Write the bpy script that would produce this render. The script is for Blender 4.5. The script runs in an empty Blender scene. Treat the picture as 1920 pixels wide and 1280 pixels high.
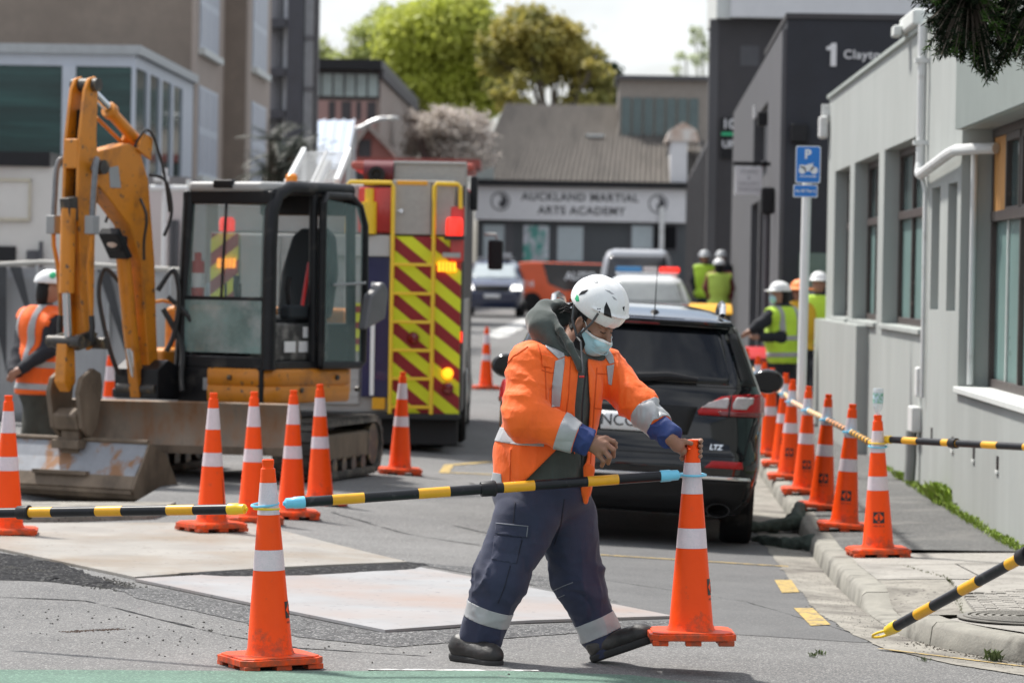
import bpy, bmesh, math, random
import numpy as np
from mathutils import Vector as V, Matrix as Mx
random.seed(7)
SC = bpy.context.scene
COL = SC.collection
R = math.radians
PI = math.pi
# ---------------------------------------------------------------- camera, sky, sun, exposure
FPX, EYE, PITCH, ROLL = 7000.0, 1.7, math.atan(118 / 7000), R(1.0)
CAMR = (Mx.Rotation(PI / 2 - PITCH, 3, 'X') @ Mx.Rotation(ROLL, 3, 'Z'))
cam = bpy.data.cameras.new('street_camera')
camo = bpy.data.objects.new('street_camera', cam)
COL.objects.link(camo)
SC.camera = camo
cam.sensor_width = 36.0
cam.lens = 36.0 * FPX / 1920
cam.clip_start, cam.clip_end = 0.5, 3000
camo.matrix_world = Mx.Translation((0, 0, EYE)) @ CAMR.to_4x4()
cam.dof.use_dof = True
cam.dof.focus_distance = 16.6
cam.dof.aperture_fstop = 4.6
cam.dof.aperture_blades = 9

SUN_DIR = V((-0.42, 0.40, 0.95)).normalized()          # towards the sun
W = bpy.data.worlds.new('World')
SC.world = W
W.use_nodes = True
nt = W.node_tree
nt.nodes.clear()
wo = nt.nodes.new('ShaderNodeOutputWorld')
bg = nt.nodes.new('ShaderNodeBackground')
sky = nt.nodes.new('ShaderNodeTexSky')
sky.sky_type = 'NISHITA'
sky.sun_disc = False
sky.sun_elevation = math.asin(SUN_DIR.z)
sky.sun_rotation = math.atan2(SUN_DIR.x, SUN_DIR.y)
sky.air_density, sky.dust_density = 1.0, 2.5
tc = nt.nodes.new('ShaderNodeTexCoord')
nz = nt.nodes.new('ShaderNodeTexNoise')
nz.inputs['Scale'].default_value = 3.2
nz.inputs['Detail'].default_value = 6
nz.inputs['Roughness'].default_value = 0.55
cr = nt.nodes.new('ShaderNodeValToRGB')
cr.color_ramp.elements[0].position, cr.color_ramp.elements[1].position = 0.42, 0.58
cr.color_ramp.elements[0].color = (0.12, 0.12, 0.12, 1)
cr.color_ramp.elements[1].color = (1, 1, 1, 1)
mixw = nt.nodes.new('ShaderNodeMix')
mixw.data_type = 'RGBA'
mixw.inputs['B'].default_value = (9.6, 9.9, 10.3, 1)       # bright broken cloud (before the strength below)
mp = nt.nodes.new('ShaderNodeMapping')
mp.inputs['Scale'].default_value = (1, 1, 2.2); mp.inputs['Location'].default_value = (.35, .9, .2)
nt.links.new(tc.outputs['Generated'], mp.inputs['Vector'])
nt.links.new(mp.outputs['Vector'], nz.inputs['Vector'])
nt.links.new(nz.outputs['Fac'], cr.inputs['Fac'])
nt.links.new(cr.outputs['Color'], mixw.inputs['Factor'])
nt.links.new(sky.outputs['Color'], mixw.inputs['A'])
nt.links.new(mixw.outputs['Result'], bg.inputs['Color'])
bg.inputs['Strength'].default_value = 0.082
nt.links.new(bg.outputs['Background'], wo.inputs['Surface'])
sl = bpy.data.lights.new('sun', 'SUN')
sl.energy, sl.angle, sl.color = 3.9, R(5), (1.0, 0.96, 0.9)
so = bpy.data.objects.new('sun', sl)
COL.objects.link(so)
so.rotation_euler = (-SUN_DIR).to_track_quat('-Z', 'Y').to_euler()
vs = SC.view_settings
vs.view_transform, vs.look, vs.exposure, vs.gamma = 'Standard', 'None', 0.68, 1.0
vs.use_curve_mapping = False
SC.cycles.max_bounces = 8
SC.cycles.transparent_max_bounces = 12
SC.cycles.caustics_reflective = SC.cycles.caustics_refractive = False
SC.cycles.sample_clamp_indirect = 6

# ---------------------------------------------------------------- helpers
def P(px, py, d):
    "point of the place at depth d (metres along Y) that stands at a pixel of the 1920x1280 photograph"
    q = CAMR @ V(((px - 960) / FPX, -(py - 640) / FPX, -1))
    return V((0, 0, EYE)) + q * (d / q.y)
def ss(a, b, x):
    t = np.clip((x - a) / (b - a), 0, 1)
    return t * t * (3 - 2 * t)
def zroad(x, y):
    z = -0.04 * np.maximum(0, np.minimum(x, 6)) * (1 - ss(60, 100, y))
    z = z - 0.085 * ss(17, 26, y) * ss(-2, 0.3, x) * (1 - ss(36, 50, y))
    z = z + 0.0075 * np.maximum(0, y - 42)
    return z - 0.17 * ss(27.3, 27.5, y) * (1 - ss(30.0, 30.6, y)) * (1 - ss(-3.0, -2.75, x)) * ss(-7.3, -7.0, x)
def G(px, py, up=0.0):
    "where a pixel's ray meets the ground"
    q = CAMR @ V(((px - 960) / FPX, -(py - 640) / FPX, -1))
    d = 20.0
    for _ in range(40):
        p = V((0, 0, EYE)) + q * (d / q.y)
        z = float(zroad(p.x, p.y)) + up
        d += max(-4, min(4, (p.z - z) * d / 1.7 * .8))
        d = min(max(d, 5), 400)
    return V((0, 0, EYE)) + q * (d / q.y)
def sc(d):
    return FPX / d
def put(o, parent=None):
    COL.objects.link(o)
    if parent: o.parent = parent
    return o
def tag(o, label=None, cat=None, group=None, kind=None):
    if label: o['label'] = label
    if cat: o['category'] = cat
    if group: o['group'] = group
    if kind: o['kind'] = kind
    return o
def thing(name, label, cat, loc=(0, 0, 0), rz=0, group=None):
    o = bpy.data.objects.new(name, None)
    o.empty_display_size = .1
    o.location = loc
    o.rotation_euler = (0, 0, rz)
    put(o)
    return tag(o, label, cat, group)
def copytree(o, parent=None):
    c = o.copy()
    put(c, parent)
    for ch in list(o.children): copytree(ch, c)
    return c
def rotz(a): return Mx.Rotation(a, 4, 'Z')
def frame(o, x, y, z): # matrix from origin and axes
    m = Mx.Identity(4)
    for i, a in enumerate((x, y, z)):
        for j in range(3): m[j][i] = a[j]
    for j in range(3): m[j][3] = o[j]
    return m
class MB:
    def __init__(s, T=None): s.v = []; s.f = []; s.mi = []; s.m = 0; s.T = T
    def add(s, vs, fs, T=None):
        o = len(s.v)
        if T: vs = [T @ V(p) for p in vs]
        if s.T: vs = [s.T @ V(p) for p in vs]
        s.v += [tuple(p) for p in vs]
        s.f += [[i + o for i in f] for f in fs]
        s.mi += [s.m] * len(fs)
        return s
    def box(s, x0, x1, y0, y1, z0, z1, T=None):
        vs = [(x, y, z) for z in (z0, z1) for y in (y0, y1) for x in (x0, x1)]
        return s.add(vs, [(0, 2, 3, 1), (4, 5, 7, 6), (0, 1, 5, 4), (2, 6, 7, 3), (0, 4, 6, 2), (1, 3, 7, 5)], T)
    def cbox(s, c, sz, T=None):
        return s.box(c[0] - sz[0] / 2, c[0] + sz[0] / 2, c[1] - sz[1] / 2, c[1] + sz[1] / 2, c[2] - sz[2] / 2, c[2] + sz[2] / 2, T)
    def beam(s, a, b, w, h, up=(0, 0, 1)):
        a, b = V(a), V(b); y = (b - a); L = y.length; y.normalize()
        x = y.cross(V(up))
        if x.length < 1e-4: x = V((1, 0, 0))
        x.normalize(); z = x.cross(y)
        return s.box(-w / 2, w / 2, 0, L, -h / 2, h / 2, frame(a, x, y, z))
    def cyl(s, a, b, r0, r1=None, n=12, caps=True):
        return s.tube([a, b], [r0, r0 if r1 is None else r1], n, caps)
    def tube(s, pts, r, n=8, caps=True):
        pts = [V(p) for p in pts]
        rs = r if isinstance(r, (list, tuple)) else [r] * len(pts)
        vs = []; prev = None
        for i, p in enumerate(pts):
            t = (pts[min(i + 1, len(pts) - 1)] - pts[max(i - 1, 0)]).normalized()
            if prev is None:
                u = t.orthogonal().normalized()
            else:
                u = prev - t * prev.dot(t)
                u = u.normalized() if u.length > 1e-6 else t.orthogonal().normalized()
            prev = u; w = t.cross(u)
            for k in range(n):
                a = 2 * PI * k / n
                vs.append(p + (u * math.cos(a) + w * math.sin(a)) * rs[i])
        fs = []
        for i in range(len(pts) - 1):
            for k in range(n):
                k2 = (k + 1) % n
                fs.append((i * n + k, i * n + k2, (i + 1) * n + k2, (i + 1) * n + k))
        if caps:
            fs.append(tuple(range(n - 1, -1, -1))); m = (len(pts) - 1) * n
            fs.append(tuple(m + k for k in range(n)))
        return s.add(vs, fs)
    def lathe(s, prof, n=20, T=None, caps=True, sq=None):
        "profile of (radius, z); sq[i] in 0..1 squares the ring"
        vs = []
        for i, (r, z) in enumerate(prof):
            for k in range(n):
                a = 2 * PI * (k + .5) / n
                c, q = math.cos(a), math.sin(a)
                e = 1.0
                if sq and sq[i]: e = 1 + sq[i] * (min(1 / max(abs(c), abs(q)), 1.32) - 1)
                vs.append((r * c * e, r * q * e, z))
        fs = [(i * n + k, i * n + (k + 1) % n, (i + 1) * n + (k + 1) % n, (i + 1) * n + k) for i in range(len(prof) - 1) for k in range(n)]
        if caps:
            fs.append(tuple(range(n - 1, -1, -1))); m = (len(prof) - 1) * n
            fs.append(tuple(m + k for k in range(n)))
        return s.add(vs, fs, T)
    def prism(s, poly, h0, h1, T=None):
        n = len(poly)
        a = sum(poly[i][0] * poly[(i + 1) % n][1] - poly[(i + 1) % n][0] * poly[i][1] for i in range(n))
        if a < 0: poly = poly[::-1]
        vs = [(x, y, h0) for x, y in poly] + [(x, y, h1) for x, y in poly]
        fs = [tuple(range(n - 1, -1, -1)), tuple(range(n, 2 * n))] + [(i, (i + 1) % n, n + (i + 1) % n, n + i) for i in range(n)]
        return s.add(vs, fs, T)
    def ball(s, c, r, n=12, m=8, T=None):
        rx, ry, rz_ = r if isinstance(r, (tuple, list)) else (r, r, r)
        vs = [(c[0] + rx * math.sin(PI * i / m) * math.cos(2 * PI * k / n), c[1] + ry * math.sin(PI * i / m) * math.sin(2 * PI * k / n), c[2] + rz_ * math.cos(PI * i / m)) for i in range(m + 1) for k in range(n)]
        fs = [((i + 1) * n + k, (i + 1) * n + (k + 1) % n, i * n + (k + 1) % n, i * n + k) for i in range(m) for k in range(n)]
        return s.add(vs, fs, T)
    def quad(s, a, b, c, d): return s.add([a, b, c, d], [(0, 1, 2, 3)])
    def build(s, name, mats, parent=None, smooth=35, bevel=0, seg=2, weld=False, fix=False):
        me = bpy.data.meshes.new(name)
        me.from_pydata(s.v, [], s.f)
        for m in (mats if isinstance(mats, (list, tuple)) else [mats]): me.materials.append(m)
        if len(me.materials) > 1: me.polygons.foreach_set('material_index', s.mi)
        if weld or fix:
            bm = bmesh.new(); bm.from_mesh(me)
            bmesh.ops.remove_doubles(bm, verts=bm.verts, dist=1e-5)
            if fix: bmesh.ops.recalc_face_normals(bm, faces=bm.faces)
            bm.to_mesh(me); bm.free()
        me.validate()
        if smooth:
            me.polygons.foreach_set('use_smooth', [True] * len(me.polygons))
            me.set_sharp_from_angle(angle=R(smooth))
        o = bpy.data.objects.new(name, me)
        put(o, parent)
        if bevel:
            b = o.modifiers.new('edge', 'BEVEL'); b.width = bevel; b.segments = seg; b.limit_method = 'ANGLE'; b.angle_limit = R(40)
            b.harden_normals = True
        return o
def polyclip(poly, n, c):
    "keep the side n.p <= c"
    out = []
    for i in range(len(poly)):
        a, b = poly[i], poly[(i + 1) % len(poly)]
        da, db = n[0] * a[0] + n[1] * a[1] - c, n[0] * b[0] + n[1] * b[1] - c
        if da <= 0: out.append(a)
        if da * db < 0:
            t = da / (da - db); out.append((a[0] + (b[0] - a[0]) * t, a[1] + (b[1] - a[1]) * t))
    return out
def text(s, size, T, mat, parent=None, name='lettering', depth=.002, space=1.0, bold=0.0, shear=0):
    cu = bpy.data.curves.new('lettering', 'FONT')
    cu.body = s; cu.size = size; cu.align_x = 'CENTER'; cu.align_y = 'CENTER'; cu.extrude = depth; cu.space_character = space; cu.offset = bold; cu.shear = shear
    t = bpy.data.objects.new('tmp', cu)
    COL.objects.link(t)
    dg = bpy.context.evaluated_depsgraph_get()
    me = bpy.data.meshes.new_from_object(t.evaluated_get(dg))
    bpy.data.objects.remove(t)
    me.transform(T)
    me.materials.clear(); me.materials.append(mat)
    o = bpy.data.objects.new(name, me)
    return put(o, parent)
FACE_CAM = Mx.Rotation(PI / 2, 4, 'X')                       # text upright, readable from -Y

# ---------------------------------------------------------------- materials
MATS = {}
def nd(t, k, **kw):
    n = t.nodes.new('ShaderNode' + k)
    for a, b in kw.items(): setattr(n, a, b)
    return n
def rgb(c): return (c[0], c[1], c[2], 1)
def M(name, c, rough=.6, metal=0, var=.12, vs=4, bump=0, bs=60, coat=0, spec=.5, c2=None, c2at=.62, c2s=2, c2w=.1, speck=None, sheen=0, trans=0, alpha=1, emit=None, es=1, stretch=None, wave=None, hue=None):
    "noise-broken Principled material; c2 = stain colour from a second noise; speck=(colour, scale, threshold)"
    if name in MATS: return MATS[name]
    m = bpy.data.materials.new(name); m.use_nodes = True
    t = m.node_tree; b = t.nodes['Principled BSDF']
    L = t.links.new
    co = nd(t, 'TexCoord').outputs['Object']
    if stretch:
        mp = nd(t, 'Mapping'); mp.inputs['Scale'].default_value = stretch; L(co, mp.inputs['Vector']); co2 = mp.outputs['Vector']
    else: co2 = co
    n1 = nd(t, 'TexNoise'); n1.inputs['Scale'].default_value = vs; n1.inputs['Detail'].default_value = 6; n1.inputs['Roughness'].default_value = .65
    L(co2, n1.inputs['Vector'])
    mx = nd(t, 'Mix', data_type='RGBA')
    mr = nd(t, 'MapRange'); mr.inputs[1].default_value, mr.inputs[2].default_value = .3, .7
    L(n1.outputs['Fac'], mr.inputs[0]); L(mr.outputs[0], mx.inputs['Factor'])
    mx.inputs['A'].default_value = rgb([x * (1 - var) for x in c]); mx.inputs['B'].default_value = rgb([min(1, x * (1 + var)) for x in c])
    out = mx.outputs['Result']
    if c2:
        n2 = nd(t, 'TexNoise'); n2.inputs['Scale'].default_value = c2s; n2.inputs['Detail'].default_value = 8; n2.inputs['Roughness'].default_value = .6
        L(co2, n2.inputs['Vector'])
        r2 = nd(t, 'MapRange'); r2.inputs[1].default_value, r2.inputs[2].default_value = c2at - c2w, c2at + c2w
        L(n2.outputs['Fac'], r2.inputs[0])
        m2 = nd(t, 'Mix', data_type='RGBA'); L(r2.outputs[0], m2.inputs['Factor']); L(out, m2.inputs['A']); m2.inputs['B'].default_value = rgb(c2)
        out = m2.outputs['Result']
    if speck:
        vo = nd(t, 'TexVoronoi'); vo.inputs['Scale'].default_value = speck[1]; L(co, vo.inputs['Vector'])
        sp = nd(t, 'SeparateColor'); L(vo.outputs['Color'], sp.inputs[0])
        r3 = nd(t, 'MapRange'); r3.inputs[1].default_value, r3.inputs[2].default_value = speck[2], min(1, speck[2] + .25)
        L(sp.outputs[0], r3.inputs[0])
        m3 = nd(t, 'Mix', data_type='RGBA'); L(r3.outputs[0], m3.inputs['Factor']); L(out, m3.inputs['A']); m3.inputs['B'].default_value = rgb(speck[0])
        out = m3.outputs['Result']
    L(out, b.inputs['Base Color'])
    b.inputs['Roughness'].default_value = rough
    if rough > .15 and not trans:
        rr = nd(t, 'MapRange'); rr.inputs[3].default_value, rr.inputs[4].default_value = max(.05, rough - .08), min(1, rough + .08)
        L(n1.outputs['Fac'], rr.inputs[0]); L(rr.outputs[0], b.inputs['Roughness'])
    b.inputs['Metallic'].default_value = metal
    b.inputs['Specular IOR Level'].default_value = spec
    b.inputs['Coat Weight'].default_value = coat; b.inputs['Coat Roughness'].default_value = .04
    b.inputs['Sheen Weight'].default_value = sheen
    b.inputs['Transmission Weight'].default_value = trans
    if alpha < 1: b.inputs['Alpha'].default_value = alpha
    if emit:
        b.inputs['Emission Color'].default_value = rgb(emit); b.inputs['Emission Strength'].default_value = es
    h = None
    if bump:
        n3 = nd(t, 'TexNoise'); n3.inputs['Scale'].default_value = bs; n3.inputs['Detail'].default_value = 4
        L(co2, n3.inputs['Vector']); h = n3.outputs['Fac']
        bp = nd(t, 'Bump'); bp.inputs['Strength'].default_value = min(1, bump); bp.inputs['Distance'].default_value = .004 if bs > 30 else .02
        L(h, bp.inputs['Height']); L(bp.outputs[0], b.inputs['Normal'])
    MATS[name] = m
    return m
def glass(name, tint, rough=.02, alpha=.45, spec=.6):
    return M(name, tint, rough, var=.05, spec=spec, alpha=alpha)
# numpy fields for bodies and clothes -------------------------------------------------
def smin(a, b, k):
    h = np.clip(.5 + .5 * (b - a) / k, 0, 1)
    return b + (a - b) * h - k * h * (1 - h)
def smax(a, b, k): return -smin(-a, -b, k)
def cap(g, a, b, ra, rb=None):
    rb = ra if rb is None else rb
    a = np.array(a, 'f4'); ab = np.array(b, 'f4') - a; L2 = max(1e-9, float(ab @ ab))
    x, y, z = g[0] - a[0], g[1] - a[1], g[2] - a[2]
    t = np.clip((x * ab[0] + y * ab[1] + z * ab[2]) / L2, 0, 1)
    return np.sqrt((x - t * ab[0]) ** 2 + (y - t * ab[1]) ** 2 + (z - t * ab[2]) ** 2) - (ra + (rb - ra) * t)
def ell(g, c, r, Rm=None):
    x, y, z = g[0] - c[0], g[1] - c[1], g[2] - c[2]
    if Rm is not None:
        q = Rm.transposed()
        x, y, z = (q[0][0] * x + q[0][1] * y + q[0][2] * z, q[1][0] * x + q[1][1] * y + q[1][2] * z, q[2][0] * x + q[2][1] * y + q[2][2] * z)
    k0 = np.sqrt((x / r[0]) ** 2 + (y / r[1]) ** 2 + (z / r[2]) ** 2)
    k1 = np.sqrt((x / r[0] ** 2) ** 2 + (y / r[1] ** 2) ** 2 + (z / r[2] ** 2) ** 2)
    return k0 * (k0 - 1) / np.maximum(k1, 1e-6)
_RG = np.random.RandomState(3).rand(32, 32, 32).astype('f4')
def noise3(x, y, z):
    x, y, z = np.broadcast_arrays(x, y, z)
    xi, yi, zi = np.floor(x).astype(int), np.floor(y).astype(int), np.floor(z).astype(int)
    fx, fy, fz = x - xi, y - yi, z - zi
    fx, fy, fz = fx * fx * (3 - 2 * fx), fy * fy * (3 - 2 * fy), fz * fz * (3 - 2 * fz)
    o = 0
    for dx in (0, 1):
        for dy in (0, 1):
            for dz in (0, 1):
                o = o + _RG[(xi + dx) % 32, (yi + dy) % 32, (zi + dz) % 32] * (fx if dx else 1 - fx) * (fy if dy else 1 - fy) * (fz if dz else 1 - fz)
    return o * 2 - 1
_C = [(i, j, k) for i in (0, 1) for j in (0, 1) for k in (0, 1)]
_E = [(a, b) for a in range(8) for b in range(a + 1, 8) if sum(abs(_C[a][i] - _C[b][i]) for i in range(3)) == 1]
def nets(fn, lo, hi, h):
    "surface nets: the zero level of fn as verts, quads"
    n = [max(4, int(math.ceil((hi[i] - lo[i]) / h)) + 1) for i in range(3)]
    ax = [(lo[i] + h * np.arange(n[i])).astype('f4') for i in range(3)]
    g = (ax[0][:, None, None], ax[1][None, :, None], ax[2][None, None, :])
    v = np.broadcast_to(fn(g), n).astype('f4')
    s = v < 0
    c8 = [s[i:n[0] - 1 + i, j:n[1] - 1 + j, k:n[2] - 1 + k] for i, j, k in _C]
    cnt = sum(c.astype('i1') for c in c8)
    act = (cnt > 0) & (cnt < 8)
    I = np.argwhere(act)
    vals = np.stack([v[I[:, 0] + i, I[:, 1] + j, I[:, 2] + k] for i, j, k in _C], 1)
    pos = np.zeros((len(I), 3)); num = np.zeros(len(I))
    for a, b in _E:
        va, vb = vals[:, a], vals[:, b]
        m = (va < 0) != (vb < 0)
        t = np.where(m, va / np.where(m, va - vb, 1), 0)[:, None]
        pos += np.where(m[:, None], np.array(_C[a]) + t * (np.array(_C[b]) - np.array(_C[a])), 0); num += m
    vert = (pos / num[:, None] + I) * h + np.array(lo)
    idm = -np.ones([k - 1 for k in n], 'i8'); idm[act] = np.arange(len(I))
    Q = []
    for d in range(3):
        sl0 = [slice(None)] * 3; sl1 = [slice(None)] * 3
        sl0[d] = slice(0, -1); sl1[d] = slice(1, None)
        a, b = s[tuple(sl0)], s[tuple(sl1)]
        E = np.argwhere(a != b)
        e1, e2 = (d + 1) % 3, (d + 2) % 3
        ok = (E[:, e1] > 0) & (E[:, e2] > 0) & (E[:, e1] < n[e1] - 1) & (E[:, e2] < n[e2] - 1)
        E = E[ok]
        def cell(o1, o2):
            c = E.copy(); c[:, e1] -= o1; c[:, e2] -= o2
            return idm[c[:, 0], c[:, 1], c[:, 2]]
        q = np.stack([cell(0, 0), cell(1, 0), cell(1, 1), cell(0, 1)], 1)
        fl = a[E[:, 0], E[:, 1], E[:, 2]]
        q[~fl] = q[~fl][:, ::-1]
        Q.append(q)
    Q = np.concatenate(Q); Q = Q[(Q >= 0).all(1)]
    return vert, Q
def netobj(name, fn, lo, hi, h, mat, parent=None, extra=()):
    vs_, fs_ = [], []
    for f, l, u, hh in ((fn, lo, hi, h),) + tuple(extra):
        v, q = nets(f, l, u, hh)
        fs_.append(q + sum(len(x) for x in vs_)); vs_.append(v)
    me = bpy.data.meshes.new(name)
    me.from_pydata(np.concatenate(vs_).tolist(), [], np.concatenate(fs_).tolist())
    me.materials.append(mat)
    me.polygons.foreach_set('use_smooth', [True] * len(me.polygons))
    o = bpy.data.objects.new(name, me)
    return put(o, parent)
def band(src, name, mat, parent, planes, keep=None, off=.004):
    "strip of a garment between planes [(point, outward normal)], lifted off it: sewn-on tape"
    bm = bmesh.new(); bm.from_mesh(src.data)
    if keep:
        bmesh.ops.delete(bm, geom=[f for f in bm.faces if not keep(f.calc_center_median(), f.normal)], context='FACES')
    for p, n in planes:
        bmesh.ops.bisect_plane(bm, geom=bm.verts[:] + bm.edges[:] + bm.faces[:], plane_co=V(p), plane_no=V(n).normalized(), clear_outer=True)
    bm.normal_update()
    for v in bm.verts: v.co += v.normal * off
    me = bpy.data.meshes.new(name); bm.to_mesh(me); bm.free()
    me.materials.clear(); me.materials.append(mat)
    me.polygons.foreach_set('use_smooth', [True] * len(me.polygons))
    o = bpy.data.objects.new(name, me)
    sd = o.modifiers.new('cloth', 'SOLIDIFY'); sd.thickness = .003; sd.offset = -1
    return put(o, parent)
# ================================================================= MATERIALS
m_asph = M('asphalt', (.15, .149, .148), .9, var=.2, vs=1.3, bump=1, bs=190, spec=.2, c2=(.105, .105, .107), c2s=.35, c2at=.58, c2w=.14, speck=((.31, .305, .295), 150, .7))
m_patch = M('cold_mix', (.03, .03, .032), .95, var=.6, vs=26, bump=1, bs=90, spec=.08, speck=((.13, .13, .125), 90, .84))
m_patch2 = M('new_asphalt', (.085, .085, .087), .9, var=.4, vs=14, bump=1, bs=120, spec=.15, speck=((.34, .34, .335), 110, .76))
m_conc = M('concrete', (.30, .285, .26), .85, var=.14, vs=3, bump=.5, bs=90, c2=(.16, .15, .135), c2s=1.6, c2at=.62, c2w=.1, speck=((.15, .14, .12), 60, .9))
m_conc_d = M('dirty_concrete', (.25, .235, .205), .9, var=.25, vs=5, bump=.7, bs=80, c2=(.1, .09, .078), c2s=2.2, c2at=.58, c2w=.09, speck=((.1, .09, .08), 70, .86))
m_kerb = M('kerb_concrete', (.24, .23, .2), .88, var=.22, vs=6, bump=.6, bs=70, c2=(.075, .07, .06), c2s=2.6, c2at=.6, c2w=.07)
m_path = M('path_asphalt', (.09, .09, .088), .9, var=.18, vs=2, bump=.9, bs=160, c2=(.17, .165, .155), c2s=1.2, c2at=.62, speck=((.22, .22, .21), 80, .82))
m_plateA = M('plate_warm', (.285, .27, .247), .6, var=.16, vs=2.2, metal=0, bump=.15, bs=60, c2=(.22, .17, .12), c2s=.9, c2at=.60, c2w=.14, speck=((.16, .14, .12), 45, .97), spec=.25)
m_plateB = M('plate_grey', (.30, .30, .305), .55, var=.12, vs=2, metal=0, bump=.12, bs=60, c2=(.31, .245, .215), c2s=.8, c2at=.55, c2w=.14, speck=((.18, .18, .18), 45, .972), spec=.25)
m_green = M('green_paint', (.115, .18, .145), .85, var=.16, vs=3, bump=.9, bs=170, spec=.2, c2=(.10, .14, .12), c2s=5, c2at=.68, c2w=.1, speck=((.2, .32, .25), 130, .75))
m_white = M('road_white', (.66, .66, .64), .75, var=.12, vs=20, bump=.6, bs=150, c2=(.2, .2, .2), c2s=14, c2at=.52, c2w=.05)
m_yell = M('road_yellow', (.46, .33, .12), .8, spec=.2, var=.12, vs=20, bump=.6, bs=150, c2=(.17, .155, .13), c2s=16, c2at=.56, c2w=.07)
m_leaf_w = M('weed_green', (.24, .34, .04), .6, var=.35, vs=9)
m_black = M('black_rubber', (.018, .018, .019), .7, var=.2, vs=20)
m_blackpl = M('black_plastic', (.016, .016, .018), .45, spec=.25, var=.2, vs=20)
m_steel = M('galvanised', (.42, .43, .44), .42, metal=.7, var=.14, vs=8)
m_orangecone = M('cone_orange', (1.0, .085, .006), .45, spec=.22, var=.05, vs=7, bump=.08, bs=30, c2=(.74, .09, .03), c2s=9, c2at=.7, c2w=.08, emit=None)
def age(m, dirt=(.16, .08, .05)):
    "each copy a little different, grime rising from the base"
    t = m.node_tree; b = t.nodes['Principled BSDF']; L = t.links.new
    src = b.inputs['Base Color'].links[0].from_socket
    oi = nd(t, 'ObjectInfo'); r = nd(t, 'MapRange'); r.inputs[3].default_value, r.inputs[4].default_value = .92, 1.0; L(oi.outputs['Random'], r.inputs[0])
    h = nd(t, 'HueSaturation'); L(r.outputs[0], h.inputs['Value']); L(src, h.inputs['Color'])
    tc_ = nd(t, 'TexCoord'); sp = nd(t, 'SeparateXYZ'); L(tc_.outputs['Object'], sp.inputs[0])
    g = nd(t, 'MapRange'); g.inputs[1].default_value, g.inputs[2].default_value, g.inputs[3].default_value, g.inputs[4].default_value = 0, .22, .30, 0; L(sp.outputs['Z'], g.inputs[0])
    n = nd(t, 'TexNoise'); n.inputs['Scale'].default_value = 16; n.inputs['Detail'].default_value = 8; n.inputs['Roughness'].default_value = .7
    va = nd(t, 'VectorMath', operation='ADD'); L(tc_.outputs['Object'], va.inputs[0]); L(oi.outputs['Random'], va.inputs[1]); L(va.outputs[0], n.inputs['Vector'])
    ad = nd(t, 'Math', operation='ADD'); L(n.outputs['Fac'], ad.inputs[0]); L(g.outputs[0], ad.inputs[1])
    r2 = nd(t, 'MapRange'); r2.inputs[1].default_value, r2.inputs[2].default_value, r2.inputs[4].default_value = .62, .86, .75; L(ad.outputs[0], r2.inputs[0])
    mx = nd(t, 'Mix', data_type='RGBA'); L(r2.outputs[0], mx.inputs['Factor']); L(h.outputs[0], mx.inputs['A']); mx.inputs['B'].default_value = rgb(dirt)
    L(mx.outputs['Result'], b.inputs['Base Color'])
age(m_orangecone)
m_whitepaint = M('white_paint', (.8, .8, .79), .35, var=.03)
m_refl = M('cone_reflective', (.72, .61, .65), .42, var=.06, vs=30, speck=((.6, .55, .58), 420, .6), c2=(.5, .44, .44), c2s=8, c2at=.72)
age(m_refl, (.3, .24, .22))

# ================================================================= GROUND
def sheet(name, pts, mat, up=.004, zf=None, kind='structure', parent=None, cell=.35, thick=0, ragged=0, hump=0):
    "polygon of world (x, y) draped on the road"
    bm = bmesh.new()
    P2 = []
    for i in range(len(pts)):
        a, b = V(pts[i][:2]), V(pts[(i + 1) % len(pts)][:2])
        k = max(1, int((b - a).length / (.06 if ragged else cell)))
        nrm = V((-(b - a).y, (b - a).x)).normalized()
        for j in range(k):
            q = a + (b - a) * j / k
            if ragged: q = q + nrm * (float(noise3(q.x * 3, q.y * 3, i * 1.7)) * ragged + random.uniform(-.3, .3) * ragged)
            P2.append(q)
    vs_ = [bm.verts.new((q.x, q.y, 0)) for q in P2]
    f = bm.faces.new(vs_)
    bmesh.ops.triangulate(bm, faces=[f])
    for _ in range(6):
        long = [e for e in bm.edges if e.calc_length() > cell * 2]
        if not long or len(bm.faces) > 9000: break
        bmesh.ops.subdivide_edges(bm, edges=long, cuts=1)
        bmesh.ops.triangulate(bm, faces=[f for f in bm.faces if len(f.verts) > 3])
    zf = zf or zroad
    for v in bm.verts: v.co.z = float(zf(v.co.x, v.co.y)) + up
    if hump:
        for v in bm.verts:
            if not v.is_boundary: v.co.z += hump * (.6 + .6 * float(noise3(v.co.x * 6, v.co.y * 6, 1.0)) + .5 * float(noise3(v.co.x * 21, v.co.y * 21, 4.0)))
    bmesh.ops.recalc_face_normals(bm, faces=bm.faces)
    if sum(f.normal.z for f in bm.faces) < 0: bmesh.ops.reverse_faces(bm, faces=bm.faces)
    if thick:
        r = bmesh.ops.extrude_face_region(bm, geom=bm.faces[:])
        for v in [g for g in r['geom'] if isinstance(g, bmesh.types.BMVert)]: v.co.z += thick
        bmesh.ops.recalc_face_normals(bm, faces=bm.faces)
    me = bpy.data.meshes.new(name); bm.to_mesh(me); bm.free()
    me.materials.append(mat)
    o = put(bpy.data.objects.new(name, me), parent)
    if kind: o['kind'] = kind
    return o
def px2(l): return [tuple(G(*p))[:2] for p in l]

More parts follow.
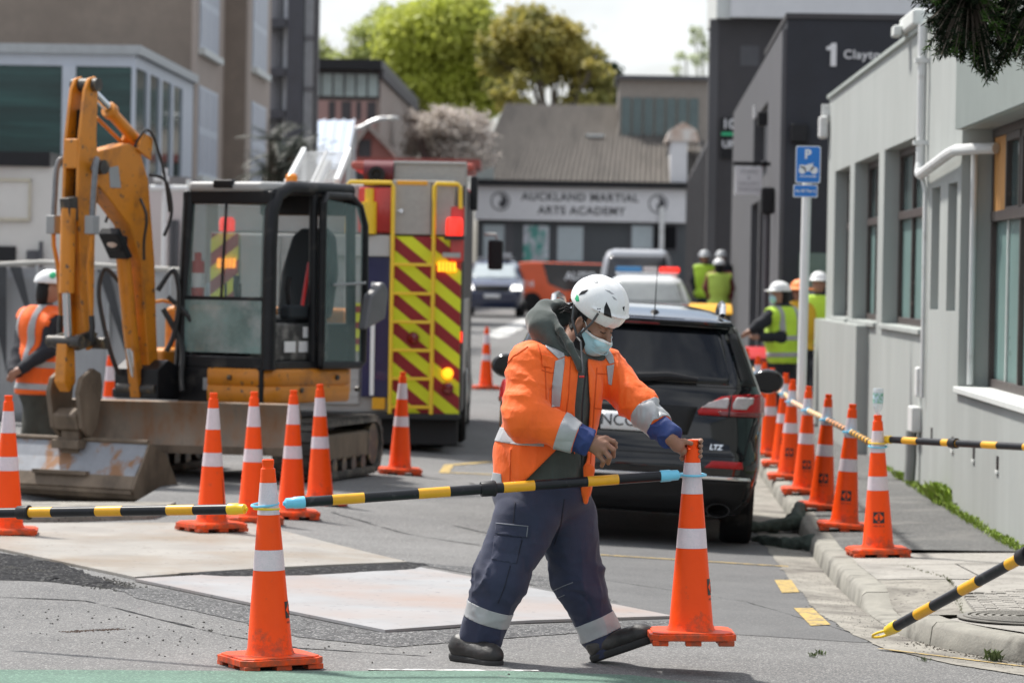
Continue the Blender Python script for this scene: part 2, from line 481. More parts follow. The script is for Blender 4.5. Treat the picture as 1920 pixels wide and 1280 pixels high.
def lines(segs):
    out = []
    for a, b, s in segs:
        n = max(1, int(round((b - a) / s)))
        out += [a + (b - a) * i / n for i in range(n)]
    return out + [segs[-1][1]]
xs = np.array(lines([(-500, -60, 110), (-60, -10, 6), (-10, -7.4, .5), (-7.4, -6.9, .1), (-6.9, -3.1, .4), (-3.1, -2.7, .08), (-2.7, 4, .22), (4, 10, .6), (10, 60, 6), (60, 500, 110)]))
ys = np.array(lines([(-30, 12, 4), (12, 27.2, .3), (27.2, 27.6, .06), (27.6, 30, .3), (30, 30.7, .1), (30.7, 55, .6), (55, 160, 3), (160, 1500, 120)]))
X, Y = np.meshgrid(xs, ys, indexing='ij')
Z = zroad(X, Y)
Z = np.where(Y > 170, np.minimum(Z, zroad(0, 170)), Z)
b = MB()
nx, ny = len(xs), len(ys)
b.v = list(zip(X.ravel().tolist(), Y.ravel().tolist(), Z.ravel().tolist()))
b.f = [(i * ny + j, (i + 1) * ny + j, (i + 1) * ny + j + 1, i * ny + j + 1) for i in range(nx - 1) for j in range(ny - 1)]
b.mi = [0] * len(b.f)
road = b.build('road', m_asph, smooth=60)
road['kind'] = 'structure'

# kerb line (x, y), near corner first
KERB = [(4.6, 16.3), (3.4, 17.05), (2.8, 17.5), (2.45, 17.85), (2.2, 18.25), (2.06, 18.7), (2.0, 19.2), (1.98, 20.0), (1.97, 20.9), (1.985, 22), (2.01, 23.2), (2.05, 24.6), (2.1, 26), (2.17, 28), (2.24, 30), (2.33, 33), (2.43, 36), (2.56, 40), (2.72, 45), (2.95, 52), (3.2, 60), (3.7, 78)]
def xkerb(y):
    k = [(q[1], q[0]) for q in KERB]
    return np.interp(y, [a for a, _ in k], [c for _, c in k])
def rampf(y): return ss(18.95, 19.35, y) * (1 - ss(20.5, 21.0, y))
def zpath(x, y):
    xk = xkerb(y)
    return zroad(xk, y) + .118 - .098 * rampf(y) * (1 - ss(0.1, 1.0, x - xk)) + .022 * np.maximum(0, x - xk) + .04 * xk * 0
WALLX = lambda y: 3.38 + .02 * (y - 24.7)
inner = [(WALLX(y), y) for y in (78, 60, 45, 38, 32, 27, 24.2)]
ins = lambda q, d=.15: (q[0] + d, q[1] + (d * .8 if q[1] < 18.6 else 0))
kk = [ins(q) for q in KERB]
foot = sheet('footpath', [q for q in kk if q[1] >= 24.1] + inner, m_path, 0, zpath, cell=.5)
# near concrete apron, laid in slabs with open joints
def slab(pts, up=0, mat=m_conc, nm='slab', cell=.3):
    return sheet(nm, pts, mat, up, zpath, kind=None, parent=foot, cell=cell)
gap = .012
slab([ins((2.045, 24.07)), (3.5, 24.07), (3.5, 23.0), ins((2.01, 23.0))], mat=m_conc)
slab([ins((2.0, 22.98)), (2.75, 22.98), (2.75, 21.55), ins((1.985, 21.55))], .002)
slab([(2.765, 22.98), (3.6, 22.98), (3.6, 21.4), (2.765, 21.5)], 0)
slab([ins((1.98, 21.52)), (2.53, 21.52), (2.42, 19.9), (2.36, 18.95), ins((2.0, 19.0)), ins((1.97, 20.0))], .001, m_conc_d)
slab([(2.55, 21.52), (3.6, 21.38), (3.6, 20.75), (2.5, 20.75)], 0)
slab([(2.37, 18.93), (2.45, 19.4), (3.6, 19.4), (4.9, 16.6), ins((3.4, 17.05)), ins((2.8, 17.5)), ins((2.45, 17.85)), ins((2.2, 18.25)), ins((2.06, 18.7))], 0)
slab([ins(q_, .13) for q_ in KERB if q_[1] < 24.0] + [ins((2.04, 24.12), .13), (3.6, 24.12), (5.2, 16.6)], -.014, m_kerb, nm='bedding')
bed = slab([(2.44, 19.42), (2.52, 20.73), (3.7, 20.73), (3.7, 19.42)], -.012, m_kerb, nm='paver_bed')
# small setts of the crossing threshold
pv = MB().box(-.052, .052, -.026, .026, -.02, .010).build('paver', m_conc, foot, bevel=.006, seg=1)
first = True; i = 0
for r in range(24):
    y = 19.47 + r * .054
    for c in range(9):
        x = 2.52 + c * .112 + (.056 if r % 2 else 0) + (y - 19.45) * .05
        if x > 3.3: continue
        o = pv if first else put(pv.copy(), foot); first = False
        o.location = (x, y, float(zpath(x, y)) - .006 + random.uniform(-.003, .003)); o.rotation_euler = (random.uniform(-.03, .03), random.uniform(-.03, .03), random.uniform(-.05, .05))
# cast cover with ring grooves
cv = MB(); cx, cy = 2.62, 18.72
for k, r in enumerate((.33, .29, .25, .21, .17, .13, .09)):
    cv.lathe([(r, .004), (r, .014), (r - .022, .014), (r - .022, .004)], 40, Mx.Translation((cx, cy, float(zpath(cx, cy)))), caps=False)
cv.lathe([(.36, .001), (.36, .006)], 40, Mx.Translation((cx, cy, float(zpath(cx, cy)))))
cvo = cv.build('inspection_cover', M('cast_iron', (.2, .19, .17), .6, metal=.2, var=.2, vs=15))
tag(cvo, 'round cast inspection cover with ring grooves set in the corner pavement', 'cover')
# kerb stones
def kpt(s):
    acc = 0
    for i in range(len(KERB) - 1):
        a, c = V(KERB[i]), V(KERB[i + 1]); L = (c - a).length
        if acc + L >= s: return a + (c - a) * (s - acc) / L, (c - a).normalized()
        acc += L
    return V(KERB[-1]), (V(KERB[-1]) - V(KERB[-2])).normalized()
tot = sum((V(KERB[i + 1]) - V(KERB[i])).length for i in range(len(KERB) - 1))
s = 0.0
while s < tot - 1:
    L = 1.15 if s < 14 else 2.4
    b = MB(); rings = []
    nst = 7
    for k in range(nst):
        q, t = kpt(s + .006 + (L - .012) * k / (nst - 1))
        nrm = V((t.y, -t.x))             # towards the footpath (right of travel)
        zr_, zt = float(zroad(q.x, q.y)), float(zpath(float(xkerb(q.y)) if q.y > 18.3 else q.x, q.y))
        if q.y <= 18.3: zt = zr_ + .118
        h = zt - zr_
        p0 = q; p1 = q + nrm * .012; p2 = q + nrm * .035; p3 = q + nrm * .16
        rings.append([(p0.x, p0.y, zr_ - .03), (p0.x, p0.y, zr_ + .01), (p1.x, p1.y, zr_ + h * .8), (p2.x, p2.y, zt + .001), (p3.x, p3.y, zt + .003), (p3.x, p3.y, zr_ - .03)])
    vs_ = [p for r_ in rings for p in r_]
    fs_ = [(i * 6 + k, i * 6 + (k + 1) % 6, (i + 1) * 6 + (k + 1) % 6, (i + 1) * 6 + k) for i in range(nst - 1) for k in range(6)]
    fs_ += [(0, 1, 2, 3, 4, 5), tuple((nst - 1) * 6 + k for k in range(5, -1, -1))]
    b.add(vs_, fs_)
    b.build('kerb_stone', m_kerb, foot, smooth=50, fix=True)
    s += L
# gutter channel
gut = [(4.6, 15.7), (3.2, 16.5), (2.55, 17.05), (2.1, 17.6), (1.85, 18.2), (1.76, 18.9), (1.72, 19.8), (1.70, 21), (1.72, 22.4), (1.76, 24), (1.83, 27), (1.95, 31), (2.1, 36), (2.35, 44)]
kback = [(q[0] + .01, q[1]) for q in KERB if q[1] < 46][::-1]
sheet('gutter', gut + kback, m_conc_d, .005, cell=.25, ragged=.02)
# green cycle crossing, worn white edges, yellow lines
gl = px2([(-60, 1256), (300, 1257.5), (700, 1258.5), (1000, 1260), (1180, 1266), (1330, 1284)])
sheet('cycle_lane', gl + [(.8, 12), (-4, 12)], m_green, .004, ragged=.008)
def line(p, q, w, mat, nm='road_marking', up=.005):
    a, c = V(G(*p)[:2]), V(G(*q)[:2]); t = (c - a).normalized(); n = V((-t.y, t.x)) * w / 2
    return sheet(nm, [a + n, c + n, c - n, a - n], mat, up, cell=.4)
line((690, 1256), (1010, 1258), .05, m_white)
line((1125, 1041), (1478, 1063), .06, m_yell, up=.007)
for p in ([(1452, 1088), (1484, 1088), (1499, 1111), (1466, 1112)], [(1488, 1141), (1524, 1141), (1557, 1172), (1520, 1174)]):
    sheet('road_marking', px2(p), m_yell, .006)
line((1648, 1218), (1925, 1252), .035, m_yell, up=.009)
for p, q in (((842, 872), (920, 866)), ((832, 886), (930, 890)), ((842, 872), (832, 887))): line(p, q, .09, m_yell)
for k in range(5): sheet('road_marking', px2([(905 + k * 14, 628 - k * 6), (925 + k * 14, 622 - k * 6), (960 + k * 10, 629 - k * 6), (935 + k * 14, 634 - k * 6)]), m_white, .006)
m_scuff = M('scuffed_paint', (.26, .26, .275), .8, var=.3, vs=9, bump=1, bs=170, c2=(.15, .15, .155), c2s=2.2, c2at=.47, c2w=.12, stretch=(.6, 1.6, 1), speck=((.12, .12, .12), 80, .7))
for pl in [] and ([(1300, 1243), (1360, 1228), (1450, 1236), (1420, 1250)], [(1400, 1262), (1480, 1240), (1570, 1246), (1540, 1264)], [(1520, 1230), (1570, 1226), (1640, 1240), (1600, 1246)], [(700, 1222), (800, 1214), (840, 1219), (760, 1228)]):
    sheet('worn_paint', px2(pl), m_scuff, .003, ragged=.035)
for pl in ([(-20, 1118), (160, 1126), (420, 1190), (560, 1215), (800, 1230)], [(850, 985), (960, 1010), (1120, 1085), (1400, 1128), (1640, 1200)], [(620, 960), (760, 1000), (900, 1022)], [(880, 905), (1000, 960), (1100, 1030)]):
    q = [V(a) for a in px2(pl)]
    for i in range(len(q) - 1):
        n_ = (q[i + 1] - q[i]).normalized(); n_ = V((-n_.y, n_.x)) * .007
        sheet('road_crack', [q[i] + n_, q[i + 1] + n_, q[i + 1] - n_, q[i] - n_], m_patch, .0022, ragged=.016)
m_asph2 = M('asphalt_smooth', (.12, .12, .121), .85, spec=.2, var=.14, vs=2, bump=.8, bs=170, c2=(.14, .14, .14), c2s=1.5, c2at=.6, speck=((.2, .2, .2), 150, .75))
sheet('asphalt_patch', px2([(1000, 1105), (1200, 1180), (1390, 1190), (1640, 1205), (1510, 1085), (1430, 1000), (1100, 990)]), m_asph2, .002, ragged=.02)
# cold-mix berms round the trench plates
sheet('asphalt_patch', px2([(-40, 1030), (130, 1060), (225, 1098), (300, 1112), (190, 1102), (90, 1090), (-40, 1086)]), m_patch, .003, ragged=.03, cell=.05, hump=.016)
sheet('asphalt_patch', px2([(190, 1096), (330, 1108), (480, 1140), (720, 1186), (900, 1178), (1180, 1164), (1300, 1166), (1150, 1180), (960, 1196), (740, 1213), (560, 1194), (420, 1158), (260, 1122)]), m_patch2, .003, ragged=.025, cell=.06, hump=.006)
sheet('asphalt_patch', px2([(330, 1080), (560, 1072), (770, 1060), (800, 1064), (760, 1073), (560, 1084), (420, 1086)]), m_patch, .020, ragged=.03, cell=.06, hump=.008)
sheet('asphalt_patch', px2([(760, 1053), (930, 1066), (1040, 1084), (1160, 1130), (1010, 1100), (860, 1072)]), m_patch2, .0035, ragged=.02, cell=.08, hump=.004)
pa = sheet('road_plate', px2([(-30, 1026), (252, 1086), (764, 1057), (470, 984), (-30, 984)]), m_plateA, .002, thick=.014, cell=.5, kind=None)
tag(pa, 'pale dusty steel trench plate with brown stains in front of the bucket', 'road plate')
pb = sheet('road_plate', px2([(252, 1090), (722, 1187), (1262, 1160), (788, 1068)]), m_plateB, .004, thick=.014, cell=.5, kind=None)
tag(pb, 'grey steel trench plate with rusty blush under the striding worker', 'road plate')
# lifted old concrete by the trench
cs = sheet('concrete_slab', px2([(-60, 985), (285, 973), (330, 958), (120, 957), (-60, 958)]), m_conc_d, .0, thick=.065, cell=.3, kind='structure')
# loose stones
def stones(name, spots, n, rr, mat, zf=zroad, parent=None):
    b = MB()
    for _ in range(n):
        x0, y0, sx, sy = random.choice(spots)
        x, y = random.gauss(x0, sx), random.gauss(y0, sy)
        r = random.uniform(*rr); z = float(zf(x, y)) + r * .35
        vs_ = [V((random.uniform(.6, 1.2) * a, random.uniform(.6, 1.2) * c, random.uniform(.5, .9) * e)) * r + V((x, y, z)) for a, c, e in ((1, 0, 0), (-1, 0, 0), (0, 1, 0), (0, -1, 0), (0, 0, 1), (0, 0, -1))]
        b.add(vs_, [(0, 2, 4), (2, 1, 4), (1, 3, 4), (3, 0, 4), (2, 0, 5), (1, 2, 5), (3, 1, 5), (0, 3, 5)])
    o = b.build(name, mat, parent, smooth=0); o['kind'] = 'stuff'; return o
def along(pl, k=8, s=.05):
    out = []
    for i in range(len(pl) - 1):
        for j in range(k):
            t = j / k; out.append((pl[i][0] + (pl[i + 1][0] - pl[i][0]) * t, pl[i][1] + (pl[i + 1][1] - pl[i][1]) * t, s, s))
    return out
m_stone = M('grit', (.07, .068, .063), .9, var=.6, vs=40)
g1 = along(px2([(-30, 1062), (60, 1072), (150, 1084), (230, 1104)]), 8, .07) + along(px2([(360, 1080), (560, 1076), (780, 1066)]), 8, .04)
gr = stones('gravel', g1, 2600, (.003, .011), m_stone)
tag(gr, 'loose black cold mix crumbs along the edges of the trench plates')
g2 = along([(1.95, 24), (1.9, 21.5), (1.88, 20), (1.9, 19), (2.1, 18.1), (2.4, 17.6)], 6, .09) + along(px2([(200, 1070), (500, 1030), (900, 1150)]), 4, .35) + along(px2([(150, 1160), (600, 1230)]), 4, .5)
gr = stones('gravel', g2, 1300, (.003, .008), m_stone)
tag(gr, 'fine grit scattered in the gutter and over the road')
g3 = along(px2([(130, 1184), (240, 1178)]), 6, .02)
gr = stones('gravel', g3, 260, (.002, .005), M('rust_grit', (.07, .04, .028), .9))
tag(gr, 'small smear of rusty grit on the grey asphalt')
g4 = along([(2.08, 18.6), (2.3, 18.0), (2.7, 17.45)], 8, .045)
gr = stones('gravel', g4, 420, (.003, .012), M('soil', (.05, .043, .033), .95, var=.5, vs=30)); tag(gr, 'dark soil and leaf litter at the foot of the corner kerb')
# weeds along the wall and in the gutter
def tufts(name, spots, n, hmax, mat, label, zf=zpath):
    b = MB()
    for _ in range(n):
        x0, y0, sx, sy, hh = random.choice(spots)
        x, y = random.gauss(x0, sx), random.gauss(y0, sy)
        z = float(zf(x, y)); a = random.uniform(0, 2 * PI); h = random.uniform(.3, 1) * hmax * hh; l = random.uniform(.2, .9) * h
        d = V((math.cos(a), math.sin(a), 0)); w = V((-d.y, d.x, 0)) * random.uniform(.1, .24) * h
        p = V((x, y, z)); m_ = p + d * l * .5 + V((0, 0, h * .75)); e = p + d * l + V((0, 0, h))
        b.add([p, m_ + w, e, m_ - w], [(0, 1, 2, 3)])
    o = b.build(name, mat, smooth=0); o['kind'] = 'stuff'
    tag(o, label)
ws = []
for y, w in ((24.4, 1), (25, 1.1), (25.6, 1), (26.2, .9), (26.8, 1), (27.4, 1.1), (28, 1), (28.6, 1.2), (29.2, 1.3), (29.6, 3.2), (29.8, 3.4), (30.6, 1.8), (31.2, 1.6), (32.2, 1.2), (33.4, 1.5), (35, 1)):
    ws += [(WALLX(y) - .05, y, .022, .18, w)] * int(3 * w)
tufts('weeds', ws, 2600, .05, m_leaf_w, 'bright green weeds along the foot of the grey wall')
tufts('weeds', [(G(1862, 1240).x, G(1862, 1240).y, .02, .02, .9), (G(1862, 1240).x, G(1862, 1240).y, .02, .02, .9), (G(1735, 1240).x, G(1735, 1240).y, .012, .012, .35), (G(1540, 1228).x, G(1540, 1228).y, .01, .01, .4), (G(1525, 1232).x, G(1525, 1232).y, .008, .008, .35)], 120, .075, M('weed_dull', (.12, .16, .06), .7, var=.3, vs=8), 'small grass tufts growing in the gutter seam', zroad)
tufts('weeds', along([(2.43, 22.9), (2.55, 21.6), (2.5, 20.8), (2.4, 19.6)], 10, .006) and [(x, y, s, .03, .4) for x, y, s, _ in along([(2.4, 22.9), (2.54, 21.6), (2.5, 20.8), (2.4, 19.6)], 10, .006)], 260, .04, M('moss', (.1, .11, .04), .9, var=.4, vs=8), 'moss in the joint of the pavement slabs')
# ================================================================= CONES, BARS, SIGN
m_ybar = M('bar_yellow', (.74, .36, .012), .35, var=.06, vs=12, c2=(.5, .3, .03), c2s=14, c2at=.7)
m_kbar = M('bar_black', (.012, .013, .016), .32, spec=.3, var=.2, vs=14, c2=(.06, .06, .06), c2s=20, c2at=.7)
m_bluecap = M('cap_blue', (.16, .55, .76), .35, var=.05)
m_ycap = M('cap_yellow', (.85, .55, .02), .35, var=.05)
m_logo = M('logo_black', (.02, .02, .02), .5)
CPROF = [(.025, .86, .025), ]
def cone_r(z): return .031 + (.86 - z) * .0855
def make_cone():
    t = thing('traffic_cone', 'orange traffic cone', 'traffic cone')
    b = MB()
    b.lathe([(.112, .052), (.104, .066), (cone_r(.085), .085), (cone_r(.42), .42), (cone_r(.42) - .002, .4202), (cone_r(.51) - .002, .5098), (cone_r(.51), .51), (cone_r(.66), .66), (cone_r(.66) - .002, .6602), (cone_r(.80) - .002, .7998), (cone_r(.80), .80), (cone_r(.86), .86), (.0262, .862), (.024, .872), (.0265, .88), (.0265, .898), (.021, .9), (.017, .89)], 28)
    b.build('cone_body', m_orangecone, t, smooth=30)
    for z0, z1 in ((.42, .51), (.66, .80)):
        MB().lathe([(cone_r(z0) - .004, z0), (cone_r(z0) + .0005, z0 + .001), (cone_r(z1) + .0005, z1 - .001), (cone_r(z1) - .004, z1)], 28, caps=False).build('reflective_band', m_refl, t, smooth=30)
    b = MB()
    h = .19; c = .045
    oc = [(h, -h + c), (h, h - c), (h - c, h), (-h + c, h), (-h, h - c), (-h, -h + c), (-h + c, -h), (h - c, -h)]
    b.prism(oc, .022, .05)
    b.prism([(x * .93, y * .93) for x, y in oc], .05, .057)
    for sx in (-1, 0, 1):
        for sy in (-1, 0, 1):
            if sx or sy: b.box(sx * .145 - .035, sx * .145 + .035, sy * .145 - .035, sy * .145 + .035, 0, .024)
    b.build('base', m_orangecone, t, bevel=.006)
    return t
def onto_cone(pts, z0, ang, out):
    "flat (u, v) metres -> cone surface"
    r = []
    for u, v in pts:
        z = z0 + v; rad = cone_r(z) + out; a = ang + u / cone_r(z0)
        r.append((rad * math.sin(a), -rad * math.cos(a), z))
    return r
def logo(parent, ang, z0=.25, w=.036):
    b = MB()
    def poly(f, out, mi, n=8):
        b.m = mi
        g = [(i / n, j / n) for i in range(n + 1) for j in range(n + 1)]
        vs_ = onto_cone([f(*q) for q in g], z0, ang, out)
        b.add(vs_, [(i * (n + 1) + j, (i + 1) * (n + 1) + j, (i + 1) * (n + 1) + j + 1, i * (n + 1) + j + 1) for i in range(n) for j in range(n)])
    poly(lambda s, t: ((2 * s - 1) * w, (2 * t - 1) * w), .0012, 0)
    poly(lambda s, t: ((s - t) * w * .9, (s + t - 1) * w * .9), .002, 1)
    poly(lambda s, t: ((2 * s - 1) * w * .16, -.55 * w + t * w * .75), .0028, 0)
    poly(lambda s, t: ((2 * s - 1) * w * .17, .32 * w + t * w * .3), .0028, 0)
    poly(lambda s, t: ((2 * s - 1) * w * .34, -.6 * w + t * w * .16), .0029, 0)
    b.m = 0
    for k, q in enumerate('safe.co.nz'):
        if q == '.': continue
        hh = .011 if q == 'f' else .008
        u0 = (k - 4.5) * .0068
        for (a0, a1, v0, v1) in ((0, .0016, 0, hh), (.0034, .005, 0, .008), (0, .005, .0064, .008)) if q not in 'cz' else ((0, .0016, 0, .008), (0, .005, 0, .0016), (0, .005, .0064, .008)):
            b.add(onto_cone([(u0 + a0, -.058 + v0), (u0 + a1, -.058 + v0), (u0 + a1, -.058 + v1), (u0 + a0, -.058 + v1)], z0, ang, .0014), [(0, 1, 2, 3)])
    return b.build('logo', [m_logo, m_orangecone], parent, smooth=60)
cone0 = make_cone()
GRP = 'orange and white traffic cones round the work site'
def place_cone(px, d, label, rz, lean=(0, 0), onpath=False, z=None, lg=None, dz=0):
    global cone0
    o = cone0 if not place_cone.used else copytree(cone0)
    place_cone.used = True
    p = P(px, 900, d)
    zz = float((zpath if onpath else zroad)(p.x, d)) if z is None else z
    o.location = (p.x, d, zz + dz)
    o.rotation_euler = (lean[0], lean[1], rz)
    tag(o, label, 'traffic cone', GRP)
    o['lg'] = 0
    if lg is not None: pending.append((o, lg))
    del o['lg']
    return o
place_cone.used = False; pending = []
RZ = random.Random(4)
CONES = {}
CONES['front'] = place_cone(512, 16.17, 'cone ringed by a yellow and a blue bar end, standing on the green lane edge', .42, (0, R(-1.6)), lg=R(82))
CONES['lift'] = place_cone(1301, 16.55, 'cone lifted off the road by the striding worker', .02, (0, R(-.6)), z=.10, lg=R(80))
CONES['edge'] = place_cone(16, 23.8, 'cone cut by the picture edge, in front of the digger bucket', .1, (0, R(-.5)))
place_cone(398, 24.4, 'cone on the dusty plate with a black scuff down its flank', .55, dz=.02)
place_cone(474, 25.5, 'cone half hidden behind the barred foreground cone', .3)
place_cone(548, 26.2, 'cone just beside the one before the digger track', .15)
place_cone(601, 27.9, 'cone standing against the front corner of the digger track', .2, (0, R(-1)))
place_cone(749, 32.8, 'lone cone in front of the striped fire engine rear', .1, (0, R(1)))
place_cone(908, 54, 'small distant cone on the open road beside the fire engine wheel', .2)
place_cone(203, 35.5, 'cone behind the digger arm near the orange-vested worker', .2)
CONES['bottle'] = place_cone(1649, 23.8, 'pavement cone with an upturned bottle stuck on its tip', .06, (0, R(-1.2)), True, lg=R(-2))
PATHC = [(1584, 26.5, 'second pavement cone along the kerb behind the bottle cone', 3.0, -6), (1541, 28.9, 'third pavement cone along the kerb behind the bottle cone', 2.6, -4), (1508, 31.1, 'fourth pavement cone along the kerb behind the bottle cone', 1.5, 4), (1478, 33.4, 'fifth pavement cone along the kerb, by the sign post foot', 1.6, -6), (1464, 35.8, 'sixth pavement cone along the kerb, just beyond the sign post', 2, 10)]
row = [CONES['bottle']]
for px, d, lb, ln, la in PATHC: row.append(place_cone(px, d, lb, RZ.uniform(-.1, .1), (0, R(ln)), True, lg=R(la)))
for px, d, lb in ((1441, 37.8, 'cone between the car mirror and the end of the cone row'), (1427, 40.2, 'far kerb cone peeping over the car mirror, in front of the red lidded bin'), (1415, 42.4, 'far kerb cone half hidden by the black car, by the red lidded bin'), (1393, 45, 'last kerb cone, showing its tip beside the car pillar')):
    row.append(place_cone(px, d, lb, RZ.uniform(-.1, .1), (0, R(1)), True, lg=None))
for o, a in pending: logo(o, a - o.rotation_euler.z)
sm = MB(); sm.add(onto_cone([(-.004, -.1), (.003, -.1), (.006, 0), (.002, .12), (-.002, .12), (-.001, 0)], .22, .55, .0012), [(0, 1, 2, 3, 4, 5)])
sm.build('scuff', m_black, [o for o in COL.objects if o.get('label', '').startswith('cone on the dusty')][0])
def cpt(o, z): # point on a cone's axis
    return V(o.location) + (o.rotation_euler.to_matrix() @ V((0, 0, z)))
def ring(bm, c, r, w, tilt=(0, 0)):
    pts = [V(c) + V((r * math.cos(a), r * math.sin(a), tilt[0] * r * math.cos(a) + tilt[1] * r * math.sin(a))) for a in np.linspace(0, 2 * PI, 25)]
    bm.tube(pts, w, 6, False)
def bar(label, A, B, capA=None, capB=None, ringA=None, ringB=None, phase=.12, r=.0225, yl=.14, bl=.24, group=None, ym=None, joints=(), km=None):
    "striped telescopic bar; rings slip over cones"
    t = thing('barrier_bar', label, 'barrier bar', A, 0, group)
    A, B = V(A), V(B); d = (B - A); L = d.length; u = d.normalized()
    O = A
    b = MB(); b.cyl((0, 0, 0), d, r, n=14); b.build('pole', km or m_kbar, t)
    s = phase
    while s < L - .03:
        MB().cyl(u * s, u * min(L, s + yl), r + .0008, n=14).build('stripe', ym or m_ybar, t)
        s += yl + bl
    for j in joints:
        MB().lathe([(r, 0), (r + .001, .002), (r + .0015, .05), (r + .003, .052), (r + .003, .062), (r, .066)], 14, frame(u * j, u.orthogonal(), u.cross(u.orthogonal()), u)).build('joint', m_blackpl, t)
    for end, q, m_, rg in ((0, V((0, 0, 0)), capA, ringA), (1, d, capB, ringB)):
        if not m_: continue
        dr = -u if end == 0 else u
        x = dr.orthogonal().normalized(); y = dr.cross(x)
        c = MB().lathe([(r + .002, -.05), (r + .0035, -.048), (r + .0035, -.004), (r + .001, 0), (r, .032), (.014, .038)], 14, frame(q, x, y, dr)).build('end_cap', m_, t)
        if rg:
            k = MB(); rc, rr, tl = rg
            rc = V(rc) - A
            k.tube([q + dr * .03, q + dr * .045], .009, 8)
            ring(k, rc, rr, .0055, tl); k.build('ring', m_, t)
    return t
fc, lc = CONES['front'], CONES['lift']
zf1, zf2 = .735, .722
c1, c2_ = cpt(fc, zf1), cpt(fc, zf2)
A = P(537, 942, 16.05); B = P(1258, 891, 16.45)
lcpt = cpt(lc, .745)
bar('black and yellow bar from the foreground cone across the worker to the lifted cone', A + V((.03, 0, 0)), B, m_bluecap, m_bluecap, (P(497, 945, 16.17), .058, (.1, .1)), (lcpt, .06, (0, .05)), phase=.17, joints=(.83,))
A = P(-60, 962, 16.9); B = P(447, 954, 16.2)
bar('striped bar from the picture edge past the bucket to the foreground cone', A, B, None, m_ycap, None, (P(500, 953, 16.17), .055, (0, 0)), phase=.33, joints=(.28,))
A = P(1662, 823.5, 23.8); B = P(2000, 842, 22.4)
bar('striped bar from the bottle cone along the grey wall', A, B, m_ycap, None, (cpt(CONES['bottle'], .72), .055, (0, 0)), None, phase=.17, joints=(.62,))
A = P(1672, 1178, 15.6); B = P(1990, 1004, 14.4)
t_ = bar('striped bar sloping down from the picture edge to the gutter', A, B, m_ycap, None, None, None, phase=.225, joints=(1.08,))
u_ = (V(A) - V(B)).normalized(); s_ = u_.cross(V((0, 0, 1))).normalized()
k = MB(); lp = [u_ * .035 + s_ * .018, u_ * .06 + s_ * .033, u_ * .10 + s_ * .036, u_ * .135 + s_ * .02, u_ * .142, u_ * .135 - s_ * .02, u_ * .10 - s_ * .036, u_ * .06 - s_ * .033, u_ * .035 - s_ * .018]
k.tube(lp, .0055, 6); k.build('ring', m_ycap, t_)
m_cream = M('bar_cream', (.62, .55, .47), .5); m_obar = M('bar_orange', (.75, .33, .12), .5)
ORD = ['bottle-topped', 'second', 'third', 'fourth', 'fifth', 'sixth', 'seventh', 'eighth', 'ninth', 'tenth']
for i in range(len(row) - 1):
    a, c = cpt(row[i], .70), cpt(row[i + 1], .70)
    u_ = (c - a).normalized(); a2, c2 = a + u_ * .08, c - u_ * .08
    bar('striped bar joining the ' + ORD[i] + ' and ' + ORD[i + 1] + ' pavement cones behind the bottle cone', a2, c2, m_bluecap, m_bluecap, (a, .058, (0, .1)), (c, .058, (0, -.1)), phase=.1, yl=.16, bl=.16, r=.021, group='striped bars linking the kerb cones', ym=m_obar if i % 2 else m_ybar, km=m_cream if i > 1 else m_kbar)
# upturned bottle on the cone tip
bt = thing('bottle', 'clear plastic bottle upside down on a cone tip', 'bottle', cpt(CONES['bottle'], .89))
m_pet = M('clear_plastic', (.72, .78, .82), .12, var=.05, alpha=.5, spec=.7)
MB().lathe([(.012, 0), (.013, .02), (.015, .024), (.02, .035), (.031, .06), (.033, .075), (.032, .11), (.033, .15), (.033, .172), (.03, .18), (.012, .176)], 20).build('bottle_body', m_pet, bt)
MB().lathe([(.0336, .085), (.0336, .15)], 20, caps=False).build('bottle_label', M('bottle_label', (.5, .66, .72), .5, c2=(.2, .42, .3), c2s=40, c2at=.52, c2w=.03), bt)
# motorcycle parking sign
m_sblue = M('sign_blue', (.012, .19, .62), .35, var=.04); m_swhite = M('sign_white', (.78, .8, .82), .4, var=.03)
sp = thing('parking_sign', 'blue motorcycle parking sign on a white post on the pavement', 'sign', (P(1500, 800, 34).x, 34, float(zpath(P(1500, 800, 34).x, 34))), 0)
top = P(1515, 275, 34) - V(sp.location)
b = MB(); b.tube([(0, 0, 0), top - V((.0, 0, .02))], .043, 16); b.build('post', m_whitepaint, sp)
def plate(name, cx, z, w, h, y0, mats, par, rad=.02):
    pl = []
    for sx, sy, a0 in ((1, 1, 0), (-1, 1, 90), (-1, -1, 180), (1, -1, 270)):
        for k in range(5):
            a = R(a0 + k * 22.5); pl.append((sx * (w / 2 - rad) + rad * math.cos(a), sy * (h / 2 - rad) + rad * math.sin(a)))
    T = frame((cx, y0, z), (1, 0, 0), (0, 0, 1), (0, -1, 0))
    b = MB(); b.m = 0; b.prism(pl, 0, .004, T)
    b.m = 1; b.prism([(x * (w - .018) / w, y * (h - .018) / h) for x, y in pl], .004, .006, T)
    return b.build(name, mats, par, smooth=30)
tx, tz = top.x, top.z
s34 = sc(34)
plate('sign_plate', tx, tz - .165, 47 / s34, 70 / s34, -.05, [m_swhite, m_sblue], sp)
plate('sign_plate', tx - .02, tz - .405, 46 / s34, 24 / s34, -.05, [m_swhite, m_sblue], sp, .012)
Tt = lambda x, z: Mx.Translation((x, -.0575, z)) @ FACE_CAM
text('P', .115, Tt(tx - .005, tz - .075), m_swhite, sp, depth=.001, bold=.004)
text('At All Times', .036, Tt(tx - .02, tz - .405), m_swhite, sp, depth=.001, bold=.001)
T = frame((tx, -.057, tz - .195), (1, 0, 0), (0, 0, 1), (0, -1, 0))
b = MB()
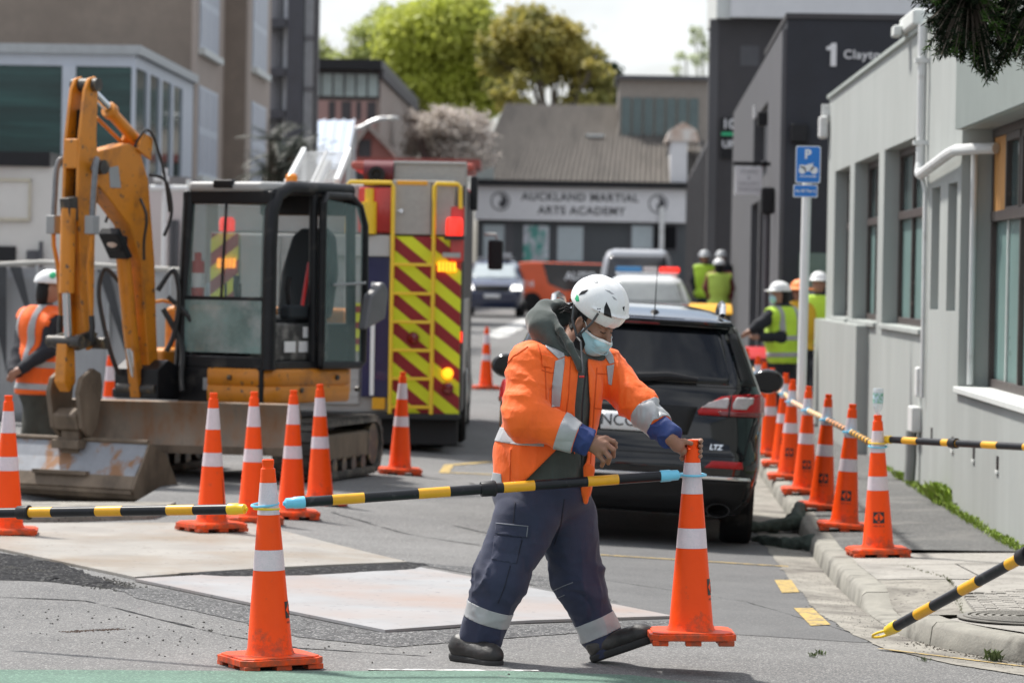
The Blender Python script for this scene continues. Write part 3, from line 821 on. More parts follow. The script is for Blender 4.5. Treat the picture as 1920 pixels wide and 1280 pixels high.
for cx in (-.052, .055): b.lathe([(.034, 0), (.034, .0015), (.02, .0015), (.02, 0)], 20, T @ Mx.Translation((cx, -.022, 0)), caps=False); b.prism([(cx + .034 * math.cos(a), -.022 + .034 * math.sin(a)) for a in np.linspace(0, 2 * PI, 17)[:-1]], 0, .001, T)
b.prism([(-.085, .02), (-.06, .028), (-.02, .022), (.0, .034), (.03, .038), (.05, .05), (.04, .03), (.06, .0), (.03, -.03), (-.03, -.034), (-.055, -.01)], 0, .0015, T)
b.box(-.09, .09, -.001, .0, 0, .001, T @ Mx.Translation((0, -.09, 0)) @ Mx.Rotation(PI / 2, 4, 'X')) if False else None
b.prism([(-.075, -.082), (.055, -.082), (.055, -.074), (-.075, -.074)], 0, .001, T); b.prism([(.055, -.088), (.08, -.078), (.055, -.068)], 0, .001, T)
b.build('motorcycle_symbol', m_swhite, sp, smooth=0)
# sand bags by the kerb
m_bag = M('bag_green', (.055, .07, .06), .7, spec=.2, var=.3, vs=9, bump=.6, bs=25, c2=(.02, .025, .022), c2s=6)
def bag(pts, rr, label, seed):
    o = P(0, 0, 20)
    lo = [min(p[i] for p in pts) - .2 for i in range(3)]; hi = [max(p[i] for p in pts) + .2 for i in range(3)]
    def f(g):
        d = None
        for i in range(len(pts) - 1):
            c = cap(g, pts[i], pts[i + 1], rr[i], rr[i + 1]); d = c if d is None else smin(d, c, .05)
        return d + .014 * noise3(g[0] * 14 + seed, g[1] * 14, g[2] * 22) + .008 * noise3(g[0] * 34 + seed, g[1] * 34, g[2] * 40)
    o = netobj('sandbag', f, lo, hi, .012, m_bag)
    tag(o, label, 'sandbag')
q = lambda px, py, up: tuple(G(px, py) + V((0, 0, up)))
bag([q(1395, 1000, .05), q(1450, 1000, .055), q(1492, 1000, .09), q(1500, 985, .15)], [.04, .045, .055, .045], 'dark green sandbag slumped over the kerb behind the car tyre', 1)
bag([q(1415, 1018, .03), q(1475, 1028, .03), q(1520, 1034, .06), q(1540, 1036, .06)], [.03, .038, .05, .035], 'flat dark green sandbag lying in the gutter before the kerb', 5)
# ================================================================= PEOPLE
m_skin = M('skin', (.27, .135, .085), .5, var=.1, vs=18, bump=.15, bs=200, c2=(.33, .15, .10), c2s=9, c2at=.6)
m_skin2 = M('skin_warm', (.36, .19, .13), .5, var=.08, vs=18)
m_hair = M('hair_black', (.010, .009, .009), .6, spec=.25, var=.3, vs=60, bump=.8, bs=160)
m_orange = M('hivis_orange', (.92, .135, .008), .7, var=.06, vs=10, bump=.3, bs=26, sheen=.1, stretch=(1.2, 1.2, .55), c2=(.78, .1, .008), c2s=7, c2at=.66)
m_lime = M('hivis_lime', (.52, .78, .05), .7, var=.06, vs=10, sheen=.2)
m_tape = M('tape_grey', (.36, .37, .38), .4, var=.08, vs=16, bump=.2, bs=40)
m_hood = M('hoodie_green', (.062, .074, .068), .9, spec=.2, var=.18, vs=12, bump=.5, bs=180, sheen=.3)
m_navy = M('trouser_navy', (.021, .027, .060), .8, var=.2, vs=7, bump=.4, bs=240, sheen=.08, c2=(.032, .039, .078), c2s=4, c2at=.58)
m_blue = M('cuff_blue', (.02, .042, .16), .75, var=.15, vs=14, bump=.3, bs=160)
m_dark = M('dark_cloth', (.016, .018, .025), .85, var=.25, vs=9, bump=.3, bs=140)
m_khaki = M('khaki_cloth', (.05, .05, .04), .85, var=.25, vs=9)
m_boot = M('boot_leather', (.018, .017, .016), .5, var=.3, vs=18, bump=.5, bs=60, c2=(.06, .055, .05), c2s=7, c2at=.64)
m_sole = M('boot_sole', (.03, .03, .03), .8, var=.3, vs=30)
m_helm = M('helmet_white', (.78, .79, .79), .28, var=.03, vs=8, coat=.3)
m_mask = M('mask_blue', (.42, .66, .72), .75, var=.05, vs=20)
m_strap = M('strap_grey', (.08, .085, .09), .6)
m_red = M('red_plastic', (.55, .02, .02), .4)
m_grn = M('sticker_green', (.03, .45, .2), .5)
def ridge(g, s, seed=0, ax=(1, 1, 1), near=None):
    "ridged noise; given the field 'near', only worked out close to its surface"
    if near is None:
        n = 1 - np.abs(noise3(g[0] * s * ax[0] + seed, g[1] * s * ax[1] + seed, g[2] * s * ax[2]))
        return n * n
    o = np.full(near.shape, .5, 'f4')
    i, j, k = np.nonzero(np.abs(near) < .045)
    n = 1 - np.abs(noise3(g[0].ravel()[i] * s * ax[0] + seed, g[1].ravel()[j] * s * ax[1] + seed, g[2].ravel()[k] * s * ax[2]))
    o[i, j, k] = n * n
    return o
def crease(g, s, seed, ax, near, k=7.0):
    "thin sharp fold lines"
    o = np.zeros(near.shape, 'f4')
    i, j, l = np.nonzero(np.abs(near) < .045)
    x, y, z = g[0].ravel()[i] * s * ax[0] + seed, g[1].ravel()[j] * s * ax[1] + seed, g[2].ravel()[l] * s * ax[2]
    w = noise3(x * .7 + 9, y * .7, z * .7) * .5
    o[i, j, l] = np.exp(-k * np.abs(noise3(x + w, y + w, z + w))) * np.clip(.5 + noise3(x * .45, y * .45 + 5, z * .45), 0, 1)
    return o
def rayplanes(poly, O=V((0, 0, 0))):
    "planes through the eye and the sides of a convex outline: used once to trace where a tape is sewn on"
    e = V((0, 0, EYE)); r = [(P(x, y, 16) - e).normalized() for x, y in poly]
    c = sum(r, V((0, 0, 0))) / len(r); out = []
    for i in range(len(r)):
        n = r[i].cross(r[(i + 1) % len(r)]).normalized()
        if n.dot(c) > 0: n = -n
        out.append((e - O, n))
    return out
def wedge(g, planes):
    d = None
    for p, n in planes:
        q = (g[0] - p.x) * n.x + (g[1] - p.y) * n.y + (g[2] - p.z) * n.z
        d = q if d is None else np.maximum(d, q)
    return d
def pln(g, p, n):
    n = V(n).normalized()
    return (g[0] - p[0]) * n.x + (g[1] - p[1]) * n.y + (g[2] - p[2]) * n.z
# ------------------------------------------------ the striding worker
D0 = 16.65
base = V((P(1010, 1240, D0).x, D0, float(zroad(.1, D0))))
man = thing('person', 'person in orange jacket, white helmet and face mask striding while lifting a cone', 'person', base)
def hp(px, py, dy=0): return P(px, py, D0 + dy) - base
C = hp(1109, 606)
yaw, pit = R(36), R(25)
fw = V((math.cos(pit) * math.cos(yaw), -math.cos(pit) * math.sin(yaw), -math.sin(pit)))
up = (V((0, 0, 1)) - fw * fw.z).normalized()
rt = fw.cross(up)
HR = Mx((rt, fw, up)).transposed()                      # columns: right, forward, up
hx = lambda r_, f_, u_: C + rt * r_ + fw * f_ + up * u_
def head(g, inf=0):
    d = ell(g, hx(0, -.012, .035), (.078, .098, .088), HR)
    d = smin(d, ell(g, hx(0, .028, -.03), (.066, .07, .085), HR), .03)
    d = smin(d, cap(g, hx(0, .062, -.085), hx(0, .045, -.1), .036, .04), .03)                      # chin
    for s in (-1, 1):
        d = smin(d, cap(g, hx(s * .06, .0, -.055), hx(s * .03, .06, -.09), .028, .03), .025)       # jaw
        d = smin(d, ell(g, hx(s * .042, .07, -.02), (.024, .022, .02), HR), .02)                   # cheek
        d = smin(d, cap(g, hx(s * .018, .092, .028), hx(s * .045, .08, .026), .011, .009), .012)   # brow
    d = smin(d, cap(g, hx(0, .094, .012), hx(0, .115, -.03), .009, .014), .012)                    # nose
    for s in (-1, 1):
        d = smax(d, -ell(g, hx(s * .031, .099, .008), (.016, .012, .008), HR), .008)               # sockets
        d = smin(d, ell(g, hx(s * .031, .084, .006), (.013, .013, .011), HR), .004)                # lids
        d = smin(d, ell(g, hx(s * .034, .1, -.055), (.02, .012, .012), HR), .012)
    return d - inf
def ear(g, s):
    d = ell(g, hx(s * .082, -.008, -.002), (.012, .02, .033), HR)
    d = smax(d, -ell(g, hx(s * .094, -.004, .002), (.008, .011, .02), HR), .004)
    return smin(d, cap(g, hx(s * .084, -.004, -.026), hx(s * .084, 0, -.03), .008), .006)
neck_b = hp(1062, 668, -.01)
SH_N, EL_N, WR_N = hp(991, 688, -.16), hp(984, 783, -.26), hp(1104, 829, -.30)
SH_F, EL_F, WR_F = hp(1136, 690, .12), hp(1192, 752, .02), hp(1262, 824, -.16)
HIP_N, KN_N, AN_N = hp(990, 965, -.09), hp(938, 1085, -.13), hp(892, 1224, -.1)
HIP_F, KN_F, AN_F = hp(1058, 965, .09), hp(1082, 1085, .12), hp(1143, 1226, .12)
def torso(g):
    d = ell(g, hp(1021, 852, 0), (.225, .2, .24))
    d = smin(d, ell(g, hp(1048, 735, .0), (.205, .2, .22)), .1)
    d = smin(d, ell(g, hp(1012, 915, 0), (.218, .19, .13)), .08)
    d = smin(d, cap(g, hp(1002, 672, -.12), hp(1128, 677, .1), .086, .086), .06)
    return smin(d, cap(g, hp(1050, 690, 0), hp(1068, 650, -.01), .11, .075), .05)
def near_arm(g):
    d = smin(cap(g, SH_N, EL_N, .102, .092), cap(g, EL_N, hp(1090, 823, -.30), .094, .07), .05)
    return d
def far_arm(g):
    return smin(cap(g, SH_F, EL_F, .098, .076), cap(g, EL_F, hp(1243, 806, -.10), .078, .064), .04)
def bodyf(g):
    d = smin(head(g), ear(g, 1), .006)
    d = smin(d, ear(g, -1), .006)
    d = smin(d, cap(g, hx(0, -.03, -.05), neck_b, .066, .08), .03)
    t = torso(g) + .06
    for a, b_, c, r0, r1, r2 in ((SH_N, EL_N, WR_N, .06, .05, .03), (SH_F, EL_F, WR_F, .06, .05, .03), (HIP_N, KN_N, AN_N + V((0, 0, .07)), .1, .07, .045), (HIP_F, KN_F, AN_F + V((0, 0, .09)), .1, .07, .045)):
        t = smin(t, smin(cap(g, a, b_, r0, r1), cap(g, b_, c, r1, r2), .03), .04)
    return smin(d, t, .03)
def headf(g): return smin(smin(smin(head(g), ear(g, 1), .006), ear(g, -1), .006), cap(g, hx(0, -.03, -.05), neck_b, .066, .08), .03)
def hand_near(g):
    W = hp(1098, 826, -.30)
    K = [hp(1135, 822, -.305), hp(1136, 832, -.325), hp(1132, 843, -.33), hp(1123, 852, -.318)]
    d = cap(g, W, hp(1112, 833, -.31), .031, .03)
    for k in K: d = smin(d, cap(g, hp(1110, 832, -.305), k, .026, .0155), .014)
    for k, (a, b_) in zip(K, (((15, 5, -.006), (5, 11, .03)), ((14, 10, -.006), (1, 13, .034)), ((11, 13, -.004), (-2, 12, .034)), ((9, 11, 0), (-3, 10, .03)))):
        s = sc(D0); m_ = k + V((a[0] / s, a[2], -a[1] / s)); e = m_ + V((b_[0] / s, b_[2], -b_[1] / s))
        d = smin(d, smin(cap(g, k, m_, .0135, .0115), cap(g, m_, e, .0115, .0092), .004), .004)
    T0, T1, T2 = hp(1116, 822, -.28), hp(1138, 822, -.262), hp(1155, 831, -.268)
    return smin(d, smin(cap(g, T0, T1, .017, .0125), cap(g, T1, T2, .0125, .009), .004), .01)
def hand_far(g):
    W = hp(1256, 822, -0.165)
    d = cap(g, W, hp(1270, 834, -0.150), .029, .027)
    d = smin(d, cap(g, hp(1268, 833, -0.140), hp(1280, 845, -0.125), .026, .02), .015)
    d = smin(d, cap(g, hp(1266, 828, -0.130), hp(1283, 829, -0.090), .022, .015), .015)
    for i in range(4):
        y = 826 + i * 9.5
        a = smin(cap(g, hp(1280, y + 4, -.075), hp(1299, y + 1, -.048), .0135, .012), cap(g, hp(1299, y + 1, -.048), hp(1314 - i * .5, y, -.085), .0118, .0105), .004)
        a = smin(a, cap(g, hp(1314 - i * .5, y, -.085), hp(1313 - i * .5, y + 1, -.118), .0105, .0085), .004)
        d = smin(d, a, .004)
    T = smin(cap(g, hp(1270, 840, -0.150), hp(1283, 827, -0.155), .017, .013), cap(g, hp(1283, 827, -0.155), hp(1296, 831, -0.138), .0125, .0098), .004)
    return smin(d, T, .01)
def bb(*ps, m=.05):
    return [min(p[i] for p in ps) - m for i in range(3)], [max(p[i] for p in ps) + m for i in range(3)]
lo1, hi1 = bb(hp(1040, 690, .15), hp(1160, 540, -.15))
lo2, hi2 = bb(hp(1085, 800, -.25), hp(1160, 870, -.36), m=.03)
lo3, hi3 = bb(hp(1240, 800, -.21), hp(1316, 870, -.02), m=.03)
HEADCUT = hp(1062, 655, 0).z
body = netobj('body', lambda g: np.maximum(bodyf(g), -np.maximum(0, 0) + 0 * g[0] + (g[2] - HEADCUT)), *bb(hp(840, 1230, .3), hp(1290, 620, -.4)), .022, m_skin, man,
              extra=((lambda g: np.maximum(headf(g), HEADCUT - .03 - g[2]), lo1, hi1, .0042), (hand_near, lo2, hi2, .0028), (hand_far, lo3, hi3, .0028)))
# jacket: torso open at the front, two sleeves
OPEN1 = rayplanes([(1078, 640), (1112, 655), (1106, 760), (1112, 870), (1098, 925), (1066, 880), (1078, 760)], base)
OPEN2 = rayplanes([(1054, 800), (1090, 880), (1090, 985), (940, 985), (936, 950), (978, 908)], base)
def jacketT(g):
    d = torso(g)
    d = d - .013 * (ridge(g, 7, 3, (1, 1, .6), d) - .5) - .006 * (ridge(g, 15, 9, (1, 1, .5), d) - .5) + .009 * crease(g, 9, 3, (1.3, 1, .6), d)
    hem = pln(g, hp(1015, 938, 0), (-.02, 0, -1))
    d = smax(d, hem, .01)
    flap = ell(g, hp(1098, 900, -.1), (.045, .06, .13))
    d = smax(d, pln(g, hp(1068, 657, -.02), (.35, -.15, 1)), .01)
    front = np.maximum(pln(g, hp(1030, 800, -.02), (0, 1, 0)), -1)
    w = np.minimum(wedge(g, OPEN1), wedge(g, OPEN2) + 0)
    w = np.maximum(w, front)
    return smax(d, -w, .006)
def jacket(g):
    d = jacketT(g)
    u = V(EL_N - SH_N).normalized()
    a = near_arm(g)
    a = a - .016 * (ridge(g, 8, 1, (.6, 1, 1.5), a) - .5) - .005 * (ridge(g, 18, 4, (.6, 1, 1.3), a) - .5) + .012 * crease(g, 9, 2, (.7, 1, 1.5), a) - .008 * crease(g, 14, 6, (.8, 1, 1.4), a)
    a = smax(a, pln(g, hp(1082, 820, -.3), hp(1104, 829, -.30) - EL_N), .006)
    b_ = far_arm(g)
    b_ = b_ - .016 * (ridge(g, 9, 7, (1.5, 1, .9), b_) - .5) - .005 * (ridge(g, 20, 2, (1.3, 1, .8), b_) - .5) + .012 * crease(g, 10, 4, (1.4, 1, 1.0), b_) - .007 * crease(g, 15, 7, (1.3, 1, .8), b_)
    b_ = smax(b_, pln(g, hp(1236, 803, -.09), WR_F - EL_F), .006)
    d = smin(d, a, .028); d = smin(d, b_, .028)
    fl = cap(g, hp(1104, 880, -.115), hp(1098, 940, -.1), .028, .012)       # front panel tail
    return smin(d, fl, .02)
jo = netobj('jacket', jacket, *bb(hp(905, 950, .26), hp(1260, 615, -.40)), .0068, m_orange, man)
def tape(poly, mat=m_tape, nm='reflective_tape', src=None, par=None, off=.004, ymax=None, keep=None):
    k = keep or (lambda c, n: n.y < .25 and (ymax is None or c.y < ymax))
    src = src or jo
    return band(src, nm, mat, par or src, rayplanes(poly, base), k, off)
tape([(986, 617), (1012, 612), (1047, 640), (1059, 668), (1036, 678), (1024, 652)])
tape([(1036, 679), (1059, 670), (1054, 720), (1050, 762), (1029, 764), (1035, 720)])
tape([(1122, 648), (1138, 650), (1150, 668), (1152, 680), (1137, 684), (1134, 668)])
tape([(1137, 686), (1152, 683), (1147, 722), (1141, 720)])
tape([(1042, 626), (1052, 628), (1075, 650), (1072, 656), (1050, 648)], m_blue, 'collar_lining')
nolow = lambda c, n: n.y < .25 and c.y > -.235
tape([(915, 797), (970, 806), (1022, 815), (1020, 837), (970, 834), (915, 824)], keep=nolow)
tape([(908, 882), (940, 888), (942, 912), (908, 906)])
uN = (hp(1104, 829, -.30) - EL_N).normalized(); uF = (WR_F - EL_F).normalized()
q0, q1 = hp(1050, 807, -.29), hp(1081, 819, -.30)
band(jo, 'reflective_tape', m_tape, jo, [(q0, -uN), (q1, uN)], lambda c, n: ((c - q0) - uN * (c - q0).dot(uN)).length < .10, .003)
q2, q3 = hp(1208, 772, -.03), hp(1235, 802, -.09)
band(jo, 'reflective_tape', m_tape, jo, [(q2, -uF), (q3, uF)], lambda c, n: ((c - q2) - uF * (c - q2).dot(uF)).length < .11, .003)
m_seam = M('jacket_seam', (.62, .08, .005), .8); m_tseam = M('trouser_seam', (.012, .014, .028), .8); m_thread = M('thread_pale', (.2, .21, .24), .8)
def seam(pts, mat, src, w=.85, nm='seam', off=.0022, keep=None):
    for i in range(len(pts) - 1):
        a, b_ = V(pts[i]), V(pts[i + 1]); t = (b_ - a).normalized(); n = V((-t.y, t.x)) * w; a, b_ = a - t * .4, b_ + t * .4
        tape([tuple(a + n), tuple(b_ + n), tuple(b_ - n), tuple(a - n)], mat, nm, src, src, off, keep=keep)
front = lambda c, n: n.y < .1 and c.y > -.26
for pl in ([(1008, 645), (1022, 690), (1024, 748)], [(1070, 668), (1066, 740), (1058, 800)], [(1119, 690), (1113, 780), (1107, 868)], [(944, 690), (962, 668), (990, 650)], [(925, 920), (960, 908), (986, 897)], [(958, 842), (956, 900)], [(1016, 694), (1034, 699), (1056, 694)], [(1120, 700), (1146, 702)], [(1116, 765), (1140, 768)]):
    seam(pl, m_seam, jo)
tape([(1015, 664), (1034, 670), (1034, 690), (1016, 686)], m_orange, 'pocket_flap', off=.006)
# cuffs rolled back
def cuff(name, a, b_, r0, r1):
    u = (b_ - a).normalized()
    def f(g):
        d = cap(g, a - u * .1, b_ + u * .1, r0, r1)
        d = d - .014 * (ridge(g, 22, 5, near=d) - .5)
        return smax(smax(d, pln(g, a, -u), .004), pln(g, b_, u), .012)
    return netobj(name, f, *bb(a, b_, m=.11), .005, m_blue, man)
cuff('cuff', hp(1078, 818, -.30), hp(1109, 831, -.302), .066, .052)
cuff('cuff', hp(1233, 800, -.085), hp(1263, 823, -.16), .064, .048)
# hoodie under the jacket, with the hood on the shoulders
def hoodie(g):
    d = torso(g) + .022
    d = d - .008 * (ridge(g, 12, 6, (1, 1, .5), d) - .5)
    d = smax(d, pln(g, hp(1015, 916, 0), (0, 0, -1)), .012)
    e = None
    pts = [hp(1004, 600, .0), hp(1010, 612, -.07), hp(1034, 640, -.11), hp(1060, 668, -.125), hp(1078, 690, -.13)]
    rr = [.04, .034, .026, .02, .012]
    for i in range(len(pts) - 1):
        c = cap(g, pts[i], pts[i + 1], rr[i], rr[i + 1]); e = c if e is None else smin(e, c, .02)
    pts = [hp(1006, 596, -.02), hp(1022, 576, .04), hp(1048, 573, .10), hp(1075, 600, .13), hp(1112, 690, .07)]
    rr = [.036, .026, .026, .034, .02]
    for i in range(len(pts) - 1): e = smin(e, cap(g, pts[i], pts[i + 1], rr[i], rr[i + 1]), .03)
    e = smin(e, ell(g, hp(1026, 616, .03), (.078, .13, .088)), .06)
    e = smax(e, -ell(g, hp(1054, 594, .02), (.056, .08, .062)), .012)
    e = smax(e, -ell(g, hp(1072, 622, -.08), (.052, .09, .085)), .012)
    pts = [hp(1018, 571, .08), hp(1021, 578, .02), hp(1033, 594, -.06), hp(1049, 618, -.115), hp(1068, 648, -.145), hp(1088, 690, -.165)]
    for i in range(len(pts) - 1): e = smin(e, cap(g, pts[i], pts[i + 1], .017, .016), .012)
    e = e - .008 * (ridge(g, 9, 2, near=e) - .5)
    return smin(d, e, .02)
ho = netobj('hoodie', hoodie, *bb(hp(905, 930, .24), hp(1130, 560, -.24)), .0085, m_hood, man)
zp = MB(); zp.tube([hp(1099, 690, -.205), hp(1092, 760, -.225), hp(1090, 840, -.225), hp(1093, 905, -.2)], .004, 6); zp.build('zip', m_blackpl, ho)
# trousers
def trousers(g):
    d = ell(g, hp(1014, 925, 0), (.212, .185, .12))
    n = smin(cap(g, HIP_N, KN_N, .15, .119), cap(g, KN_N, AN_N, .119, .088), .04)
    f = smin(cap(g, HIP_F, KN_F, .146, .112), cap(g, KN_F, AN_F, .112, .086), .04)
    kn = np.exp(-((g[2] - KN_N.z) / .12) ** 2) + .9 * np.exp(-((g[2] - AN_N.z - .05) / .12) ** 2)
    wr = lambda q: .012 * (ridge(g, 7, 2, (1, 1, 1.2), q) - .55) * (.3 + kn) + .004 * (ridge(g, 18, 8, (.7, 1, 1.3), q) - .5) * (.5 + kn) - .012 * crease(g, 7, 5, (1, 1, 1.3), q) * (.35 + kn) + .009 * crease(g, 11, 8, (1.2, 1, .9), q) * (.4 + kn)
    un, uf = (AN_N - KN_N).normalized(), (AN_F - KN_F).normalized()
    n = smax(n - wr(n), pln(g, AN_N - un * .005, un), .012)
    f = smax(f - wr(f), pln(g, AN_F - uf * .0, uf), .012)
    d = smin(smin(d, n, .05), smin(d, f, .05), .03)
    return smax(d, pln(g, hp(1014, 890, 0), (0, 0, 1)), .01)
tr = netobj('trousers', trousers, *bb(hp(840, 1235, .28), hp(1195, 885, -.28)), .0078, m_navy, man)
def legband(K, A, t0, t1, far):
    u = (A - K).normalized(); L = (A - K).length
    e = (KN_N + KN_F) / 2
    band(tr, 'reflective_tape', m_tape, tr, [(K + u * L * t0, -u), (K + u * L * t1, u)], (lambda c, n: c.x > hp(1012, 1100).x) if far else (lambda c, n: c.x < hp(1012, 1100).x), .003)
legband(KN_N, AN_N, .37, .57, False); legband(KN_F, AN_F, .52, .74, True)
tape([(931, 979), (992, 984), (990, 1007), (930, 1001)], m_navy, 'pocket_flap', tr, tr, .007)
tape([(928, 1004), (978, 1008), (968, 1056), (922, 1048)], m_navy, 'pocket', tr, tr, .0035)
for pl in ([(966, 942), (962, 985), (957, 1010)], [(979, 1012), (968, 1056)], [(957, 1060), (946, 1100), (934, 1130)], [(1058, 935), (1052, 980), (1040, 1020)]): seam(pl, m_tseam, tr)
for pl in ([(933, 981), (990, 986)], [(989, 988), (987, 1005)], [(1036, 1107), (1056, 1098), (1074, 1091)], [(1044, 1121), (1058, 1115)], [(852, 1212), (884, 1216), (918, 1224)]): seam(pl, m_thread, tr, .7, 'stitching', .008 if pl[0][1] < 1000 else .0025)
# boots
def boot(heel, toe, ank, dy, label):
    h, t, a = hp(*heel), hp(*toe), ank
    u = (t - h).normalized(); w = V((0, 0, 1)).cross(u).normalized(); v = u.cross(w)
    if v.z < 0: v = -v
    L = (t - h).length; BR = Mx((u, w, v)).transposed()
    o = h
    q = lambda x, y, z: o + u * x + w * y + v * z
    def f(g):
        d = smin(cap(g, q(.045, 0, .055), q(L * .62, 0, .05), .047, .05), ell(g, q(L - .055, 0, .047), (.062, .052, .046), BR), .03)
        d = smin(d, cap(g, q(.05, 0, .07), a, .05, .058), .04)
        d = smin(d, ell(g, q(L - .06, 0, .05), (.056, .05, .05), BR), .006)
        d = d - .003 * (ridge(g, 22, 3, near=d) - .5)
        return smax(d, -pln(g, q(0, 0, .02), v), .004)
    b_ = netobj('boot', f, *bb(h, t, a, m=.09), .006, m_boot, man)
    def s(g):
        d = smin(cap(g, q(.04, 0, .02), q(L * .55, 0, .02), .05, .046), cap(g, q(L * .55, 0, .02), q(L - .05, 0, .02), .046, .054), .02)
        return np.maximum(d, np.abs(pln(g, q(0, 0, .012), v)) - .016)
    netobj('sole', s, *bb(h, t, m=.09), .0055, m_sole, b_)
boot((850, 1234, -.06), (936, 1250, -.27), AN_N + V((0, 0, .05)), 0, '')
boot((1113, 1240, .10), (1228, 1201, -.02), AN_F + V((.0, 0, .05)), 0, '')
# helmet, vents, straps, mask, hair
HC = hx(0, .000, .10)
def helmet(g):
    d = ell(g, HC, (.116, .139, .122), HR)
    rim = pln(g, hx(0, .15, .094), up * -1)
    rim2 = pln(g, hx(.0, -.06, .06), up * -1 - fw * .18)
    for s in (-.045, 0, .045):
        d = d - .0032 * np.exp(-((g[0] - HC.x) * rt.x + (g[1] - HC.y) * rt.y + (g[2] - HC.z) * rt.z - s) ** 2 / .00012)
    d = smax(d, np.minimum(rim, rim2), .006)
    br_ = smax(ell(g, hx(0, .008, .098), (.120, .149, .009), HR), pln(g, hx(0, .04, 0), -fw), .02)
    return smin(d, br_, .012)
he = netobj('helmet', helmet, *bb(hp(1060, 635, .18), hp(1185, 505, -.18)), .0042, m_helm, man)
out = lambda c, n: (c - HC).dot(n) > 0 and n.y < .1
for pl in ([(1083, 556), (1091, 546), (1101, 543), (1113, 547), (1096, 551), (1087, 560)], [(1137, 566), (1144, 580), (1147, 596), (1132, 590), (1133, 576)], [(1167, 576), (1171, 574), (1170, 584)]):
    tape(pl, m_blackpl, 'vent', he, he, .0012, keep=out)
for pl in ([(1134, 543), (1143, 545), (1152, 552), (1146, 551)], [(1147, 555), (1153, 558), (1157, 563), (1151, 561)], [(1112, 528), (1119, 523), (1122, 531), (1117, 531)]):
    tape(pl, M('vent_grey', (.35, .36, .37), .5), 'vent', he, he, .001, keep=out)
tape([(1078, 560), (1082, 552), (1085, 556), (1086, 565), (1081, 565)], m_grn, 'sticker', he, he, .0012, keep=out)
for x, y in ((1121, 579), (1125, 579), (1124, 584)): tape([(x - 1.2, y - 1), (x + 1.2, y - 1), (x + 1.2, y + 1.2), (x - 1.2, y + 1.2)], m_black, 'vent_hole', he, he, .001, keep=out)
st = MB()
def ribbon(pts, w=.011, t=.0022):
    for i in range(len(pts) - 1): st.beam(pts[i], pts[i + 1], t, w, up=(0, 1, 0)) if False else st.tube([pts[i], pts[i + 1]], w * .5, 6)
J = hx(.092, .012, -.06)
ribbon([hx(.098, -.06, .065), hx(.097, -.04, 0), J]); ribbon([hx(.100, .075, .085), hx(.096, .06, .03), hx(.090, .035, -.015), J]); ribbon([J, hx(.085, .03, -.085), hx(.08, .02, -.1)])
ribbon([J, hp(1089, 640, -.13), hp(1091, 668, -.16), hp(1093, 700, -.2)], .009)
st.build('chin_strap', m_strap, he)
r_ = MB(); r_.cyl(hp(1087, 624, -.105), hp(1089, 632, -.115), .008, .007, 8); r_.build('buckle', m_blackpl, he)
r_ = MB(); r_.tube([hp(1086, 706, -.205), hp(1096, 706, -.21)], .005, 6); r_.build('strap_end', m_red, he)
tmp = netobj('mask', lambda g: smin(head(g, .004), ell(g, hx(0, .074, -.06), (.052, .05, .05), HR), .02), lo1, hi1, .005, m_mask)
mk = band(tmp, 'face_mask', m_mask, man, [(hx(0, .1, -.026), up + fw * .15), (hx(0, .08, -.118), -up - fw * .1), (hx(0, .012, -.06), -fw + up * .12)], None, .001)
bpy.data.objects.remove(tmp)
pl = MB()
for k in (-.042, -.062, -.082):
    pts = []
    for a in np.linspace(-1.15, 1.15, 15): pts.append(hx(math.sin(a) * .0675, .058 + math.cos(a) * .068, k - .012 * math.cos(a)))
    pl.tube(pts, .0020, 5)
pl.build('pleat', M('mask_fold', (.36, .58, .64), .8), mk)
band(mk, 'mask_edge', m_whitepaint, mk, [(hx(0, .1, -.036), -up - fw * .15)], None, .0012)
lp = MB(); lp.tube([hx(.066, .045, -.03), hx(.078, .02, .012), hx(.086, -.012, .03)], .0016, 5); lp.tube([hx(.062, .04, -.095), hx(.08, .01, -.05), hx(.086, -.01, -.03)], .0016, 5)
lp.build('ear_loop', m_whitepaint, mk)
kh = lambda c, n: True
band(body, 'hair', m_hair, man, [(hx(0, -.03, 0), fw), (hx(0, 0, -.06), -up - fw * .3), (hx(0, -.05, .075), up)], lambda c, n: (c - hx(0, 0, .02)).length < .17 and c.z > HEADCUT and not (abs((c - C).dot(rt)) > .085), .006)
band(body, 'hair', m_hair, man, [(hx(0, .018, 0), fw), (hx(0, -.04, .0), -fw), (hx(0, .0, .012), -up), (hx(0, 0, .075), up)], lambda c, n: 0 < (c - C).dot(rt) < .086 and c.z > HEADCUT, .004)
band(body, 'hair', m_hair, man, [(hx(0, .018, 0), fw), (hx(0, -.04, .0), -fw), (hx(0, .0, .012), -up), (hx(0, 0, .075), up)], lambda c, n: -.086 < (c - C).dot(rt) < 0 and c.z > HEADCUT, .004)
band(body, 'beard', m_hair, man, [(hx(0, .055, -.06), fw), (hx(0, .012, -.05), -fw), (hx(0, 0, -.014), up), (hx(0, 0, -.13), -up)], lambda c, n: c.z > HEADCUT, .003)
wisp = MB()
for k in range(14):
    a = hx(random.uniform(-.02, .06), -.1, .02 + random.uniform(-.02, .04)); wisp.tube([a, a + V((-.02 - random.random() * .02, 0, random.uniform(-.01, .02))), a + V((-.035 - random.random() * .03, 0, random.uniform(-.03, .02)))], [.004, .003, .001], 5)
wisp.build('hair_bun', m_hair, man)
br = MB()
for s in (-1, 1):
    br.tube([hx(s * .014, .106, .028), hx(s * .032, .101, .036), hx(s * .052, .082, .032)], [.004, .005, .003], 6)
    br.tube([hx(s * .018, .1, .003), hx(s * .031, .099, -.002), hx(s * .046, .088, .002)], [.0015, .0022, .0015], 5)
br.build('eyebrow', m_hair, man)
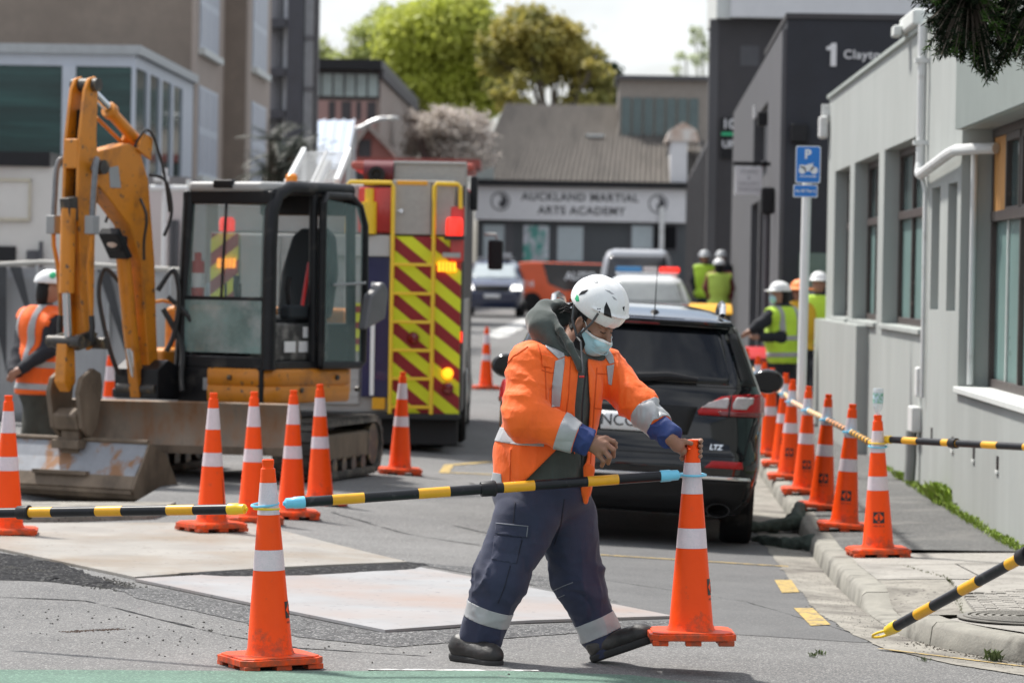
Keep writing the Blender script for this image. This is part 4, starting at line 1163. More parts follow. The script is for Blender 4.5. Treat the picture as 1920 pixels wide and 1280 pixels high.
# ------------------------------------------------ the other workers
def worker(label, px, d, top_px, J, cols, h=.02, vest=None, tapes=True, helmet_m=None, maskm=None, stick=None, group=None, helm='cap'):
    if d > 40: h = max(h, .026)
    "J: joint pixels -> (x, y, dy); the figure is grown round them"
    b0 = P(px, top_px, d)
    zg = b0.z - 1.78
    t = thing('person', label, 'person', (b0.x, d, zg), 0, group)
    O = V(t.location); s = sc(d)
    j = {k: P(v[0], v[1], d + (v[2] if len(v) > 2 else 0)) - O for k, v in J.items() if k != '_f'}
    fwd = V(J.get('_f', (0, 1, 0))).normalized() if '_f' in J else V((0, 1, 0))
    hd = j['head']; 
    up_ = V((0, 0, 1)); r_ = fwd.cross(up_)
    HRm = Mx((r_, fwd, up_)).transposed()
    ht = lambda a, f, u: hd + r_ * a + fwd * f + up_ * u
    def bodyf(g):
        dd = ell(g, hd, (.078, .1, .115), HRm)
        dd = smin(dd, ell(g, ht(0, .04, -.05), (.06, .06, .07), HRm), .02)
        dd = smin(dd, cap(g, ht(0, .1, .0), ht(0, .112, -.03), .01, .015), .01)
        for q in (-1, 1): dd = smin(dd, ell(g, ht(q * .08, 0, -.01), (.012, .02, .03), HRm), .005)
        dd = smin(dd, cap(g, ht(0, -.01, -.08), j['neck'], .055, .062), .03)
        dd = smin(dd, cap(g, j['neck'] - V((0, 0, .16)), j['hip'], .11, .12), .05)
        for a, b_, c in (('sl', 'el', 'wl'), ('sr', 'er', 'wr')):
            dd = smin(dd, smin(cap(g, j[a], j[b_], .055, .045), cap(g, j[b_], j[c], .045, .03), .02), .02)
            w = (j[c] - j[b_]).normalized()
            dd = smin(dd, cap(g, j[c], j[c] + w * .07, .034, .03), .02)
            sd = w.orthogonal().normalized(); s2 = w.cross(sd)
            for q in range(4):
                f0 = j[c] + w * .08 + s2 * (q - 1.5) * .02
                dd = smin(dd, cap(g, f0, f0 + w * (.055 + .012 * (1 - abs(q - 1.5))) + sd * .015, .011, .008), .006)
            dd = smin(dd, cap(g, j[c] + w * .02 + s2 * .03, j[c] + w * .075 + s2 * .055, .013, .009), .008)
        for a, b_ in (('kl', 'al'), ('kr', 'ar')):
            dd = smin(dd, smin(cap(g, j['hip'], j[a], .08, .06), cap(g, j[a], j[b_], .06, .045), .02), .02)
        return dd
    pts = [p for k, p in j.items() if k not in ('_f',)]
    lo, hi = bb(*pts, m=.2)
    netobj('body', bodyf, lo, hi, h, cols.get('skin', m_skin2), t)
    bl, ch = j.get('belly', (j['hip'] + j['neck']) / 2), (j['neck'] * .72 + j['hip'] * .28)
    def tor(g):
        dd = smin(cap(g, j['sl'], j['sr'], .085), ell(g, ch, (.2, .15, .22)), .05)
        dd = smin(dd, ell(g, bl, (.2, .165, .22)), .06)
        dd = smin(dd, cap(g, j['neck'] - V((0, 0, .1)), j['neck'] + V((0, 0, .05)), .11, .07), .05)
        return smin(dd, ell(g, j['hip'] + V((0, 0, .02)), (.19, .15, .12)), .06)
    def shirt(g):
        dd = tor(g)
        for a, b_, c in (('sl', 'el', 'wl'), ('sr', 'er', 'wr')):
            u = (j[c] - j[b_]).normalized()
            q = smin(cap(g, j[a], j[b_], .085, .07), cap(g, j[b_], j[c], .07, .05), .03)
            q = q - .014 * (ridge(g, 11, 3, near=q) - .5)
            dd = smin(dd, smax(q, pln(g, j[c] - u * .01, u), .01), .03)
        return smax(smax(dd, pln(g, j['hip'] + V((0, 0, -.12)), (0, 0, -1)), .01), pln(g, j['neck'] + V((0, 0, .045)), (0, 0, 1)), .01)
    lo_u = [lo[0], lo[1], j['hip'].z - .25]; hi_l = [hi[0], hi[1], j['hip'].z + .2]
    netobj('shirt', shirt, lo_u, hi, h, cols['shirt'], t)
    def trz(g):
        dd = ell(g, j['hip'], (.185, .15, .14))
        for a, b_ in (('kl', 'al'), ('kr', 'ar')):
            dd = smin(dd, smin(cap(g, j['hip'] * .85 + j[a] * .15, j[a], .12, .095), cap(g, j[a], j[b_], .095, .08), .03), .04)
        return dd - .014 * (ridge(g, 9, 1, near=dd) - .5)
    netobj('trousers', trz, lo, hi_l, h, cols['trousers'], t)
    for a in ('al', 'ar'):
        netobj('boot', lambda g, a=a: np.maximum(smin(cap(g, j[a], j[a] - V((0, 0, .07)), .06), cap(g, j[a] + V((0, 0, -.08)), j[a] + fwd * .17 + V((0, 0, -.09)), .05, .045), .03), -(g[2] - j[a].z + .125)), *bb(j[a], j[a] + fwd * .2, m=.16), .015, m_boot, t)
    if vest:
        cut = cols.get('hem', -.10)
        def ve(g):
            dd = tor(g) - .022
            dd = dd - .016 * (ridge(g, 7, 5, (1, 1, .5), dd) - .5)
            for a, b_ in (('sl', 'el'), ('sr', 'er')):
                dd = smax(dd, -(cap(g, j[a] + (j[a] - j['neck']).normalized() * .04 + V((0, 0, .02)), j[b_], .082)), .012)
            return smax(smax(dd, pln(g, j['hip'] + V((0, 0, cut)), (0, 0, -1)), .01), pln(g, j['neck'] + V((0, 0, -.0)), (0, 0, 1)), .01)
        vo = netobj('vest', ve, lo_u, [hi[0], hi[1], j['neck'].z + .1], h * .75, vest, t)
        if tapes:
            for z in (.02, .22):
                zc = j['hip'] + V((0, 0, z)); ax = (j['neck'] - j['hip']).normalized()
                band(vo, 'reflective_tape', m_tape, vo, [(zc, -ax), (zc + ax * .055, ax)], None, .005)
            for q in (-.09, .09):
                sd = (j['sr'] - j['sl']).normalized(); c0 = (j['sl'] + j['sr']) / 2 + sd * q
                band(vo, 'reflective_tape', m_tape, vo, [(c0 - sd * .025, -sd), (c0 + sd * .025, sd), (j['hip'] + V((0, 0, .26)), (0, 0, -1))], None, .005)
    if helmet_m:
        def hf(g):
            dd = ell(g, ht(0, -.005, .055), (.115, .135, .115), HRm)
            dd = np.maximum(dd, ht(0, 0, .045).z - g[2])
            dd = smin(dd, np.maximum(ell(g, ht(0, .03, .05), (.12, .165, .016), HRm), -1), .01)
            if helm == 'brim': dd = smin(dd, ell(g, ht(0, 0, .045), (.2, .2, .016), HRm), .015)
            return smax(dd, -ell(g, ht(0, -.005, .03), (.1, .12, .1), HRm), .004)
        hh = netobj('helmet', hf, *bb(hd, m=.26), .012, helmet_m, t)
        if stick:
            cpt_ = P(stick[0], stick[1], d) - O
            band(hh, 'sticker', m_grn, hh, [(cpt_ + V((math.cos(a), 0, math.sin(a))) * .028, (math.cos(a), 0, math.sin(a))) for a in np.linspace(0, 2 * PI, 9)[:-1]], lambda c, n: n.y < 0, .003)
        hb = netobj('hair', lambda g: np.maximum(smin(ell(g, ht(0, -.018, .0), (.084, .098, .115), HRm), ell(g, ht(0, -.055, -.085), (.075, .065, .09), HRm), .04), pln(g, ht(0, -.01, 0), fwd)), *bb(hd, m=.2), .012, m_hair, t)
    if maskm:
        netobj('face_mask', lambda g: np.maximum(ell(g, ht(0, .065, -.045), (.066, .06, .06), HRm), pln(g, ht(0, .05, 0), -fwd)), *bb(hd, m=.2), .01, maskm, t)
    return t
# worker in orange vest with hands behind the back, by the bucket
lw = worker('person in orange vest with hands clasped behind the back, beside the digger bucket', 75, 33.2, 500,
       dict(head=(93, 540), neck=(82, 572, .02), sl=(50, 598, .17), sr=(100, 606, -.13), el=(30, 690, -.1), er=(92, 655, -.16), wl=(24, 702, -.22), wr=(34, 695, -.27), hip=(72, 735), belly=(70, 680),
            kl=(60, 810), kr=(92, 815), al=(62, 885), ar=(95, 885), _f=(.96, .2, -.1)),
       dict(shirt=m_dark, trousers=m_khaki, skin=m_skin2, hem=-.02), vest=m_orange, helmet_m=m_helm, stick=(101, 516))
# masked worker with one arm out, right pavement
worker('person in lime vest, white helmet and face mask reaching out, by the red lidded bin', 1462, 44.8, 527,
       dict(head=(1462, 553), neck=(1469, 574), sl=(1447, 592, -.12), sr=(1480, 590, .08), el=(1422, 610, -.16), er=(1465, 632, -.12), wl=(1404, 622, -.18), wr=(1420, 632, -.2), hip=(1470, 672), belly=(1466, 635),
            kl=(1462, 720), kr=(1476, 722), al=(1462, 778), ar=(1478, 778), _f=(-.96, -.1, -.05)),
       dict(shirt=m_dark, trousers=m_dark, hem=-.06), vest=m_lime, helmet_m=m_helm, maskm=m_mask)
m_yj = M('yellow_jacket', (.72, .43, .02), .7); m_ohat = M('orange_hat', (.85, .25, .06), .6)
worker('person in yellow jacket and wide orange hat standing behind the sign post', 1500, 46, 530,
       dict(head=(1499, 549), neck=(1499, 570), sl=(1484, 584), sr=(1514, 584), el=(1479, 622), er=(1518, 622), wl=(1484, 655), wr=(1514, 655), hip=(1499, 658), kl=(1494, 705), kr=(1505, 705), al=(1494, 755), ar=(1505, 755), _f=(.3, -.9, 0)),
       dict(shirt=m_yj, trousers=m_dark, skin=m_skin), helmet_m=m_ohat, helm='brim')
worker('person in lime vest half hidden at the corner of the grey building', 1535, 47.4, 512,
       dict(head=(1535, 533), neck=(1536, 553), sl=(1522, 566), sr=(1551, 566), el=(1518, 600), er=(1555, 600), wl=(1521, 630), wr=(1553, 630), hip=(1536, 636), kl=(1531, 690), kr=(1541, 690), al=(1531, 740), ar=(1541, 740), _f=(-.3, -.9, 0)),
       dict(shirt=m_dark, trousers=m_dark), vest=m_lime, helmet_m=m_helm, tapes=False)
m_ghelm = M('helmet_grey', (.35, .37, .39), .4)
worker('distant person in lime vest seen from behind, in front of the two others', 1348, 69, 487,
       dict(head=(1348, 501), neck=(1348, 512), sl=(1332, 518), sr=(1366, 518), el=(1325, 540), er=(1371, 540), wl=(1330, 560), wr=(1370, 560), hip=(1348, 570), kl=(1342, 605), kr=(1354, 605), al=(1342, 640), ar=(1354, 640), _f=(0, 1, 0)),
       dict(shirt=M('maroon_cloth', (.16, .03, .03), .8), trousers=m_dark, hem=-.14), h=.028, vest=M('hivis_pale', (.55, .72, .12), .7), tapes=False, helmet_m=m_helm)
worker('distant person in lime vest facing the street beside the dark shopfront', 1321, 71, 471,
       dict(head=(1321, 485), neck=(1321, 496), sl=(1306, 503), sr=(1336, 503), el=(1300, 525), er=(1341, 525), wl=(1303, 545), wr=(1338, 545), hip=(1321, 552), kl=(1316, 588), kr=(1326, 588), al=(1316, 622), ar=(1326, 622), _f=(.2, -1, 0)),
       dict(shirt=m_dark, trousers=m_navy, skin=m_skin), h=.028, vest=m_lime, tapes=False, helmet_m=m_ghelm)
worker('distant person in grey helmet showing above the lime-vested back', 1352, 71.3, 471,
       dict(head=(1352, 485), neck=(1352, 496), sl=(1338, 503), sr=(1366, 503), el=(1334, 525), er=(1370, 525), wl=(1337, 545), wr=(1368, 545), hip=(1352, 552), kl=(1347, 588), kr=(1357, 588), al=(1347, 622), ar=(1357, 622), _f=(-.2, -1, 0)),
       dict(shirt=m_dark, trousers=m_dark, skin=m_skin), h=.028, vest=m_dark, tapes=False, helmet_m=m_ghelm)
# ================================================================= CARS
m_tyre = M('tyre', (.014, .014, .015), .8, spec=.2, var=.25, vs=18, bump=.4, bs=80, c2=(.05, .047, .043), c2s=6, c2at=.62)
m_rim = M('wheel_alloy', (.35, .36, .37), .35, metal=.8)
m_chrome = M('chrome', (.65, .66, .68), .12, metal=1, var=.02)
m_bkpaint = M('car_black', (.006, .0065, .008), .16, var=.2, vs=3, coat=.9, spec=.1)
m_wpaint = M('car_white', (.74, .75, .76), .25, var=.02, coat=1)
m_npaint = M('car_navy', (.012, .022, .065), .25, var=.1, coat=1)
m_spaint = M('car_silver', (.5, .51, .53), .3, metal=.5, var=.04, coat=.8)
m_cglass = M('car_glass', (.004, .005, .007), .04, var=.1, spec=.4, coat=.1)
m_trim = M('car_trim', (.014, .014, .015), .55, spec=.25, var=.2, vs=20, bump=.2, bs=120)
m_redl = M('lamp_red', (.36, .004, .006), .18, var=.1, vs=30, coat=.15, spec=.3)
m_redd = M('lamp_dark_red', (.16, .004, .006), .18, var=.1, vs=30, coat=.8)
m_clearl = M('lamp_clear', (.42, .38, .38), .15, var=.12, vs=40, coat=.4)
m_redglow = M('lamp_red_lit', (.8, .05, .03), .3, emit=(1, .02, .01), es=.8)
m_ambglow = M('lamp_amber_lit', (.9, .4, .03), .3, emit=(1, .32, .008), es=1.5)
m_whiteglow = M('lamp_white_lit', (.9, .9, .9), .3, emit=(1, .96, .9), es=2)
m_plate = M('plate_white', (.75, .76, .77), .4, var=.04)
class Car:
    "body grown from level outlines: rows (z, half width, rear y, front y, corner rear, corner front, rear bow, front bow)"
    def __init__(s, rows, mat, parent, wheels, name='body'):
        s.r = np.array(rows, float); s.t = parent
        zs = s.r[:, 0]
        Z = np.unique(np.concatenate([zs] + [np.linspace(zs[i], zs[i + 1], 4) for i in range(len(zs) - 1)]))
        b = MB(); n = None
        for z in Z:
            pts = s.outline(z); n = len(pts)
            b.v += [(x, y, z) for x, y in pts]
        m = len(Z)
        b.f = [(i * n + k, i * n + (k + 1) % n, (i + 1) * n + (k + 1) % n, (i + 1) * n + k) for i in range(m - 1) for k in range(n)]
        b.f += [tuple(range(n - 1, -1, -1)), tuple((m - 1) * n + k for k in range(n))]
        b.mi = [0] * len(b.f)
        s.o = b.build(name, mat, parent, smooth=28, fix=True)
        if wheels:
            c = MB()
            for y in wheels[1]:
                c.cyl((-1.3, y, wheels[0] + .0), (1.3, y, wheels[0] + .0), wheels[0] + .055, n=28)
            co = c.build('cutter', m_trim, None); co.hide_render = True
            bo = s.o.modifiers.new('arches', 'BOOLEAN'); bo.operation = 'DIFFERENCE'; bo.object = co; bo.solver = 'EXACT'
            dg = bpy.context.evaluated_depsgraph_get()
            me = bpy.data.meshes.new_from_object(s.o.evaluated_get(dg))
            s.o.modifiers.clear(); s.o.data = me; me.name = name
            bpy.data.objects.remove(co)
            for y in wheels[1]:
                for sx in (-1, 1):
                    w = wheels[2] - .02
                    tyre = MB().lathe([(wheels[0] * .62, -.1), (wheels[0] * .9, -.112), (wheels[0] * .985, -.085), (wheels[0], -.04), (wheels[0], .04), (wheels[0] * .985, .085), (wheels[0] * .9, .112), (wheels[0] * .62, .1)], 28,
                                 frame((sx * (w - .11), y, wheels[0]), (0, 1, 0), (0, 0, 1), (1, 0, 0))).build('wheel', m_tyre, parent)
                    rr = wheels[0] * .63
                    rim = MB(); T = frame((sx * (w - .025), y, wheels[0]), (0, sx, 0), (0, 0, 1), (sx, 0, 0))
                    rim.lathe([(rr, -.02), (rr, 0), (rr * .93, 0), (rr * .9, -.03), (.06, -.04), (.05, -.01), (.0, -.01)], 24, T)
                    for k in range(5):
                        a = 2 * PI * k / 5; rim.beam(T @ V((0, 0, -.02)), T @ V((rr * .95 * math.cos(a), rr * .95 * math.sin(a), -.012)), .05, .02, up=T.to_3x3() @ V((0, 0, 1)))
                    rim.build('rim', m_rim, tyre)
    def at(s, z): return [np.interp(z, s.r[:, 0], s.r[:, k]) for k in range(1, 8)]
    def outline(s, z):
        w, yr, yf, cr, cf, br, bf = s.at(z)
        half = []
        for t in np.linspace(0, 1, 6)[:-1]: half.append((t * (w - cr), yr + br * (t * (w - cr) / w) ** 2))
        e = yr + br * ((w - cr) / w) ** 2
        for a in np.linspace(0, PI / 2, 7): half.append((w - cr + cr * math.sin(a), e + cr * 1.15 * (1 - math.cos(a))))
        f = yf - bf * ((w - cf) / w) ** 2
        y0, y1 = e + cr * 1.15, f - cf * 1.3
        for t in np.linspace(0, 1, 10)[1:-1]: half.append((w, y0 + (y1 - y0) * t))
        for a in np.linspace(PI / 2, 0, 7): half.append((w - cf + cf * math.sin(a), f - cf * 1.3 * (1 - math.cos(a))))
        for t in np.linspace(1, 0, 6)[1:]: half.append((t * (w - cf), yf - bf * (t * (w - cf) / w) ** 2))
        return half + [(-x, y) for x, y in half[1:-1][::-1]]
    def ry(s, x, z):
        w, yr, yf, cr, cf, br, bf = s.at(z); x = min(abs(x), w * .999)
        if x <= w - cr: return yr + br * (x / w) ** 2
        a = math.asin(min(1, (x - w + cr) / cr))
        return yr + br * ((w - cr) / w) ** 2 + cr * 1.15 * (1 - math.cos(a))
    def fy(s, x, z):
        w, yr, yf, cr, cf, br, bf = s.at(z); x = min(abs(x), w * .999)
        if x <= w - cf: return yf - bf * (x / w) ** 2
        a = math.asin(min(1, (x - w + cf) / cf))
        return yf - bf * ((w - cf) / w) ** 2 - cf * 1.3 * (1 - math.cos(a))
    def patch(s, name, mat, poly, out=.006, rear=True, nx=14, nz=8, parent=None, thick=.012):
        "piece laid on the tail or the nose; poly = [(z, x left, x right)] from below upwards"
        zz = [p[0] for p in poly]; b = MB(); g = []
        for j in range(nz + 1):
            z = zz[0] + (zz[-1] - zz[0]) * j / nz
            xl, xr = np.interp(z, zz, [p[1] for p in poly]), np.interp(z, zz, [p[2] for p in poly])
            for i in range(nx + 1):
                x = xl + (xr - xl) * i / nx
                w = s.at(z)[0]; ex = 1 + out / w
                y = (s.ry(x, z) - out) if rear else (s.fy(x, z) + out)
                g.append((x * ex if abs(x) > w * .9 else x, y, z))
        b.add(g, [(j * (nx + 1) + i, j * (nx + 1) + i + 1, (j + 1) * (nx + 1) + i + 1, (j + 1) * (nx + 1) + i) for j in range(nz) for i in range(nx)])
        o = b.build(name, mat, parent or s.t, smooth=50)
        if rear is False: o.data.flip_normals()
        sd = o.modifiers.new('thickness', 'SOLIDIFY'); sd.thickness = thick; sd.offset = -1
        return o
    def side(s, name, mat, quads, out=.004, parent=None):
        "side glass: quads of (y, z)"
        for sx in (-1, 1):
            b = MB()
            g = []; n = 8
            (a, c, d, e) = quads
            for i in range(n + 1):
                for j in range(n + 1):
                    u, v = i / n, j / n
                    y = (a[0] * (1 - u) + c[0] * u) * (1 - v) + (e[0] * (1 - u) + d[0] * u) * v
                    z = (a[1] * (1 - u) + c[1] * u) * (1 - v) + (e[1] * (1 - u) + d[1] * u) * v
                    g.append((sx * (s.at(z)[0] + out), y, z))
            fs = [(i * (n + 1) + j, (i + 1) * (n + 1) + j, (i + 1) * (n + 1) + j + 1, i * (n + 1) + j + 1) for i in range(n) for j in range(n)]
            b.add(g, fs if sx > 0 else [f[::-1] for f in fs])
            o = b.build(name, mat, parent or s.t)
            sd = o.modifiers.new('thickness', 'SOLIDIFY'); sd.thickness = .01; sd.offset = -1
# --------------------------------------------------------------- black SUV, tail towards us
d = 25.7
pc = P(1171, 800, d)
zl, zr_ = float(zroad(pc.x - .8, d + .9)), float(zroad(pc.x + .8, d + .9))
suv = thing('parked_car', 'shiny black station wagon with its tail to us, behind the striding worker', 'car', (pc.x, d, (zl + zr_) / 2 - .015))
suv.rotation_euler = (0, math.atan2(zl - zr_, 1.6), R(-2.6))
rows = [(.24, .80, .14, 4.45, .25, .4, .10, .3), (.34, .86, .05, 4.58, .22, .42, .08, .3), (.50, .90, .0, 4.64, .20, .45, .07, .32), (.60, .915, .0, 4.65, .20, .45, .07, .32), (.70, .915, .05, 4.64, .22, .45, .07, .3),
        (.95, .92, .09, 4.55, .26, .5, .08, .3), (1.03, .915, .12, 4.3, .26, .55, .09, .3), (1.10, .895, .15, 3.7, .24, .5, .09, .3), (1.16, .87, .18, 3.45, .22, .45, .1, .28), (1.40, .775, .36, 3.0, .18, .35, .1, .22), (1.53, .71, .46, 2.7, .16, .3, .1, .2), (1.57, .67, .44, 2.6, .2, .4, .1, .2), (1.588, .645, .50, 2.5, .2, .4, .1, .2), (1.612, .60, .70, 2.4, .2, .4, .1, .2), (1.64, .52, .96, 2.3, .2, .3, .1, .2), (1.662, .38, 1.3, 2.2, .18, .25, .08, .1), (1.672, .2, 1.65, 2.0, .1, .1, .05, .05)]
c = Car(rows, m_bkpaint, suv, (.355, (.92, 3.65), .915))
c.patch('rear_window', m_cglass, [(1.145, -.76, .76), (1.2, -.755, .755), (1.5, -.635, .635), (1.53, -.60, .60)], .004)
sp_ = MB()
for i in range(13):
    pass
c.patch('spoiler', m_bkpaint, [(1.545, -.64, .64), (1.585, -.61, .61)], .05, thick=.05)
c.patch('brake_light', m_redd, [(1.535, -.16, .16), (1.548, -.16, .16)], .052)
for sx in (-1, 1):
    lp_ = lambda nm, m_, pts, o_: c.patch(nm, m_, [(z, min(a * sx, b_ * sx), max(a * sx, b_ * sx)) for z, a, b_ in pts], o_, nx=10, nz=6)
    t1 = lp_('tail_light', m_redl, [(.935, .47, .915), (.97, .46, .915), (1.075, .64, .905), (1.09, .78, .89)], .014)
    for nm, m_, pts, o_ in (('lamp_lens', m_clearl, [(.985, .49, .665), (1.02, .535, .675), (1.058, .65, .672)], .019), ('lamp_lens', m_clearl, [(.985, .705, .80), (1.02, .70, .825), (1.068, .73, .83)], .019), ('lamp_base', m_redd, [(.935, .62, .91), (.965, .60, .915)], .018), ('lamp_gap', m_trim, [(.935, .672, .684), (1.08, .684, .694)], .021)):
        o = lp_(nm, m_, pts, o_); o.parent = t1
    lp_('reflector', m_redl, [(.575, .53, .80), (.625, .58, .79)], .01)
    # mirrors
    mb = netobj('wing_mirror', lambda g, sx=sx: smin(ell(g, (sx * 1.0, 2.95, 1.12), (.125, .075, .095)), cap(g, (sx * .86, 3.0, 1.06), (sx * .95, 2.97, 1.08), .03), .03), *bb(V((sx * .82, 2.85, 1.0)), V((sx * 1.14, 3.05, 1.24)), m=.03), .014, m_bkpaint, suv)
    MB().add([(sx * 1.0 + .1 * math.cos(a), 2.872, 1.12 + .075 * math.sin(a)) for a in np.linspace(0, 2 * PI, 17)[:-1]], [tuple(range(16))]).build('mirror_glass', m_cglass, mb, smooth=0)
    # roof rails
    MB().tube([(sx * .60, .72, 1.62), (sx * .60, .78, 1.685), (sx * .60, 1.6, 1.70), (sx * .59, 2.3, 1.675), (sx * .58, 2.4, 1.62)], .022, 8).build('roof_rail', m_chrome, suv)
    c.patch('pillar_trim', m_trim, [(1.145, min(.765 * sx, .86 * sx), max(.765 * sx, .86 * sx)), (1.5, min(.64 * sx, .70 * sx), max(.64 * sx, .70 * sx))], .003, nx=4)
    # exhaust
    e = MB(); e.lathe([(.05, -.14), (.062, 0), (.055, .0), (.045, -.1)], 16, frame((sx * .64, .02, .285), (1.35, 0, 0), (0, 0, .8), (0, -1, 0)), caps=False); e.build('exhaust_tip', m_trim, suv)
c.patch('bumper_skirt', m_trim, [(.25, -.78, .78), (.36, -.86, .86), (.49, -.895, .895)], .006, nx=24)
c.patch('chrome_strip', m_chrome, [(.495, -.84, .84), (.517, -.83, .83)], .02, nx=20)
c.patch('tailgate_seam', m_trim, [(.655, -.80, .80), (.662, -.80, .80)], .002, nx=20)
c.patch('tailgate_seam', m_trim, [(1.125, -.80, .80), (1.131, -.80, .80)], .003, nx=20)
for sx in (-1, 1): c.patch('tailgate_seam', m_trim, [(.66, min(sx * .80, sx * .807), max(sx * .80, sx * .807)), (.94, min(sx * .86, sx * .867), max(sx * .86, sx * .867))], .002, nx=2)
c.patch('plate_recess', m_trim, [(.79, -.40, .40), (.985, -.46, .46)], .003)
np_ = c.patch('number_plate', m_plate, [(.80, -.2, .2), (.925, -.2, .2)], .014, nz=2)
text('NCC157', .112, Mx.Translation((0, c.ry(0, .862) - .018, .862)) @ Mx.Rotation(R(-8), 4, 'X') @ FACE_CAM, m_black, np_, depth=.001)
text('LTZ', .05, Mx.Translation((.60, c.ry(.6, .715) - .008, .715)) @ Mx.Rotation(R(3), 4, 'Z') @ Mx.Rotation(R(-8), 4, 'X') @ FACE_CAM, m_chrome, suv, depth=.002, name='badge', bold=.002, shear=.2)
k = MB(); k.tube([(.03, c.ry(.03, 1.16) - .04, 1.165), (.25, c.ry(.25, 1.19) - .045, 1.185), (.45, c.ry(.45, 1.17) - .035, 1.17)], [.035, .03, .015], 8); k.build('wiper', m_blackpl, suv)
k = MB(); k.lathe([(.032, -.015), (.034, .01), (.02, .028), (.006, .03)], 14, Mx.Translation((.12, .74, 1.605))); k.tube([(.12, .74, 1.62), (.12, .76, 1.95)], [.0045, .002], 6); k.build('antenna', m_blackpl, suv)
k = MB(); k.box(-.3, .3, .25, .5, .3, .34); k.box(-.75, .75, .5, 4.2, .27, .32); k.build('underbody', m_trim, suv)
c.side('side_window', m_cglass, [(.75, 1.14), (3.1, 1.12), (2.65, 1.47), (.95, 1.49)])
c.patch('windscreen', m_cglass, [(1.13, -.74, .74), (1.53, -.58, .58)], .004, rear=False)
# sky blob of dirt? no. --- navy car facing us
def facing_car(px, py, d, rz_, rows, paint, label, wh, zoff=0):
    p = P(px, py, d)
    t = thing('parked_car', label, 'car', (p.x, d, float(zroad(p.x, d)) + zoff), rz_)
    return t, Car(rows, paint, t, wh)
rowsC = [(.22, .78, .15, 4.2, .3, .4, .1, .25), (.4, .86, .03, 4.32, .25, .45, .1, .3), (.6, .88, .0, 4.36, .25, .45, .1, .3), (.8, .88, .06, 4.25, .28, .45, .1, .3), (.92, .87, .1, 3.9, .28, .5, .1, .3), (.98, .84, .13, 3.4, .25, .45, .1, .25), (1.2, .74, .3, 2.9, .22, .35, .1, .2), (1.38, .64, .45, 2.45, .2, .3, .1, .15), (1.45, .52, .6, 2.2, .2, .3, .1, .1)]
rowsS = [(z * 1.16, w * 1.05, a, b_, e, f, g_, h_) for z, w, a, b_, e, f, g_, h_ in rowsC]
t, c = facing_car(933, 560, 116, R(178), rowsS, m_npaint, 'dark blue car facing us with headlights on, far up the road', (.34, (.85, 3.4), .92))
c.patch('windscreen', M('bright_glass', (.35, .4, .42), .06, spec=.9), [(1.15, -.73, .73), (1.58, -.60, .60)], .006, rear=False)
for sx in (-1, 1): c.patch('headlight', m_whiteglow, [(.80, min(.55 * sx, .86 * sx), max(.55 * sx, .86 * sx)), (.95, min(.6 * sx, .84 * sx), max(.6 * sx, .84 * sx))], .012, rear=False, nx=6, nz=3)
c.patch('grille', m_trim, [(.75, -.5, .5), (.93, -.5, .5)], .01, rear=False)
c.patch('number_plate', m_plate, [(.55, -.24, .24), (.67, -.24, .24)], .014, rear=False, nz=2)
c.side('side_window', m_cglass, [(.75, 1.16), (3.0, 1.14), (2.6, 1.52), (.95, 1.52)])
MB().box(-.55, .55, 1.2, 1.3, 1.75, 1.79).box(-.55, .55, 2.0, 2.1, 1.72, 1.76).box(-.45, .1, 1.15, 2.2, 1.79, 1.92).build('roof_rack', m_spaint, t)
# --- white police hatchback, tail to us, high brake lamp lit
t, c = facing_car(1212, 580, 70, R(-2), [(z * 1.06, w * 1.02, a, b_, e, f, g_, h_) for z, w, a, b_, e, f, g_, h_ in rowsC], m_wpaint, 'white police car with a red and blue light bar lit, beyond the black car roof', (.32, (.8, 3.4), .9), zoff=.14)
c.patch('rear_window', M('pale_glass', (.32, .34, .34), .08, spec=.9), [(1.03, -.72, .72), (1.42, -.60, .60)], .006)
for sx in (-1, 1): c.patch('tail_light', m_redl, [(.78, min(.6 * sx, .88 * sx), max(.6 * sx, .88 * sx)), (.98, min(.68 * sx, .86 * sx), max(.68 * sx, .86 * sx))], .012, nx=6, nz=4)
c.patch('checker_strip', M('police_blue', (.02, .06, .3), .4), [(.86, -.6, .2), (.94, -.6, .2)], .008)
c.patch('checker_strip', m_ybar, [(.86, .22, .58), (.94, .22, .58)], .008)
c.patch('number_plate', m_plate, [(.55, -.2, .2), (.66, -.2, .2)], .012, nz=2)
lb = MB(); lb.box(-.6, .6, 1.15, 1.4, 1.55, 1.6); lo_ = lb.build('light_bar', m_whitepaint, t, bevel=.02)
MB().box(-.6, -.1, 1.14, 1.41, 1.6, 1.70).build('blue_lens', M('lens_blue', (.05, .2, .42), .2), lo_, bevel=.03)
MB().box(-.08, .22, 1.14, 1.41, 1.6, 1.70).build('clear_lens', m_clearl, lo_, bevel=.03)
MB().box(.24, .62, 1.14, 1.41, 1.6, 1.70).build('red_lens', m_redglow, lo_, bevel=.03)
c.side('side_window', m_cglass, [(.75, 1.06), (3.0, 1.04), (2.6, 1.38), (.95, 1.38)])
